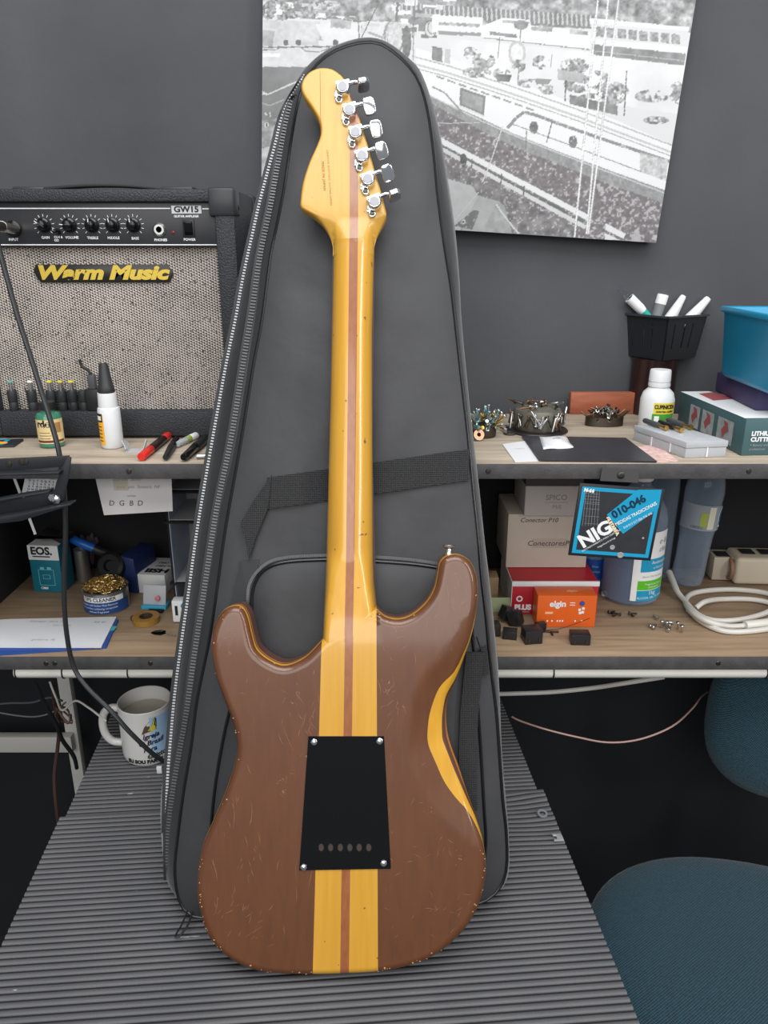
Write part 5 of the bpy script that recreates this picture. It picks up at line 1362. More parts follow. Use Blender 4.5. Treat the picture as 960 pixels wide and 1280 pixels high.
# tape dispenser, navy
p = on_low(148, 741)
t = thing('tape_dispenser', 'navy blue tape dispenser with black round core behind the brass wool tin', 'dispenser', (p.x, p.y+0.004, LOW+0.0004), R(-14))
NAVY = mat('navy_plastic', rgb(32, 46, 92), 0.4)
MB().prism([(-0.036, 0), (0.036, 0), (0.034, 0.062), (0.010, 0.066), (-0.006, 0.050), (-0.030, 0.022)], -0.034, 0.034, TR((0, 0.034, 0)) @ FRONT).build('housing', NAVY, t, bevel=0.003)
MB().lathe([(0.024, 0), (0.024, 0.008), (0.019, 0.012), (0.010, 0.012), (0.008, 0.006), (0, 0.006)], TR((-0.006, -0.001, 0.046), rx=R(62)), 28).build('core_wheel', BLACK, t)
# tip cleaner tin with brass wool
p = on_low(125, 770)
TRR = 0.0350; TH_ = 0.036
t = thing('cleaner_tin', 'silver tin of golden brass wool with blue and white label', 'tin', (p.x, p.y+TRR, LOW+0.0004))
MB().lathe([(0, 0), (TRR-0.001, 0), (TRR, 0.001), (TRR, TH_-0.002), (TRR+0.001, TH_), (TRR-0.001, TH_+0.0008), (TRR-0.002, TH_-0.002), (TRR-0.002, TH_-0.012), (0, TH_-0.012)], None, 48).build('tin_body', mat('tin', rgb(186, 186, 188), 0.28, 0.95), t)
MB().cylpatch(TRR+0.0003, -1.5, 1.5, 0.002, 0.021, 40).build('blue_label', mat('blue_label', rgb(36, 74, 138), 0.45), t)
MB().cylpatch(TRR+0.0004, -0.8, 1.15, 0.0215, 0.0305, 28).build('white_label', WPRINT, t)
text_cyl('lettering', 'TIPS CLEANER', 0.0085, TRR+0.0006, 0.02, 0.0262, PRINT, t, bold=0.0002)
for k, s_ in enumerate(('Compact with Solder Flux Remover', 'No Lead-free soldering compatible', 'without Fragrance')):
    text_cyl('lettering', s_, 0.0044, TRR+0.0006, -0.05, 0.0172-k*0.0056, WPRINT, t)
m_ = MB()
for k in range(230):
    a = rnd.uniform(0, 2*math.pi); rr = 0.0305*math.sqrt(rnd.random()); x, y = rr*math.cos(a), rr*math.sin(a); z = 0.034+0.014*(1-(rr/0.033)**2)*rnd.uniform(0.4, 1)
    pts = []; ax = rnd.uniform(0, 6.28); tl = rnd.uniform(-0.8, 0.8); ra = rnd.uniform(0.003, 0.0055)
    for q in range(9):
        b2 = q/8*rnd.uniform(5, 7); v = Vector((ra*math.cos(b2), ra*math.sin(b2), 0.0004*q)); v = Euler((tl, 0, ax)).to_matrix() @ v; pts.append((x+v.x, y+v.y, max(z+v.z, 0.030)))
    m_.tube(pts, 0.00055, 4, 2)
m_.build('brass_wool', mat('brass_wool', rgb(222, 190, 122), 0.32, 0.85), t, kind='stuff', recalc=False)
# white printed carton
t, b = base_box('carton_box', 'white carton with upside down black lettering beside the desk organiser', 'box', 191, 742, 0.047, 0.075, 0.034, WC, R(-6))
text('lettering', 'HSII', 0.0215, TR((0.004, 0.018, 0.0344), rz=math.pi), PRINT, t, bold=0.0012, sx=1.1)
text('lettering', 'H-1007', 0.0095, TR((0.008, 0.038, 0.0344), rz=math.pi), PRINT, t, bold=0.0003); text('lettering', 'H-1997', 0.0095, TR((0.008, 0.052, 0.0344), rz=math.pi), PRINT, t, bold=0.0003)
# small clear case with cyan base
p = on_low(192, 763)
t = thing('clear_case', 'small clear plastic case with cyan base in front of the white carton', 'case', (p.x, p.y, LOW+0.0004), R(-4))
MB().box((0, 0.012, 0.0035), (0.040, 0.024, 0.007)).build('base', mat('cyan_plastic', rgb(70, 160, 190), 0.3), t, bevel=0.001)
MB().box((0, 0, 0.016), (0.037, 0.004, 0.032), TR((0, 0.007, 0.0065), rx=R(-16))).build('lid', FROST, t, bevel=0.001)
MB().lathe([(0.0045, 0), (0.004, 0.002), (0, 0.003)], TR((0.006, 0.006, 0.018), rx=R(74)), 14).build('pink_mark', mat('pink', rgb(190, 110, 120), 0.5), t)
MB().box((0.006, -0.006, 0.0018), (0.024, 0.008, 0.003)).build('black_foot', BLACKM, t)
# desk organiser
y_o = 1.085
xo0 = xcol(213, 700, y_o); xo1 = xo0+0.095
t = thing('desk_organiser', 'black and white compartment organiser standing left of the gig bag', 'organiser', ((xo0+xo1)/2, y_o, LOW+0.0004))
W_ = xo1-xo0; HO = UP-0.0185-LOW-0.006; DO = 0.11
MB().box((-W_/2+0.0015, DO/2, HO/2), (0.003, DO, HO)).build('side_wall', BLACKM, t); MB().box((W_/2-0.0015, DO/2, HO/2), (0.003, DO, HO)).build('side_wall', BLACKM, t)
MB().box((0, DO-0.0015, HO/2), (W_-0.006, 0.003, HO)).build('back_wall', mat('light_grey_inside', rgb(176, 176, 178), 0.6), t)
MB().box((-W_/2+0.0036, DO/2-0.002, HO/2), (0.0010, DO-0.006, HO)).build('liner', mat('pale_blue_liner', rgb(170, 182, 200), 0.6), t)
for row in (615, 653, 730):
    z = zrow(row, y_o)-LOW; MB().box((-0.002, DO/2-0.003, z), (W_+0.004, DO, 0.003)).build('divider', BLACKM, t)
    MB().box((0.0, DO/2, z+0.0022), (W_-0.008, DO-0.008, 0.001)).build('tray_liner', mat('light_grey_inside', rgb(176, 176, 178), 0.6), t)
MB().box((0, DO/2-0.004, HO-0.002), (W_, DO, 0.003)).build('top_panel', BLACKM, t)
zc_ = zrow(765, y_o-0.02); MB().box((-W_/2+0.014, -0.012, 0.0200), (0.026, 0.018, 0.036)).build('front_card', WHITE, t, bevel=0.002)
MB().box((-W_/2+0.008, -0.0212, 0.022), (0.0042, 0.0006, 0.016)).build('card_slot', PRINT, t); MB().lathe([(0.010, 0), (0.010, 0.0006), (0, 0.0006)], TR((-W_/2+0.024, -0.0212, 0.030), rx=math.pi/2) @ Matrix.Diagonal((0.9, 0.6, 1, 1)), 20).build('blue_mark', CY, t)
# tape roll
p = on_low(183, 777)
t = thing('tape_roll', 'roll of yellow brown adhesive tape lying flat before the clear case', 'tape', (p.x, p.y, LOW+0.0004))
MB().lathe([(0.0105, 0), (0.0205, 0), (0.0205, 0.0090), (0.0105, 0.0090), (0.0105, 0)], None, 32, False).build('tape', mat('kraft_tape', rgb(150, 112, 52), 0.4), t)
MB().lathe([(0.0085, 0), (0.0106, 0), (0.0106, 0.0094), (0.0085, 0.0094), (0.0085, 0)], None, 24, False).build('core', mat('dark_core', rgb(62, 50, 36), 0.7), t)
o = MB().tube([(-0.022, 0.004, 0.0), (-0.024, 0.008, 0.003), (-0.021, 0.014, 0.001)], 0.003, 8, 4).build('tape_end', mat('dark_core', rgb(62, 50, 36), 0.7), t)
# guitar pick and its small chain
p = on_low(200, 792)
o = MB().prism([(-0.014, 0.0), (-0.010, 0.006), (0.0, 0.009), (0.007, 0.006), (0.009, -0.002), (0.002, -0.007), (-0.008, -0.005)], 0, 0.0012).build('guitar_pick', BLACKG, loc=(p.x, p.y, LOW+0.0008), rot=(0, 0, 0), bevel=0.0004); tag(o, 'black guitar pick lying on the lower shelf near the gig bag', 'pick')
m_ = MB()
for k in range(6): m_.tube([(0.012+k*0.0024+0.0016*math.cos(a), -0.004-k*0.001+0.0016*math.sin(a), 0.0008) for a in [q*math.pi/4 for q in range(8)]], 0.0004, 5, 0, True)
o = m_.build('ball_chain', STEEL, loc=(p.x, p.y, LOW+0.0008)); tag(o, 'tiny silver chain beside the black guitar pick', 'chain')
# envelope and booklet
def flat_sheet(name, label, cat, px4, plane, z0, th, m):
    P = [at_z(px, py, plane) for px, py in px4]; c = sum(P, Vector())/len(P)
    o = MB().prism([(q.x-c.x, q.y-c.y) for q in P], 0, th).build(name, m, loc=(c.x, c.y, plane+z0)); return tag(o, label, cat), c
bk, c = flat_sheet('booklet', 'blue and teal booklet under the white envelope on the lower shelf', 'booklet', [(-60, 784), (148, 777), (133, 811), (-60, 824)], LOW, 0.0004, 0.003, mat('blue_cover', rgb(44, 78, 150), 0.5))
a = at_z(143, 788, LOW)-c; MB().box((a.x-0.004, a.y, 0.0031), (0.012, 0.014, 0.0002)).build('teal_patch', mat('teal_print', rgb(60, 170, 180), 0.5), bk)
ev, c = flat_sheet('envelope', 'white written envelope lying on the blue booklet', 'envelope', [(-50, 782), (13, 778), (146, 775), (127, 813), (-50, 812.5)], LOW, 0.0038, 0.002, WHITEP)
for s_, px, py in (('Entregar  para  Luis', 62, 781), ('em maos', 78, 786), ('guitarra  Rj', 55, 804), ('R$ 40', 125, 782)):
    a = at_z(px, py, LOW)-c; text('lettering', s_, 0.0075, TR((a.x, a.y, 0.0022)), INKF, ev, shear=0.2)

# ================================================================== under the shelf, left
p = at_z(178, 957, TABLE)
MR, MHt = 0.0415, 0.097
t = thing('coffee_mug', 'white mug with printed lettering standing on the mat left of the gig bag', 'mug', (p.x, p.y+MR, TABLE-0.0046+0.0002))
mz = mat('mug_ceramic', rgb(212, 210, 206), 0.25)
MB().lathe([(0, 0.0), (MR-0.006, 0.0), (MR-0.003, 0.0015), (MR-0.0006, 0.007), (MR, 0.014), (MR, MHt-0.001), (MR-0.0012, MHt), (MR-0.0028, MHt-0.001), (MR-0.0034, MHt-0.01), (MR-0.0036, 0.012), (MR-0.010, 0.006), (0, 0.006)], None, 56).build('mug_body', mz, t)
hp = [(-MR+0.002, 0, 0.080), (-MR-0.010, -0.001, 0.083), (-MR-0.022, -0.002, 0.076), (-MR-0.028, -0.002, 0.058), (-MR-0.026, -0.002, 0.036), (-MR-0.016, -0.001, 0.021), (-MR+0.002, 0, 0.018)]
MB().tube(hp, 0.0062, 12, 8).build('handle', mz, t)
MB().lathe([(0, 0.074), (MR-0.0042, 0.074), (MR-0.0046, 0.070), (0, 0.070)], None, 40, False).build('drink', mat('murky_drink', rgb(186, 180, 164), 0.3), t)
DB = mat('navy_print', rgb(30, 36, 64), 0.5)
MB().cylpatch(MR+0.0002, 0.42, 1.3, 0.022, 0.088, 20).build('blue_wash', mat('pale_blue_print', rgb(160, 190, 220), 0.4), t)
for k, (s_, a_) in enumerate((('Igreja', 0.42), ('O Brasil', 0.40), ('Para', 0.34), ('Cristo', 0.56))):
    text_cyl('lettering', s_, 0.0118, MR+0.0005, a_, 0.0560-k*0.0118, DB, t, tilt=0.10, shear=0.3, bold=0.0004)
text_cyl('lettering', 'EU SOU PARTE DESSA', 0.0085, MR+0.0005, 0.42, 0.0105, PRINT, t, bold=0.0006)
text_cyl('lettering', 'FAMILIA', 0.0062, MR+0.0005, 0.52, 0.0185, mat('olive_print', rgb(90, 96, 40), 0.5), t, bold=0.0003)
def mugpoly(nm, pts, m):
    out = [((MR+0.0005)*math.sin(a), -(MR+0.0005)*math.cos(a), z) for a, z in pts]; MB().add(out, [tuple(range(len(out)))]).build(nm, m, t, smooth=0, recalc=False)
mugpoly('emblem', [(0.10, 0.060), (0.22, 0.073), (0.40, 0.081), (0.62, 0.086), (0.66, 0.066), (0.40, 0.064), (0.20, 0.062)], mat('emblem_brown', rgb(88, 72, 60), 0.5))
mugpoly('emblem', [(0.34, 0.066), (0.50, 0.074), (0.62, 0.0865), (0.68, 0.068), (0.50, 0.0635)], mat('emblem_yellow', rgb(206, 196, 60), 0.5)); mugpoly('emblem', [(0.58, 0.074), (0.63, 0.088), (0.69, 0.084), (0.68, 0.070)], DB)
mugpoly('emblem', [(0.17, 0.053), (0.19, 0.053), (0.20, 0.063), (0.17, 0.062)], mat('emblem_red', rgb(140, 60, 50), 0.5))
# small white chip by the bag
p = at_z(200, 962, TABLE-0.004)
o = MB().box((0, 0, 0.006), (0.008, 0.004, 0.012)).build('white_chip', WHITE, loc=(p.x+0.002, p.y-0.008, TABLE-0.0042), bevel=0.0006); tag(o, 'small white plastic piece on the mat between mug and gig bag', 'chip')
# white metal frame under the shelf
t = thing('metal_trestle', 'white metal trestle standing in the dark under the lower shelf', 'trestle', at_y(85, 1100, 1.22)); t.location.z = 0.0
fo_ = Vector(t.location)
WM = mat('white_painted_metal', rgb(196, 194, 188), 0.4)
xa = xcol(76, 880, 1.22); xb = xcol(91, 880, 1.22); zb = zrow(934, 1.22); zt_ = LOW-0.0185
MB().box(((xa+xb)/2-fo_.x, 0.008, (zt_+0.0)/2), (xb-xa, 0.016, zt_-0.001)).build('upright', WM, t, bevel=0.001)
x0 = xcol(-60, 926, 1.20); MB().box(((x0+xb)/2-0.006-fo_.x, -0.0085, (zrow(919, 1.21)+zb)/2), (xb-x0, 0.016, zrow(919, 1.21)-zb)).build('cross_bar', WM, t, bevel=0.001)
# cables under the shelf
def cable(name, label, pts, r, m, cat='cable', smooth=6):
    P = [at_y(px, py, y) for px, py, y in pts]; o0 = P[-1]
    o = MB().tube([tuple(q-o0) for q in P], r, 8, smooth).build(name, m, loc=o0); return tag(o, label, cat)
BRN = mat('brown_cable', rgb(70, 48, 44), 0.5); WCB = mat('white_cable', rgb(206, 202, 194), 0.4); GCB = mat('grey_cable', rgb(120, 120, 122), 0.5)
cable('electric_cable', 'black cable dropping diagonally from the pipe past the white frame', [(44, 853, 1.04), (56, 880, 1.06), (70, 905, 1.08), (78, 925, 1.10), (92, 945, 1.12), (96, 960, 1.14)], 0.0035, CBL)
cable('electric_cable', 'dark brown cable hanging straight down under the lower shelf', [(66, 855, 1.09), (68, 880, 1.10), (74, 905, 1.10), (72, 935, 1.10), (68, 970, 1.09), (70, 1005, 1.08), (74, 1035, 1.08)], 0.0032, BRN)
cable('thin_wire', 'pale wire curving from the white frame towards the mug handle', [(62, 852, 1.07), (70, 872, 1.07), (78, 888, 1.08), (94, 876, 1.06), (110, 884, 1.04), (122, 893, 1.02), (132, 901, 1.0)], 0.0017, WCB)
cable('thin_wire', 'pale wire sagging from the left edge to the white frame', [(-20, 886, 1.15), (0, 891, 1.15), (40, 896, 1.14), (66, 890, 1.12), (82, 878, 1.10)], 0.0014, GCB)
cable('thin_wire', 'grey wire running almost level to the tangled knot', [(-20, 882, 1.16), (10, 879, 1.16), (40, 878, 1.15), (62, 872, 1.13), (78, 876, 1.12)], 0.0018, mat('dark_grey_cable', rgb(84, 86, 90), 0.5))
pts = []
for k in range(40):
    a = k*0.75; pts.append((80+9*math.cos(a)+2*math.sin(a*1.7), 893+10*math.sin(a*1.1)+0.05*k, 1.10+0.012*math.sin(a*0.63)))
cable('tangled_wire', 'knot of thin brown wire tangled around the white upright', pts, 0.0012, mat('red_brown_wire', rgb(112, 84, 76), 0.5))

# ================================================================== upper shelf, right: screws and magnets
def screw_mesh(L, r, hr):
    m_ = MB(); m_.lathe([(0, 0), (hr*0.8, 0.0002), (hr, 0.0012), (hr*0.9, 0.0022), (r, 0.0026), (r, L-0.002), (0.0002, L)], None, 8)
    me = bpy.data.meshes.new('screw'); me.from_pydata(m_.v, [], m_.f); me.polygons.foreach_set('use_smooth', [True]*len(me.polygons)); me.set_sharp_from_angle(angle=R(40)); return me
SCM = {}
def scr_mesh(k, m):
    key = (k, m.name)
    if key not in SCM:
        L, r, hr = [(0.020, 0.0016, 0.0034), (0.027, 0.0017, 0.0036), (0.014, 0.0015, 0.0032), (0.034, 0.0018, 0.0036)][k]
        me = screw_mesh(L, r, hr); me.materials.append(m); SCM[key] = me
    return SCM[key]
def put_screw(pos, direction, k, m, label, group):
    o = bpy.data.objects.new('screw', scr_mesh(k, m)); COL.objects.link(o)
    o.location = pos; o.rotation_euler = Vector(direction).to_track_quat('Z', 'Y').to_euler()
    return tag(o, label, 'screw', group)
SN_ = {'zinc_steel': 'small bright silver', 'teal_zinc': 'small pale teal', 'brass': 'small brass', 'dark_steel': 'small dark grey', 'rusty_steel': 'small rusty brown'}
TEALS = mat('teal_zinc', rgb(150, 182, 186), 0.3, 0.9); RUST = mat('rusty_steel', rgb(130, 96, 72), 0.45, 0.9)
# heap 1 on a small hidden magnet
p = on_up(606, 549); hx, hy = p.x, p.y+0.020
o = MB().lathe([(0, 0), (0.018, 0), (0.019, 0.002), (0.019, 0.016), (0.017, 0.018), (0, 0.018)], None, 24).build('round_magnet', STEELD, loc=(hx, hy, UP+0.0003)); tag(o, 'small round magnet inside the leftmost heap of screws by the gig bag', 'magnet')
for k in range(46):
    a = rnd.uniform(0, 6.28); e = rnd.uniform(0.05, 1.45); rr = 0.0195+0.004*rnd.random()
    d = Vector((math.cos(a)*math.cos(e), math.sin(a)*math.cos(e), math.sin(e)+0.05))
    pos = Vector((hx, hy, UP+0.011))+Vector((d.x*rr, d.y*rr*0.85, d.z*rr*0.75))
    dd = (d+Vector((rnd.uniform(-.5, .5), rnd.uniform(-.5, .5), rnd.uniform(-0.1, .7)))).normalized()
    pos.z = max(pos.z, UP+0.006); 
    if dd.z < 0: dd.z = abs(dd.z)
    mm = rnd.choice([STEEL, TEALS, TEALS, STEEL, BRASS]); k2 = rnd.choice([0, 2, 2, 0]); flip = rnd.random() < 0.6
    L = [0.020, 0.027, 0.014, 0.034][k2]
    put_screw(pos+dd*L*0.9 if flip else pos, -dd if flip else dd, k2, mm, SN_[mm.name]+' screw in the leftmost heap beside the gig bag', 'screws in the heap beside the gig bag')
o = MB().lathe([(0.003, 0), (0.0082, 0), (0.0082, 0.0016), (0.003, 0.0016), (0.003, 0)], None, 24, False).build('washer_ring', mat('bronze', rgb(150, 120, 96), 0.35, 0.9), loc=on_up(597, 549)+Vector((0, -0.010, 0.010)), rot=(R(70), 0, 0.3)); tag(o, 'large bronze washer stuck on the front of the leftmost screw heap', 'washer'); o.location.z = UP+0.0090
# heap 2: speaker magnet on a disc
p = on_up(677, 546); hx, hy = p.x, p.y+0.042
t = thing('speaker_magnet', 'round grey speaker magnet on a dark disc, covered with screws', 'magnet', (hx, hy, UP+0.0003))
MB().lathe([(0, 0), (0.046, 0), (0.0475, 0.0015), (0.046, 0.003), (0.036, 0.004), (0, 0.004)], None, 48).build('base_disc', mat('dark_disc', rgb(58, 54, 52), 0.35, 0.6), t)
MB().lathe([(0.034, 0.004), (0.036, 0.008), (0.036, 0.030), (0.034, 0.034), (0.020, 0.038), (0, 0.0385)], None, 40).build('magnet_body', mat('magnet_grey', rgb(104, 100, 90), 0.5, 0.2, noise=0.2, nscale=60), t)
for k in range(44):
    top_ = k < 14; a = rnd.uniform(-0.3, math.pi+0.3)+math.pi if not top_ else rnd.uniform(0, 6.28)
    if top_:
        rr = rnd.uniform(0.012, 0.034); pos = Vector((hx+rr*math.cos(a), hy+rr*math.sin(a), UP+0.0415)); b2 = rnd.uniform(0, 6.28); dd = Vector((math.cos(b2), math.sin(b2)*0.6, rnd.uniform(-0.02, 0.35)))
    else:
        pos = Vector((hx+0.0392*math.cos(a), hy+0.0392*math.sin(a), UP+rnd.uniform(0.012, 0.034))); b2 = rnd.uniform(-1, 1); dd = Vector((-math.sin(a)*b2*0.7, math.cos(a)*b2*0.7, rnd.choice([-1, 1, 1]))).normalized()+Vector((math.cos(a), math.sin(a), 0))*0.15
        if dd.z < 0: pos.z = UP+0.030
        else: pos.z = UP+rnd.uniform(0.010, 0.018)
    mm = rnd.choice([STEEL, STEELD, STEELD, STEEL, RUST]); put_screw(pos, dd, rnd.choice([0, 2, 0, 1]), mm, SN_[mm.name]+(' screw lying on top of the large speaker magnet' if top_ else ' screw clinging to the side of the large speaker magnet'), 'screws on the speaker magnet')
M = TR((hx-0.006, hy-0.0385, UP+0.020), rx=math.pi/2)
o = MB().lathe([(0.004, 0), (0.0062, 0), (0.0062, 0.003), (0.004, 0.003), (0.004, 0)], None, 6, False).build('hex_nut', STEEL, loc=(hx-0.006, hy-0.0362, UP+0.020), rot=(math.pi/2, 0, 0)); tag(o, 'steel hexagon nut on the front of the speaker magnet', 'nut')
# heap 3
p = on_up(759, 535); hx, hy = p.x, p.y+0.020
o = MB().lathe([(0, 0), (0.020, 0), (0.020, 0.014), (0, 0.014)], Matrix.Diagonal((1.5, 0.8, 1, 1)), 24).build('round_magnet', STEELD, loc=(hx, hy, UP+0.0003)); tag(o, 'dark oval magnet inside the right heap of grey screws', 'magnet')
for k in range(48):
    a = rnd.uniform(0, 6.28); rr = rnd.uniform(0.3, 1.0); pos = Vector((hx+0.031*rr*math.cos(a), hy+0.016*rr*math.sin(a), UP+0.018+rnd.uniform(0, 0.006)))
    b2 = rnd.uniform(0, 6.28); dd = Vector((math.cos(b2), math.sin(b2), rnd.uniform(0.0, 0.9)))
    if rr > 0.75: pos.z = UP+rnd.uniform(0.007, 0.015); dd = Vector((math.cos(a)*0.5, math.sin(a)*0.5-0.3, rnd.uniform(0.3, 1)))
    mm = rnd.choice([STEEL, STEELD, STEELD, RUST, STEEL]); put_screw(pos, dd, rnd.choice([0, 2, 2]), mm, SN_[mm.name]+' screw in the right heap before the orange plank', 'screws in the heap by the plank')
# washer disc, papers, plate, little bag
p = on_up(637, 543); o = MB().lathe([(0.003, 0), (0.0095, 0), (0.0095, 0.003), (0.003, 0.003), (0.003, 0)], None, 24, False).build('washer_ring', mat('dark_washer', rgb(92, 90, 84), 0.4, 0.8), loc=(p.x, p.y, UP+0.0004)); tag(o, 'dark flat washer lying between the left heap and the speaker magnet', 'washer')
for q in ((632, 541, 1.9), (645, 537, 2.6)):
    p = on_up(q[0], q[1]); put_screw((p.x, p.y, UP+0.0042), (math.cos(q[2]), math.sin(q[2]), 0), 0, STEEL, 'loose silver screw lying beside the dark flat washer', 'loose screws by the dark washer')
pp_, c = flat_sheet('paper_slip', 'white paper slips sticking out left from under the black plate', 'paper', [(628, 556), (656, 552), (676, 577), (644, 578.5)], UP, 0.0003, 0.0008, WHITEP)
a = on_up(650, 562)-c; text('lettering', 'NOTA', 0.005, TR((a.x, a.y, 0.001)), INKF, pp_)
pk_, c = flat_sheet('printed_leaflet', 'pink printed leaflet sticking out from under the clear organiser case', 'leaflet', [(795, 559), (822, 556), (848, 577), (820, 579)], UP, 0.0003, 0.0006, mat('pink_print', rgb(212, 178, 170), 0.6, noise=0.35, nscale=120))
pt, c = flat_sheet('metal_plate', 'thin dark grey metal plate lying flat on the upper shelf', 'plate', [(652, 547), (782, 549.5), (821, 579), (673, 577.5)], UP, 0.0013, 0.0016, mat('grey_plate', rgb(66, 66, 70), 0.38, 0.4, noise=0.15, nscale=30))
P = [at_z(px, py, UP+0.003) for px, py in ((674, 546), (707, 545.5), (717, 560), (679, 562))]; c = sum(P, Vector())/4
vs = []; n_ = 8
for j in range(n_+1):
    for i in range(n_+1):
        u_, v_ = i/n_, j/n_; q = (P[3]*(1-u_)+P[2]*u_)*(1-v_)+(P[0]*(1-u_)+P[1]*u_)*v_
        vs.append((q.x-c.x, q.y-c.y, 0.0006+0.006*math.sin(math.pi*u_)*math.sin(math.pi*v_)+0.0008*math.sin(7*u_+9*v_)))
fs = [(j*(n_+1)+i, j*(n_+1)+i+1, (j+1)*(n_+1)+i+1, (j+1)*(n_+1)+i) for j in range(n_) for i in range(n_)]
t = thing('plastic_sachet', 'small white plastic sachet lying on the dark metal plate', 'sachet', (c.x, c.y, UP+0.0030))
o = MB().add(vs, fs).build('pouch', mat('sachet_plastic', rgb(222, 222, 224), 0.25), t, smooth=70)
md = o.modifiers.new('thickness', 'SOLIDIFY'); md.thickness = 0.0006
MB().box((0, -0.004, 0.0072), (0.010, 0.001, 0.0003)).build('print_mark', PRINT, t)
# orange-brown plank leaning at the wall
a = at_y(715, 490, 1.285); b_ = at_y(790, 490, 1.285)
w_ = b_.x-a.x+0.03; h_ = a.z-UP
o = MB().box((0, 0, h_/2), (w_, 0.014, h_)).build('wood_plank', wood_mat('orange_wood', rgb(140, 74, 48), rgb(168, 96, 66), 0.55, (3, 14, 14)), loc=((a.x+b_.x)/2+0.012, 1.284, UP+0.0003), bevel=0.001); tag(o, 'orange brown wooden plank standing against the wall behind the screws', 'plank')
# brown pot with black basket on top
p = on_up(815, 520); R_ = 0.0365; yb = p.y+0.030; xb_ = xcol(815.5, 480, yb)
pot_h = zrow(449, yb-0.02)-UP
t = thing('storage_pot', 'dark brown cylindrical pot carrying the black basket on the upper shelf', 'pot', (xb_, yb, UP+0.0003))
MB().lathe([(0, 0), (R_-0.002, 0), (R_, 0.002), (R_, pot_h-0.002), (R_+0.0012, pot_h), (R_-0.002, pot_h), (R_-0.003, pot_h-0.004), (R_-0.003, 0.004), (0, 0.004)], None, 48).build('pot_body', mat('dark_brown_plastic', rgb(50, 32, 32), 0.2, noise=0.2, nscale=20), t)
bask_z = UP+pot_h+0.0012; b_top = zrow(392, yb)-bask_z
BR = R(31); bx_ = xcol(829, 420, yb)
t = thing('pen_basket', 'black square plastic basket full of tubes on the brown pot', 'basket', (bx_, yb+0.006, bask_z), BR)
s0, s1 = 0.039, 0.047; wt = 0.002
BSK = mat('basket_black', rgb(34, 36, 40), 0.4)
MB().box((0, 0, 0.0015), (2*s0, 2*s0, 0.003)).build('bottom', BSK, t)
for k in range(4):
    # each wall: an upright tapering panel with slots between ribs
    M = rotm(0, 0, k*math.pi/2)
    m_ = MB(); n_ = 5
    def wp(u_, v_, o_): hw_ = s0+(s1-s0)*v_; return (u_*hw_, -hw_+o_, v_*b_top)
    def slab(u0, u1, v0, v1, o_=0.0):
        vs = [wp(u0, v0, o_), wp(u1, v0, o_), wp(u1, v1, o_), wp(u0, v1, o_), wp(u0, v0, wt+o_), wp(u1, v0, wt+o_), wp(u1, v1, wt+o_), wp(u0, v1, wt+o_)]
        m_.add(vs, [(0, 1, 2, 3), (7, 6, 5, 4), (0, 4, 5, 1), (1, 5, 6, 2), (2, 6, 7, 3), (3, 7, 4, 0)], M)
    slab(-1, 1, 0, 0.25); slab(-1, 1, 0.80, 1.0)
    for u0, u1 in ((-1, -0.62), (-0.56, -0.08), (0.0, 0.34), (0.40, 1.0)): slab(u0, u1, 0.25, 0.80)
    m_.build('wall_panel', BSK, t)
    vs = [wp(-1.04, 0.955, -0.003), wp(1.04, 0.955, -0.003), wp(1.04, 1.0, -0.003), wp(-1.04, 1.0, -0.003), wp(-1.0, 0.955, 0), wp(1.0, 0.955, 0), wp(1.0, 1.0, 0), wp(-1.0, 1.0, 0)]
    MB().add(vs, [(0, 1, 2, 3), (7, 6, 5, 4), (0, 4, 5, 1), (1, 5, 6, 2), (2, 6, 7, 3), (3, 7, 4, 0)], M).build('rim', mat('rim_black', rgb(58, 60, 66), 0.35), t)
# tubes leaning in the basket
def tube_item(name, label, cat, top_px, bot_px, dy, segs):
    A = at_y(bot_px[0], bot_px[1], yb+0.006+dy); B = at_y(top_px[0], top_px[1], yb+0.006+dy)
    d = B-A; L = d.length; foot = A
    t = thing(name, label, cat, foot); q = d.to_track_quat('Z', 'Y').to_matrix().to_4x4()
    for nm, prof, m in segs: MB().lathe([(r_, f_*L) for r_, f_ in prof], q, 20).build(nm, m, t)
GRN = mat('turquoise_plastic', rgb(30, 160, 150), 0.35)
tube_item('syringe_tube', 'clear and turquoise applicator tube leaning left out of the black basket', 'tube', (775.5, 361), (826, 412), -0.004, [('body', [(0.003, 0), (0.0042, 0.1), (0.0070, 0.45)], GRN), ('barrel', [(0.0070, 0.45), (0.0082, 0.52), (0.0082, 0.78)], WHITE), ('plunger', [(0.0055, 0.78), (0.0055, 1.0), (0, 1.0)], CLEAR), ])
tube_item('glue_tube', 'small white capped glue tube with dark label in the black basket', 'tube', (829, 368), (816, 410), 0.004, [('body', [(0.006, 0), (0.0085, 0.15), (0.0085, 0.35)], WHITE), ('label_sheet', [(0.0087, 0.35), (0.0087, 0.72)], mat('grey_label', rgb(120, 122, 124), 0.5)), ('cap', [(0.0092, 0.72), (0.0092, 0.97), (0.0085, 1.0), (0, 1.0)], WHITE)])
tube_item('nozzle', 'white tapering nozzle standing upright in the middle of the black basket', 'nozzle', (855, 369), (828, 414), -0.010, [('cone', [(0.0095, 0.0), (0.0095, 0.35), (0.0050, 0.94), (0.0040, 0.99), (0, 1.0)], WHITE)])
tube_item('nozzle', 'long white nozzle leaning right over the rim of the black basket', 'nozzle', (886, 372), (850, 412), -0.006, [('neck', [(0.006, -0.1), (0.006, 0.12)], CLEAR), ('cone', [(0.0095, 0.12), (0.0095, 0.35), (0.0056, 0.94), (0.0046, 0.99), (0, 1.0)], WHITE)])
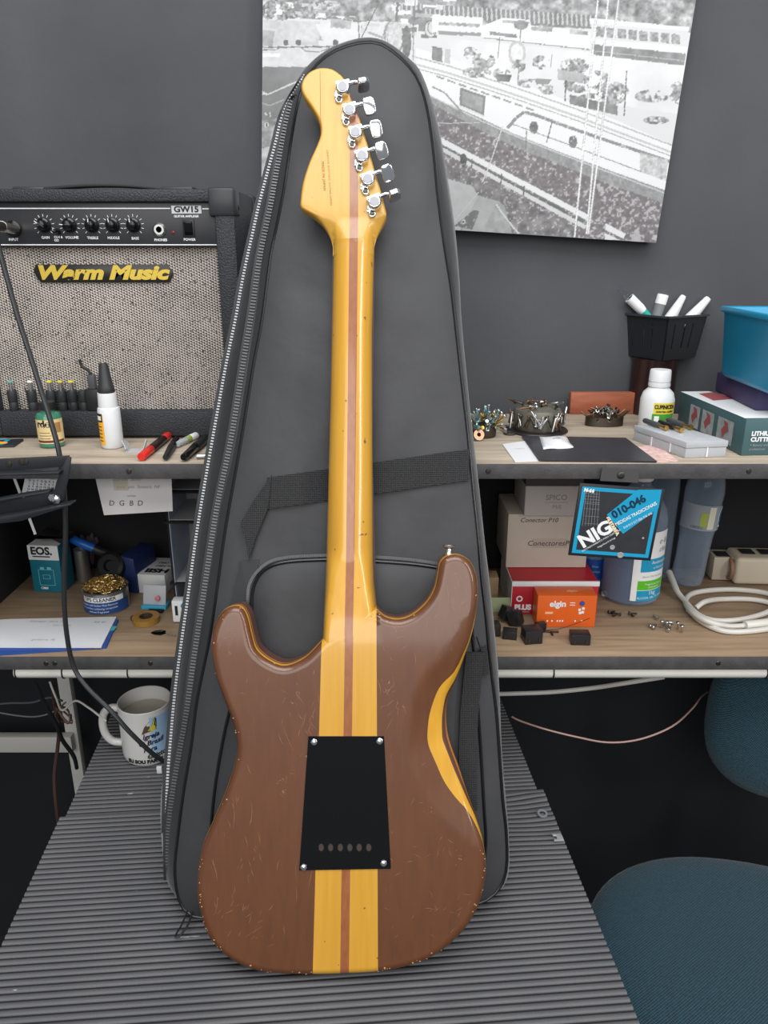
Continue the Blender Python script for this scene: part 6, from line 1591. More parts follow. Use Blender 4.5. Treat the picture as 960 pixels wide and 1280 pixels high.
# white chemical bottle
p = on_up(823, 541)
t = thing('chemical_bottle', 'white plastic bottle with yellow and green CUPINICIDA label', 'bottle', (p.x, p.y+0.020, UP+0.0003))
br_ = 0.0250
MB().lathe([(0, 0), (br_-0.002, 0), (br_, 0.003), (br_, 0.048), (br_-0.003, 0.058), (br_-0.009, 0.064), (0.0145, 0.0665), (0.0145, 0.069), (0, 0.069)], None, 40).build('bottle_body', WHITE, t)
MB().lathe([(0.0160, 0.0672), (0.0162, 0.069), (0.0158, 0.0735), (0.0150, 0.0738), (0.0150, 0.0745), (0.0160, 0.075), (0.0154, 0.090), (0.0145, 0.092), (0, 0.0925)], None, 36).build('cap', WHITE, t)
MB().cylpatch(br_+0.0002, -0.5, 0.95, 0.006, 0.0455, 24).build('label_yellow', mat('yellow_print', rgb(228, 208, 60), 0.5), t)
MB().cylpatch(br_+0.0004, -0.55, 0.9, 0.006, 0.029, 24).build('label_green', mat('green_print', rgb(66, 150, 50), 0.5), t)
text_cyl('lettering', 'CUPINICIDA', 0.0082, br_+0.0008, 0.2, 0.0395, PRINT, t, bold=0.0004, sx=0.74); text_cyl('lettering', 'CONTRA CUPINS', 0.0036, br_+0.0008, 0.2, 0.0325, PRINT, t, bold=0.0002)
MB().cylpatch(br_+0.0007, -0.42, -0.15, 0.012, 0.026, 6).build('label_white', WPRINT, t); MB().cylpatch(br_+0.0007, 0.2, 0.6, 0.014, 0.019, 6).build('label_white', mat('pale_green_print', rgb(180, 210, 160), 0.5), t)
# clear organiser case with plugs on it
A = on_up(794, 551); B = on_up(856, 573); C_ = on_up(906.5, 571)
ang_ = math.atan2(C_.y-B.y, C_.x-B.x); w_ = (C_-B).length
e1 = (C_-B).normalized(); e2 = Vector((-e1.y, e1.x, 0)); dlen = 0.105
hC = 0.022
# long side runs back-left: use true corner directions
e2 = (A-B).normalized(); dlen = (A-B).length+0.004
t = thing('organiser_case', 'clear frosted plastic parts case lying at the shelf front', 'case', (B.x, B.y, UP+0.0003))
def par(name, m, a0, a1, b0, b1, z0, z1, bevel=0.0006):
    q = [e1*a0+e2*b0, e1*a1+e2*b0, e1*a1+e2*b1, e1*a0+e2*b1]
    return MB().prism([(v.x, v.y) for v in q], z0, z1).build(name, m, t, bevel=bevel)
FRO2 = mat('frosted_case', rgb(206, 208, 212), 0.3, trans=0.35, ior=1.2)
par('tray', FRO2, 0, w_, 0, dlen, 0, hC*0.6); par('lid', FRO2, -0.0008, w_+0.0008, -0.0008, dlen+0.0008, hC*0.62, hC)
for f_ in (0.26, 0.62): par('latch_rib', mat('rib_white', rgb(222, 222, 226), 0.4), -0.0014, -0.0006, dlen*f_, dlen*f_+0.002, 0.001, hC*0.62, 0)
par('latch_rib', MATS['rib_white'], w_*0.5, w_*0.5+0.002, -0.0014, -0.0006, 0.001, hC*0.62, 0)
def jack(label, a, b_, m1):
    zt = UP+0.0003+hC; A_ = at_z(a[0], a[1], zt); B_ = at_z(b_[0], b_[1], zt); d = B_-A_; L = d.length; r_ = 0.0038
    t = thing('jack_plug', label, 'plug', (A_.x, A_.y, zt+0.0002)); q = Matrix.Translation((0, 0, r_+0.0003)) @ d.to_track_quat('Z', 'Y').to_matrix().to_4x4()
    MB().lathe([(r_*0.8, 0), (r_, 0.002), (r_, L*0.62), (r_*0.9, L*0.66)], q, 16).build('grip', m1, t)
    MB().lathe([(r_*0.55, L*0.66), (r_*0.55, L*0.92), (r_*0.95, L*0.93), (r_*0.95, L), (0, L)], q, 14).build('brass_tip', BRASS, t)
GJ = mat('grey_plug', rgb(70, 72, 76), 0.5)
jack('grey jack plug with brass tip at the left on the clear case', (805, 529), (833, 539), GJ)
jack('dark jack plug without visible tip in the middle on the clear case', (824, 531), (852, 541.5), BLACK)
jack('grey jack plug with brass tip at the right on the clear case', (834, 528), (864, 538), GJ)
# lithium tool carton
F_ = on_up(926, 570)
e1 = Vector((math.cos(R(4)), math.sin(R(4)), 0)); e2p = on_up(846, 529); e2 = (e2p-F_).normalized(); LB = (e2p-F_).length; WB = 0.13; HB = 0.050
t = thing('tool_carton', 'teal grey tool carton with white top and photo panels at shelf right', 'box', (F_.x, F_.y, UP+0.0003))
TG = mat('teal_grey_card', rgb(62, 92, 96), 0.5)
q = [Vector((0, 0, 0)), e1*WB, e1*WB+e2*LB, e2*LB]
MB().prism([(v.x, v.y) for v in q], 0, HB).build('carton', TG, t, bevel=0.0015)
def side_poly(name, f0, f1, z0, z1, m):
    n_ = Vector((-e2.y, e2.x, 0)); n_ = n_ if n_.dot(Vector((-1, -0.3, 0))) > 0 else -n_
    a = e2*LB*f0+n_*0.0004; b2 = e2*LB*f1+n_*0.0004
    return MB().add([(a.x, a.y, z0), (b2.x, b2.y, z0), (b2.x, b2.y, z1), (a.x, a.y, z1)], [(0, 1, 2, 3)]).build(name, m, t, recalc=False)
PH = mat('photo_grey', rgb(150, 156, 160), 0.5, noise=0.3, nscale=90); PHR = mat('photo_red', rgb(150, 70, 78), 0.5)
for f0, f1 in ((0.14, 0.36), (0.42, 0.60), (0.64, 0.80)):
    side_poly('photo_panel', f0, f1, 0.006, 0.039, PH); fm = (f0+f1)/2
    n_ = Vector((-e2.y, e2.x, 0)); n_ = n_ if n_.dot(Vector((-1, -0.3, 0))) > 0 else -n_
    sub_ = [(fm+0.02, 0.012), (fm+0.05, 0.022), (fm+0.01, 0.030), (fm+0.03, 0.037), (fm-0.03, 0.035), (fm-0.05, 0.024), (fm-0.015, 0.020)]
    MB().add([tuple(e2*LB*f_+n_*0.0008+Vector((0, 0, z_))) for f_, z_ in sub_], [tuple(range(7))]).build('photo_subject', PHR, t, recalc=False)
def top_poly(name, pts, m, lift=0.0004):
    return MB().add([tuple(e1*WB*a+e2*LB*b2+Vector((0, 0, HB+lift))) for a, b2 in pts], [tuple(range(len(pts)))]).build(name, m, t, recalc=False)
top_poly('top_white', [(0, 0.02), (1, 0.0), (1, 0.35), (0.45, 0.75), (0.35, 1.0), (0, 1.0)], WPRINT)
top_poly('top_teal', [(0.45, 0.75), (1, 0.38), (1, 1), (0.35, 1.0)], TG, 0.0005); top_poly('top_red', [(0.12, 0.62), (0.42, 0.68), (0.38, 0.95), (0.15, 0.9)], mat('faded_red_print', rgb(170, 90, 92), 0.5), 0.0006)
for k in range(3): top_poly('print_line', [(0.45+0.1*k, 0.30), (0.48+0.1*k, 0.30), (0.78+0.1*k, 0.55), (0.75+0.1*k, 0.55)], TG, 0.0007)
ae = math.atan2(e1.y, e1.x)
for s_, z, sz in (('LITHIUM', 0.0300, 0.0082), ('CUTTING', 0.0220, 0.0082)):
    text('lettering', s_, sz, TR(tuple(e1*0.010+Vector((0, -0.0006, z))), rz=ae) @ FRONT, WPRINT, t, bold=0.0004, align='LEFT')
text('lettering', '+ Battery and charger', 0.0045, TR(tuple(e1*0.010+Vector((0, -0.0006, 0.0145))), rz=ae) @ FRONT, GPRINT, t, align='LEFT')
text('lettering', 'professional', 0.0045, TR(tuple(e1*0.010+Vector((0, -0.0006, 0.009))), rz=ae) @ FRONT, GPRINT, t, align='LEFT')
# purple folder and blue bin above it
ztop = UP+0.0003+HB+0.0012
pa = at_z(893, 488, ztop); pb_ = at_z(962, 522, ztop); dv = (pb_-pa).normalized(); nv_ = Vector((-dv.y, dv.x, 0))
hP = 0.030
t2 = MB().prism([(0, 0), (dv.x*0.16, dv.y*0.16), (dv.x*0.16+nv_.x*0.09, dv.y*0.16+nv_.y*0.09), (nv_.x*0.09, nv_.y*0.09)], 0, hP).build('purple_box', mat('purple_plastic', rgb(62, 54, 92), 0.5), loc=(pa.x, pa.y, ztop), bevel=0.003); tag(t2, 'flat dark purple box between the tool carton and the blue bin', 'box')
zb2 = ztop+hP+0.0008
HBIN = 0.088
ba = at_z(901, 470, zb2); bbk = at_z(975, 500, zb2); dv = (bbk-ba).normalized(); nv_ = Vector((-dv.y, dv.x, 0))
if nv_.x < 0: nv_ = -nv_
LBN, WBN = 0.165, 0.22
hb_ = zrow(383, ba.y)-zb2
t = thing('storage_bin', 'open bright blue plastic bin at the right end of the upper shelf', 'bin', (ba.x, ba.y, zb2))
BIN = mat('blue_bin_plastic', rgb(28, 142, 182), 0.35)
def ring4(g_, z): 
    return [dv*(-g_)+nv_*(-g_)+Vector((0, 0, z)), dv*(LBN+g_)+nv_*(-g_)+Vector((0, 0, z)), dv*(LBN+g_)+nv_*(WBN+g_)+Vector((0, 0, z)), dv*(-g_)+nv_*(WBN+g_)+Vector((0, 0, z))]
rings_ = [ring4(-0.004, 0), ring4(0, 0.006), ring4(0.006, hb_-0.008), ring4(0.0105, hb_-0.008), ring4(0.011, hb_), ring4(0.004, hb_), ring4(-0.002, 0.006)]
vs = [tuple(v) for r_ in rings_ for v in r_]; fs = [(3, 2, 1, 0), (24, 25, 26, 27)]
for i in range(6):
    for k in range(4): fs.append((i*4+k, i*4+(k+1) % 4, i*4+4+(k+1) % 4, i*4+4+k))
MB().add(vs, fs).build('bin_shell', BIN, t, bevel=0.0018)
cpos = ba+dv*0.08+nv_*0.075
o = MB().box((0, 0, 0), (0.07, 0.05, 0.050)).build('printed_pack', mat('pack_print', rgb(70, 68, 76), 0.4, noise=0.5, nscale=200), loc=(cpos.x, cpos.y, zb2+0.075), rot=(R(8), 0, ae), bevel=0.001); tag(o, 'dark printed packet sticking up inside the blue bin', 'packet')
cpos = ba+dv*0.115+nv_*0.055
o = MB().lathe([(0, 0), (0.016, 0.001), (0.018, 0.04), (0.012, 0.085), (0, 0.09)], None, 20).build('clear_bag', FROST, loc=(cpos.x, cpos.y, zb2+0.0064)); tag(o, 'clear plastic bag end showing over the blue bin rim', 'bag')

# ================================================================== hanging string packet
PY_ = SHELF_Y-0.0075
pc_ = at_y(769.5, 653, PY_)
t = thing('string_packet', 'black and cyan guitar string packet marked NIG 010-046 hanging from the shelf edge', 'packet', pc_, (0, R(4.2), 0))
wp_, hp_ = 0.1115, 0.1010
PKB = mat('packet_black', rgb(38, 38, 42), 0.4)
MB().box((0, 0, 0), (wp_, 0.0028, hp_)).build('card', PKB, t, bevel=0.0005)
def pf(name, pts, m, lift=0.0002):
    return MB().add([(x, -0.0014-lift, z) for x, z in pts], [tuple(range(len(pts)))]).build(name, m, t, recalc=False)
def rect(x0, z0, x1, z1): return [(x0, z0), (x1, z0), (x1, z1), (x0, z1)]
CYP = mat('packet_cyan', rgb(26, 150, 190), 0.4)
bw_ = 0.0050; e0 = 0.0040
pf('border', rect(-wp_/2+e0, -hp_/2+e0, wp_/2-e0, hp_/2-e0), CYP); pf('inner_field', rect(-wp_/2+e0+bw_, -hp_/2+e0+bw_, wp_/2-e0-bw_, hp_/2-e0-bw_), mat('packet_field', rgb(50, 50, 54), 0.4, noise=0.15, nscale=60), 0.0003)
# cyan diagonal flash
def uv(px, py):   # packet crop pixel (6x of photo 700,580) -> local x,z
    p = at_y(700+px/6, 580+py/6, PY_)-pc_; c_, s_ = math.cos(R(4.2)), math.sin(R(4.2))
    return (p.x*c_-p.z*s_, p.x*s_+p.z*c_)
pf('flash', [uv(348, 378), uv(582, 190), uv(760, 190), uv(735, 330), uv(470, 520)], CYP, 0.0004)
def dtext(s_, px, py, size, m, ang=36, lift=0.0008, **kw):
    x, z = uv(px, py); return text('lettering', s_, size, Matrix.Translation((x, -0.0014-lift, z)) @ FRONT @ rotm(0, 0, R(ang)), m, t, **kw)
dtext('010-046', 512, 318, 0.0150, mat('packet_dark_letters', rgb(20, 52, 74), 0.4), 36, bold=0.0006, sx=0.95)
dtext('MEDIDAS TRADICIONAIS', 565, 372, 0.0066, WPRINT, 35, sx=0.80, bold=0.0001)
dtext('010 013 017 026 036 046', 580, 420, 0.0046, WPRINT, 35, sx=0.86)
dtext('NIG', 262, 525, 0.0262, WPRINT, 37, bold=0.0010, sx=1.0)
dtext('GUITARRA', 390, 462, 0.0062, mat('packet_cream_letters', rgb(230, 214, 180), 0.5), -52, bold=0.0005)
dtext('ENCORDOAMENTO PARA GUITARRA', 305, 570, 0.0034, WPRINT, 37); dtext('Fingerboard strings', 345, 585, 0.0034, WPRINT, 37); 
dtext('N-64', 215, 196, 0.0062, WPRINT, -5, bold=0.0005)
for k in range(6):
    x0, z0 = uv(195+k*20, 190); x1, z1 = uv(165+k*22, 460); d = 0.00018
    pf('string_print', [(x0-d, z0), (x0+d, z0), (x1+d, z1), (x1-d, z1)], GPRINT, 0.0005)
for py in (215, 235, 258, 280, 292, 330, 385, 440):
    x0, z0 = uv(180, py); x1, z1 = uv(295, py+8); pf('fret_print', [(x0, z0), (x1, z1), (x1, z1-0.0003), (x0, z0-0.0003)], GPRINT, 0.0005)
for px, py, r_ in ((390, 622, 0.0036), (450, 680, 0.0044), (620, 552, 0.0016)):
    x, z = uv(px, py); MB().lathe([(r_, 0), (r_*0.8, 0.0006), (r_*0.3, 0.0002), (0, 0.0002)], TR((x, -0.0016, z), rx=math.pi/2), 18).build('knob_print', GPRINT, t)
# hang tab
xs0, zs0 = uv(310, 28); xs1, zs1 = uv(590, 135)
MB().prism([uv(315, 30), uv(592, 42), uv(585, 140), uv(300, 125)], -0.0006, 0.0008, rotm(math.pi/2, 0, 0)).build('hang_tab', mat('tab_grey', rgb(74, 72, 72), 0.45), t)
x, z = uv(455, 82); MB().lathe([(0.0048, 0), (0.0046, 0.0012), (0.002, 0.0022), (0, 0.0018)], TR((x, -0.0010, z), rx=math.pi/2), 18).build('tab_screw', STEELD, t)

# ================================================================== lower shelf, right: cartons
REDC = mat('red_card', rgb(178, 28, 44), 0.45); BEI = mat('beige_card', rgb(196, 184, 170), 0.7, noise=0.05, nscale=30); GRYC = mat('grey_white_card', rgb(188, 182, 178), 0.7, noise=0.04, nscale=30)
fl_ = on_low(638.5, 768); fr_ = on_low(745, 768)
wr_ = fr_.x-fl_.x; hr_ = zrow(728, fl_.y)-LOW
t = thing('red_carton', 'red carton with white lid edge at the bottom of the box stack', 'box', ((fl_.x+fr_.x)/2, fl_.y, LOW+0.0003))
dr_ = 0.115
MB().box((0, dr_/2, hr_/2-0.003), (wr_, dr_, hr_-0.006)).build('carton', REDC, t, bevel=0.0006)
MB().box((0, 0.001, hr_-0.003), (wr_+0.002, 0.004, 0.008)).build('lid_edge', WC, t, bevel=0.0006); MB().box((0, dr_/2+0.001, hr_-0.0028), (wr_, dr_, 0.005)).build('lid', REDC, t)
MB().box((-wr_/2-0.0004, dr_/2, hr_/2), (0.0008, dr_, hr_)).build('side_label', WC, t)
face_text(t, 'PLUS', 0.012, -wr_/2+0.018, -0.0006, 0.012, WPRINT, bold=0.0008); MB().box((-wr_/2+0.018, -0.0006, 0.0045), (0.020, 0.0003, 0.0015)).build('print_line', GPRINT, t)
MB().lathe([(0.005, 0), (0.005, 0.0005), (0.003, 0.0005), (0.003, 0)], TR((-wr_/2+0.012, -0.0003, 0.027), rx=math.pi/2), 18, False).build('drop_mark', WPRINT, t)
zr = LOW+0.0003+hr_+0.0002
# beige box
yb1 = at_z(632, 709.5, zr).y; xl_ = xcol(632, 709.5, yb1); xr_ = xcol(732, 709.5, yb1); hb1 = zrow(643, yb1)-zr
t = thing('beige_carton', 'large beige cardboard box with handwritten Conectores on the red carton', 'box', ((xl_+xr_)/2, yb1, zr+0.0002))
w1 = xr_-xl_; MB().box((0, 0.055, hb1/2), (w1, 0.11, hb1)).build('carton', BEI, t, bevel=0.001)
face_text(t, 'Conector P10', 0.0105, -0.016, -0.0005, hb1-0.010, INK, shear=0.25); 
MB().box((0.004, -0.0003, hb1*0.46), (0.056, 0.0003, 0.016)).build('tape_label', mat('tape_label', rgb(184, 170, 156), 0.6), t); face_text(t, 'ConectoresPP', 0.0125, 0.004, -0.0007, hb1*0.46, INK, shear=0.2)
z1 = zr+0.0002+hb1+0.0002
# SPICO box above
yb2 = at_z(655, 645, z1).y; xl_ = xcol(655, 645, yb2); xr_ = xl_+0.090; hb2 = zrow(608, yb2)-z1
t = thing('grey_carton', 'pale grey box with handwritten SPICO on top of the beige box', 'box', ((xl_+xr_)/2, yb2, z1+0.0002))
MB().box((0, 0.05, hb2/2), (xr_-xl_, 0.10, hb2)).build('carton', GRYC, t, bevel=0.001)
face_text(t, 'SPICO', 0.0125, 0.004, -0.0005, hb2*0.62, INKF, bold=0.0002); face_text(t, 'M/E', 0.0095, 0.006, -0.0005, hb2*0.30, INKF)
MB().box((0.004, -0.0005, hb2*0.46), (0.036, 0.0003, 0.0006)).build('underline', INKF, t)
z2 = z1+0.0002+hb2+0.0002
hd_ = UP-0.0200-z2-0.002
t = thing('drawer_box', 'dark low drawer box wedged under the shelf above the SPICO box', 'box', ((xl_+xr_)/2, yb2+0.002, z2+0.0002))
MB().box((0, 0.05, hd_/2), (xr_-xl_, 0.10, hd_)).build('carton', mat('dark_grey_box', rgb(72, 70, 70), 0.5), t, bevel=0.0006)
MB().box((-0.012, -0.0004, hd_/2), (0.032, 0.0006, hd_*0.5)).build('label_strip', GPRINT, t); MB().box((0.016, -0.0004, hd_/2), (0.020, 0.0006, hd_*0.5)).build('label_strip', PRINT, t)
# orange carton
fl_ = on_low(670, 784); fr_ = on_low(743, 784); wo = fr_.x-fl_.x; ho = zrow(745, fl_.y)-LOW
t = thing('orange_carton', 'orange elgin carton in front of the red carton', 'box', ((fl_.x+fr_.x)/2, fl_.y, LOW+0.0003))
ORG = mat('orange_card', rgb(224, 98, 32), 0.4)
do_ = 0.034
MB().box((0, do_/2, ho/2), (wo, do_, ho)).build('carton', ORG, t, bevel=0.0006)
face_text(t, 'elgin', 0.0135, -0.014, -0.0005, ho*0.74, WPRINT, bold=0.0005); MB().box((0.008, -0.0004, ho*0.78), (0.008, 0.0003, 0.0012)).build('print_line', WPRINT, t); MB().box((0.008, -0.0004, ho*0.71), (0.008, 0.0003, 0.0012)).build('print_line', WPRINT, t)
MB().box((-0.0265, -0.0004, ho*0.46), (0.012, 0.0003, 0.0035)).build('print_patch', mat('pale_orange', rgb(240, 180, 130), 0.5), t)
for x in (-0.028, -0.021, -0.013, -0.009, -0.005, 0.014, 0.024): MB().box((x, -0.0004, ho*0.20), (0.002, 0.0003, 0.0025)).build('icon', WPRINT, t)
MB().lathe([(0.0040, 0), (0.0040, 0.0004), (0, 0.0004)], TR((0.0225, -0.0002, ho*0.76), rx=math.pi/2), 16).build('blue_disc', mat('blue_ink', rgb(60, 80, 150), 0.5), t)
for x, z in ((0.0195, 0.56), (0.025, 0.60), (0.0205, 0.46), (0.0245, 0.48)): MB().box((x, -0.0004, ho*z), (0.004, 0.0003, 0.004)).build('badge', WPRINT, t)
text('lettering', 'elgin', 0.009, TR((0.010, do_*0.5, ho+0.0004)), mat('pale_orange', rgb(240, 180, 130), 0.5), t, bold=0.0003)
# green slip
sl, c = sheet('green_slip', 'pale green paper slip standing left of the red carton', 'paper', [(608, 747), (638, 747), (638, 764), (608, 766)], on_low(625, 766).y, mat('green_paper', rgb(150, 160, 120), 0.7))
t_, b_ = base_box('small_carton', 'small brown carton in the shade behind the gig bag edge', 'box', 614, 758, 0.020, 0.03, 0.050, mat('kraft_card', rgb(150, 124, 90), 0.7), 0)

# black relays
def relay(label, px, py, s, rx, ry, rz, z=None, group='black plastic relays'):
    p = on_low(px, py); t = thing('relay', label, 'relay', (p.x, p.y, LOW+(z if z is not None else 0.0004)), (rx, ry, rz), group)
    s = tuple(1.3*q for q in s)
    MB().box((0, 0, s[2]/2), s).build('housing', mat('relay_black', rgb(36, 34, 36), 0.35), t, bevel=0.0006)
    for k in (-1, 1): MB().box((k*s[0]*0.3, -s[1]/2-0.0006, s[2]*0.35), (0.0012, 0.0016, s[2]*0.3)).build('pin', mat('pin_dark', rgb(96, 92, 88), 0.3, 0.9), t)
    return t
relay('large black relay nearest the shelf front, before the orange carton', 664, 801, (0.020, 0.018, 0.016), 0, 0, 0.15)
relay('black relay lying alone right of the other relays', 724, 803, (0.0215, 0.015, 0.0125), 0, 0, -0.05)
rr1 = relay('black relay tipped up at the back left of the relay pile', 631, 776, (0.016, 0.012, 0.015), 0.0, R(24), 0.4, 0.0035)
relay('black relay with pale lettering leaning in the middle of the relay pile', 646, 782, (0.015, 0.012, 0.016), 0, R(-16), -0.5, 0.0026)
relay('black relay at the left edge next to the gig bag', 617, 793, (0.013, 0.013, 0.015), 0, 0, 0.1)
relay('black relay with a white dot at the front left of the pile', 637, 797, (0.016, 0.012, 0.010), 0, 0, -0.2)
relay('black relay half hidden against the orange carton corner', 675, 790, (0.012, 0.007, 0.012), 0, 0, 0.3)
# thin antenna wire and hex key
p = on_low(694, 788)
o = MB().tube([(-0.012, 0.0, 0.004), (0.004, -0.001, 0.006), (0.020, -0.006, 0.014), (0.036, -0.008, 0.022), (0.048, -0.008, 0.0275)], 0.0005, 6, 4).build('thin_lead', mat('dark_red_lead', rgb(66, 40, 36), 0.5), loc=(p.x, p.y, LOW)); tag(o, 'thin dark lead rising across the front of the orange carton', 'wire'); o.location.z = LOW-0.0030
p = on_low(688, 791)
o = MB().tube([(-0.010, 0.002, 0.0018), (0, 0, 0.0018), (0.012, 0.0, 0.0018)], 0.0016, 8, 3).tube([(0.001, 0, 0.0018), (0.001, -0.010, 0.0018)], 0.0017, 8, 0).build('small_plug', mat('dark_brown_metal', rgb(62, 48, 42), 0.4, 0.7), loc=(p.x, p.y, LOW)); tag(o, 'small dark T-shaped metal part between the relays', 'part')
for px, py, a_ in ((760, 768, 0.4), (768, 772, 1.9), (776, 771, 2.6), (785, 769, -0.2), (790, 772, 0.8)):
    p = on_low(px, py); put_screw((p.x, p.y, LOW+0.0040), (math.cos(a_), math.sin(a_), -0.05), 2, STEELD, 'small dark screw lying before the blue alcohol bottle', 'dark screws before the alcohol bottle')
for px, py, a_, up_ in ((811, 785, 0.3, 0), (818, 788, 2.0, 0), (826, 786, 1.2, 1), (832, 787, 0.5, 1), (838, 785, 2.5, 0), (846, 788, 1.0, 1), (851, 792, 0.2, 1), (822, 776, 1.8, 0), (842, 781, 2.9, 0), (834, 791, 0.9, 0)):
    p = on_low(px, py)
    if up_: put_screw((p.x, p.y, LOW+0.0145), (0.1, 0.05, -1), 2, STEEL, 'small bright silver screw in the loose group before the white cable', 'bright screws on the lower shelf')
    else: put_screw((p.x, p.y, LOW+0.0040), (math.cos(a_), math.sin(a_), -0.05), 2, STEEL, 'small bright silver screw in the loose group before the white cable', 'bright screws on the lower shelf')

# ================================================================== bottles
def thin(name, col, rough=0.08, a=0.25, tr=0.0):
    return mat(name, col, rough, alpha=a, spec=0.6)
def clear_mat(name, tint, diff, kd):
    """thin clear plastic: mostly see-through, a little milky, glossy at grazing angles"""
    m = bpy.data.materials.new(name); m.use_nodes = True; nt = m.node_tree; b = nt.nodes['Principled BSDF']; out = nt.nodes['Material Output']
    b.inputs['Base Color'].default_value = diff; b.inputs['Roughness'].default_value = 0.08; b.inputs['Specular IOR Level'].default_value = 0.7
    tr = N(nt, 'ShaderNodeBsdfTransparent'); tr.inputs[0].default_value = tint
    lw = N(nt, 'ShaderNodeLayerWeight'); lw.inputs[0].default_value = 0.35
    f = math_(nt, 'ADD', math_(nt, 'MULTIPLY', lw.outputs['Facing'], 0.30), kd)
    mx = N(nt, 'ShaderNodeMixShader'); nt.links.new(f, mx.inputs[0]); nt.links.new(tr.outputs[0], mx.inputs[1]); nt.links.new(b.outputs[0], mx.inputs[2]); nt.links.new(mx.outputs[0], out.inputs['Surface'])
    return m
PET = clear_mat('clear_pet', (0.93, 0.96, 1.0, 1), rgb(186, 198, 212), 0.09)
BLQ = clear_mat('blue_alcohol', (0.66, 0.78, 0.88, 1), rgb(118, 142, 176), 0.30)
def hollow(prof, w=0.0009):
    """closed thin-walled shell from an outer profile"""
    inner = [(max(r_-w, 0.0), z if i else z+w) for i, (r_, z) in enumerate(prof)]
    return prof+inner[::-1]
# alcohol bottle
p = on_low(797, 760); RA = 0.0465
t = thing('alcohol_bottle', 'clear bottle of bluish alcohol gel with white and green label behind the string packet', 'bottle', (p.x, p.y+RA, LOW+0.0003))
ob = [(0.0, 0.0), (RA-0.006, 0.0), (RA-0.001, 0.005), (RA, 0.012), (RA, 0.140), (RA-0.004, 0.158), (RA-0.016, 0.178), (0.018, 0.190), (0.0155, 0.195), (0.0155, 0.210)]
MB().lathe(hollow(ob), None, 48, False).build('shell', PET, t)
li = [(0, 0.0014), (RA-0.007, 0.0014), (RA-0.002, 0.006), (RA-0.0014, 0.012), (RA-0.0014, 0.128), (0, 0.128)]
MB().lathe(li, None, 40).build('gel', BLQ, t)
MB().lathe([(0.0175, 0.202), (0.0180, 0.204), (0.0180, 0.222), (0.016, 0.224), (0, 0.224)], None, 28).build('cap', WHITE, t)
LB0 = RA+0.0006
MB().cylpatch(LB0, -0.30, 1.10, 0.012, 0.128, 30).build('label_sheet', WPRINT, t)
MB().cylpatch(LB0+0.0003, -0.10, 1.02, 0.012, 0.030, 24).build('label_blue', CYP, t); MB().cylpatch(LB0+0.0003, -0.10, 1.02, 0.031, 0.047, 24).build('label_green', mat('label_green_ink', rgb(88, 186, 34), 0.5), t); MB().cylpatch(LB0+0.0003, -0.05, 1.05, 0.062, 0.084, 24).build('label_blue', CYP, t)
text_cyl('lettering', '1kg', 0.0100, LB0+0.0007, 0.45, 0.0255, WPRINT, t); text_cyl('lettering', 'ALCOOL GEL 70 INPM', 0.0052, LB0+0.0007, 0.45, 0.0172, WPRINT, t)
text_cyl('lettering', 'Fragrancia Suave', 0.0050, LB0+0.0007, 0.50, 0.0410, WPRINT, t); text_cyl('lettering', 'Umectante', 0.0050, LB0+0.0007, 0.50, 0.0355, WPRINT, t)
text_cyl('lettering', 'Alcool 70% Hidratado', 0.0044, LB0+0.0007, 0.45, 0.0540, GPRINT, t)
text_cyl('lettering', 'Antisseptico', 0.0078, LB0+0.0007, 0.72, 0.0775, WPRINT, t); text_cyl('lettering', 'e Hidratante', 0.0060, LB0+0.0007, 0.72, 0.0685, WPRINT, t)
text_cyl('lettering', 'e & e', 0.0140, LB0+0.0007, 0.85, 0.1120, GPRINT, t, shear=0.3); text_cyl('lettering', 'clean', 0.0130, LB0+0.0007, 0.85, 0.0980, GPRINT, t, shear=0.3)
# second bottle behind, blue label
p = on_low(748, 744)
t = thing('blue_label_bottle', 'clear bottle with dark blue label between the cartons and the alcohol bottle', 'bottle', (p.x-0.004, p.y+0.034, LOW+0.0003))
ob2 = [(0.0, 0), (0.018, 0), (0.0215, 0.004), (0.0215, 0.100), (0.016, 0.118), (0.010, 0.126), (0.010, 0.138)]
MB().lathe(hollow(ob2), None, 32, False).build('shell', PET, t); MB().lathe([(0, 0.0014), (0.0195, 0.0016), (0.0202, 0.005), (0.0202, 0.085), (0, 0.085)], None, 28).build('liquid', clear_mat('cyan_liquid', (0.6, 0.85, 0.95, 1), rgb(110, 180, 210), 0.35), t)
MB().cylpatch(0.0219, -1.5, 1.5, 0.022, 0.058, 24).build('label_sheet', mat('royal_blue_label', rgb(24, 70, 150), 0.4), t); text_cyl('lettering', 'Aloe', 0.006, 0.0223, -0.1, 0.046, TL, t); text_cyl('lettering', 'INSPIRA', 0.0052, 0.0223, -0.1, 0.036, TL, t)
MB().lathe([(0.0115, 0.132), (0.0115, 0.148), (0, 0.148)], None, 20).build('cap', WHITE, t)
# small white cap lying
p = on_low(754, 741); o = MB().lathe([(0.0, 0), (0.0045, 0), (0.005, 0.001), (0.005, 0.006), (0.003, 0.0075), (0, 0.008)], None, 16).build('bottle_cap', WHITE, loc=(p.x-0.001, p.y-0.010, LOW+0.0003)); tag(o, 'tiny white cap between the orange carton and the alcohol bottle', 'cap')
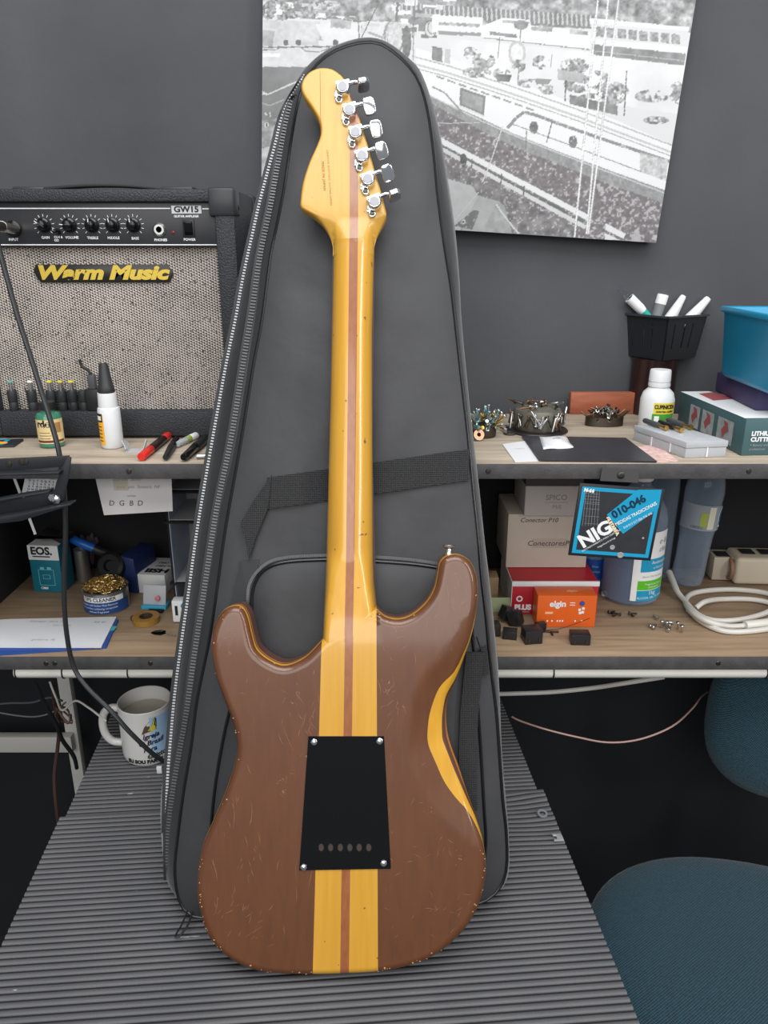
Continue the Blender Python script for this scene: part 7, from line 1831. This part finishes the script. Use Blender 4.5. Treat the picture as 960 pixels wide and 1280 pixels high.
# water bottle
p = on_low(866, 738); RW = 0.0315
t = thing('water_bottle', 'crinkled clear plastic water bottle with pale label under the shelf', 'bottle', (p.x, p.y+RW, LOW+0.0003), (R(-1), R(4), 0))
seg = 48; prof = [(0.0, 0.0), (0.019, 0.0), (0.0245, 0.004), (0.0262, 0.02), (0.0255, 0.05), (0.0268, 0.085), (0.0285, 0.100), (0.0300, 0.104), (0.0305, 0.150), (0.0310, 0.155), (RW, 0.165), (0.0290, 0.185), (0.0225, 0.205), (0.0150, 0.220), (0.0130, 0.224), (0.0130, 0.236)]
prof = hollow(prof, 0.0008); vs = []; fs = []
for i, (r_, z) in enumerate(prof):
    for k in range(seg):
        a = 2*math.pi*k/seg; cr_ = 1.0
        if 0.008 < z < 0.1: cr_ += 0.045*math.sin(3*a+z*90)*math.sin(z*math.pi/0.1)+0.03*math.sin(7*a-z*170)*math.sin(z*math.pi/0.1)
        vs.append((r_*cr_*math.cos(a), r_*cr_*math.sin(a), z))
for i in range(len(prof)-1):
    for k in range(seg): fs.append((i*seg+k, i*seg+(k+1) % seg, (i+1)*seg+(k+1) % seg, (i+1)*seg+k))
MB().add(vs, fs).build('shell', PET, t, smooth=25)
MB().cylpatch(0.0316, -1.5, 1.5, 0.105, 0.148, 36).build('label_film', clear_mat('label_film', (0.9, 0.93, 0.96, 1), rgb(196, 204, 212), 0.40), t)
MB().cylpatch(0.0319, -0.35, 0.02, 0.112, 0.136, 10).build('label_olive', mat('olive_label', rgb(150, 160, 70), 0.5), t); MB().cylpatch(0.03185, 0.05, 0.42, 0.108, 0.146, 10).build('label_cream', mat('cream_print', rgb(206, 204, 184), 0.5), t)
def oval(nm, a_, z, ra, rz_, m, r_): MB().add([(r_*math.sin(a_+ra*math.cos(q)), -r_*math.cos(a_+ra*math.cos(q)), z+rz_*math.sin(q)) for q in [2*math.pi*k/24 for k in range(24)]], [tuple(range(24))]).build(nm, m, t, smooth=0, recalc=False)
oval('label_mark', 0.98, 0.128, 0.30, 0.018, WPRINT, 0.0319); oval('label_mark', 0.98, 0.128, 0.22, 0.014, mat('deep_blue_label', rgb(30, 110, 160), 0.4), 0.0321)
text_cyl('lettering', 'ORFEU', 0.0065, 0.0320, -0.48, 0.1100, DB, t)
# bottle top behind
p = on_low(824, 725)
t = thing('spare_bottle', 'second clear bottle showing behind the alcohol bottle shoulder', 'bottle', (p.x, p.y+0.026, LOW+0.0003))
MB().lathe(hollow([(0, 0), (0.022, 0), (0.0245, 0.004), (0.0245, 0.120), (0.0248, 0.160), (0.023, 0.185), (0.016, 0.205), (0.0125, 0.215), (0.0125, 0.228)]), None, 36, False).build('shell', PET, t)
MB().lathe([(0.014, 0.222), (0.014, 0.236), (0, 0.236)], None, 20).build('cap', mat('bluish_cap', rgb(120, 150, 190), 0.4), t)

# ================================================================== beige power bar and white cable
yq = 1.208
p0 = at_y(912, 742, yq); 
t = thing('power_bar', 'beige power bar with dark sockets lying at the right of the lower shelf', 'power bar', (p0.x, yq, LOW+0.0003), R(-3))
BGE = mat('beige_plastic', rgb(196, 184, 164), 0.4)
hq = zrow(698, yq)-LOW; lq = 0.16
MB().box((lq/2+0.004, 0.028, hq/2), (lq, 0.056, hq)).build('housing', BGE, t, bevel=0.007, bseg=4)
MB().box((-0.011, 0.036, hq*0.46), (0.034, 0.040, hq*0.86)).build('end_block', mat('beige_dark', rgb(176, 164, 146), 0.45), t, bevel=0.002)
MB().lathe([(0.019, 0), (0.021, 0.003), (0.020, 0.006), (0.015, 0.007), (0.013, 0.002)], TR((0.003, 0.020, hq*0.48), ry=-math.pi/2), 28, False).build('cable_gland', mat('brown_stain', rgb(140, 104, 84), 0.5), t)
for x in (-0.012, 0.030, 0.062): MB().box((x, 0.030, (hq*0.89 if x < 0 else hq)+0.0012), (0.022, 0.022, 0.0016)).build('socket', BLACKM, t, bevel=0.0004)
q0 = Vector(on_low(900, 790))
def cb(px, py, z): return tuple(at_z(px, py, LOW+z)-Vector((q0.x, q0.y, LOW)))
cbl = [cb(838, 722, 0.018), cb(845, 737, 0.012), cb(855, 750, 0.006), cb(872, 768, 0.006), cb(895, 776, 0.006), cb(930, 774, 0.0055), cb(962, 764, 0.0055), cb(975, 750, 0.0055), cb(955, 741, 0.0055), cb(915, 737, 0.0055), cb(880, 739, 0.0055), cb(862, 744, 0.0045), cb(857, 754, 0.0045), cb(866, 766, 0.0130), cb(885, 777, 0.0130), cb(910, 783, 0.0055), cb(935, 782, 0.0055)]
t = thing('white_cable', 'coiled white cable with ferrite block lying beside the water bottle', 'cable', (q0.x, q0.y, LOW+0.0003))
MB().tube(cbl, 0.0043, 10, 7).build('cord', WCB, t)
MB().tube([cb(870, 760, 0.0050), cb(882, 752, 0.0125), cb(905, 749, 0.006), cb(945, 750, 0.006), cb(985, 760, 0.006)], 0.0042, 10, 7).build('cord', WCB, t)
MB().tube([cb(860, 762, 0.006), cb(878, 778, 0.0050), cb(905, 789, 0.0045), cb(940, 789, 0.0045), cb(985, 782, 0.0045)], 0.0042, 10, 7).build('cord', WCB, t)
a = Vector(cb(931, 782, 0.007)); b_ = Vector(cb(975, 777, 0.007)); MB().cyl(a, b_, 0.0070, 0.0070, 18).build('ferrite_block', mat('ferrite_white', rgb(214, 210, 200), 0.4), t, bevel=0.0012)
a = Vector(cb(836, 716, 0.022)); b_ = Vector(cb(846, 738, 0.011)); MB().cyl(a, b_, 0.0060, 0.0045, 14).build('strain_relief', WCB, t)

# ================================================================== under the shelf, right
cable('electric_cable', 'white cable sagging just below the white pipe right of the gig bag', [(600, 868, 1.10), (640, 867, 1.09), (690, 865, 1.08), (740, 860, 1.06), (780, 854, 1.03), (830, 846, 1.0)], 0.0036, WCB)
cable('speaker_wire', 'thin pinkish twin wire looping across the dark space under the shelf', [(640, 896, 1.06), (650, 901, 1.05), (680, 911, 1.03), (720, 921, 1.02), (760, 928, 1.02), (800, 924, 1.02), (840, 908, 1.03), (865, 886, 1.09), (880, 868, 1.15), (900, 860, 1.22), (925, 858, 1.27)], 0.0015, mat('copper_wire', rgb(196, 160, 150), 0.35, 0.3))
# ------------------------------------------------------------------ chair
def weave_mat():
    m = bpy.data.materials.new('teal_upholstery'); m.use_nodes = True; nt, b = nodes_of(m)
    tc = N(nt, 'ShaderNodeTexCoord'); sp = N(nt, 'ShaderNodeSeparateXYZ'); nt.links.new(tc.outputs['Object'], sp.inputs[0])
    k = 2*math.pi/0.0044
    a = math_(nt, 'SINE', math_(nt, 'MULTIPLY', sp.outputs['X'], k)); yz = math_(nt, 'ADD', sp.outputs['Y'], sp.outputs['Z'])
    c2 = math_(nt, 'SINE', math_(nt, 'MULTIPLY', yz, k)); w = math_(nt, 'MULTIPLY', a, c2)
    n = N(nt, 'ShaderNodeTexNoise', Scale=240, Detail=2); nt.links.new(tc.outputs['Object'], n.inputs['Vector'])
    f = math_(nt, 'ADD', math_(nt, 'MULTIPLY', w, 0.7), n.outputs['Fac'])
    nt.links.new(mixc(nt, f, rgb(6, 22, 30), rgb(26, 74, 90)), b.inputs['Base Color']); b.inputs['Roughness'].default_value = 0.8; b.inputs['Sheen Weight'].default_value = 0.15
    bp = N(nt, 'ShaderNodeBump', Strength=0.6, Distance=0.001); nt.links.new(f, bp.inputs['Height']); nt.links.new(bp.outputs[0], b.inputs['Normal'])
    return m
UPH = weave_mat()
SEAT = 0.47
sp0 = at_z(868, 1072, SEAT); slf = at_z(735, 1100, SEAT)
sc = Vector((0.540, sp0.y-0.205, 0))
ch = thing('office_chair', 'teal upholstered office chair pushed in at the right under the shelf', 'chair', (sc.x, sc.y, 0))
def cushion(rx, ry, h, ex=2.6):
    vs = []; fs = []; seg = 64; rows = 14
    for i in range(rows+1):
        ph = -math.pi/2+math.pi*i/rows; rr = abs(math.cos(ph))**0.35; z = h/2*(math.sin(ph))
        for k in range(seg):
            a = 2*math.pi*k/seg; c_, s_ = math.cos(a), math.sin(a)
            vs.append((rx*rr*math.copysign(abs(c_)**(2/ex), c_), ry*rr*math.copysign(abs(s_)**(2/ex), s_), z))
    for i in range(rows):
        for k in range(seg): fs.append((i*seg+k, i*seg+(k+1) % seg, (i+1)*seg+(k+1) % seg, (i+1)*seg+k))
    return MB().add(vs, fs)
cushion(0.250, 0.235, 0.075, 2.3).build('seat', UPH, ch, smooth=80, loc=(0, 0, SEAT-0.0375), rot=(0, 0, R(-10)))
bc = at_y(960, 925, 1.06)
brx = bc.x-sc.x+0.10; bry = 1.075-sc.y
cushion(0.19, 0.165, 0.07, 2.6).build('backrest', UPH, ch, smooth=80, loc=(brx, bry, 0.700), rot=(R(90), 0, R(-8)))
MB().tube([(0.10, 0.10, SEAT-0.07), (brx-0.02, bry+0.03, SEAT-0.05), (brx-0.02, bry+0.045, 0.55), (brx-0.02, bry+0.04, 0.68)], 0.014, 10, 6).build('back_bar', mat('grey_metal_bar', rgb(150, 150, 152), 0.35, 0.8), ch)
MB().lathe([(0.03, 0.08), (0.025, 0.20), (0.018, 0.205), (0.018, 0.39), (0.06, 0.392), (0.06, 0.40)], None, 20).build('column', BLACK, ch)
for k in range(5):
    a = R(20+72*k); MB().tube([(0, 0, 0.095), (0.13*math.cos(a), 0.13*math.sin(a), 0.085), (0.25*math.cos(a), 0.25*math.sin(a), 0.060)], 0.017, 8, 4).build('base_arm', BLACK, ch)
    c_ = MB(); c_.cyl((0.255*math.cos(a)-0.01*math.sin(a), 0.255*math.sin(a)+0.01*math.cos(a), 0.0252), (0.255*math.cos(a)+0.01*math.sin(a), 0.255*math.sin(a)-0.01*math.cos(a), 0.0252), 0.025, seg=18); c_.build('castor', BLACK, ch)
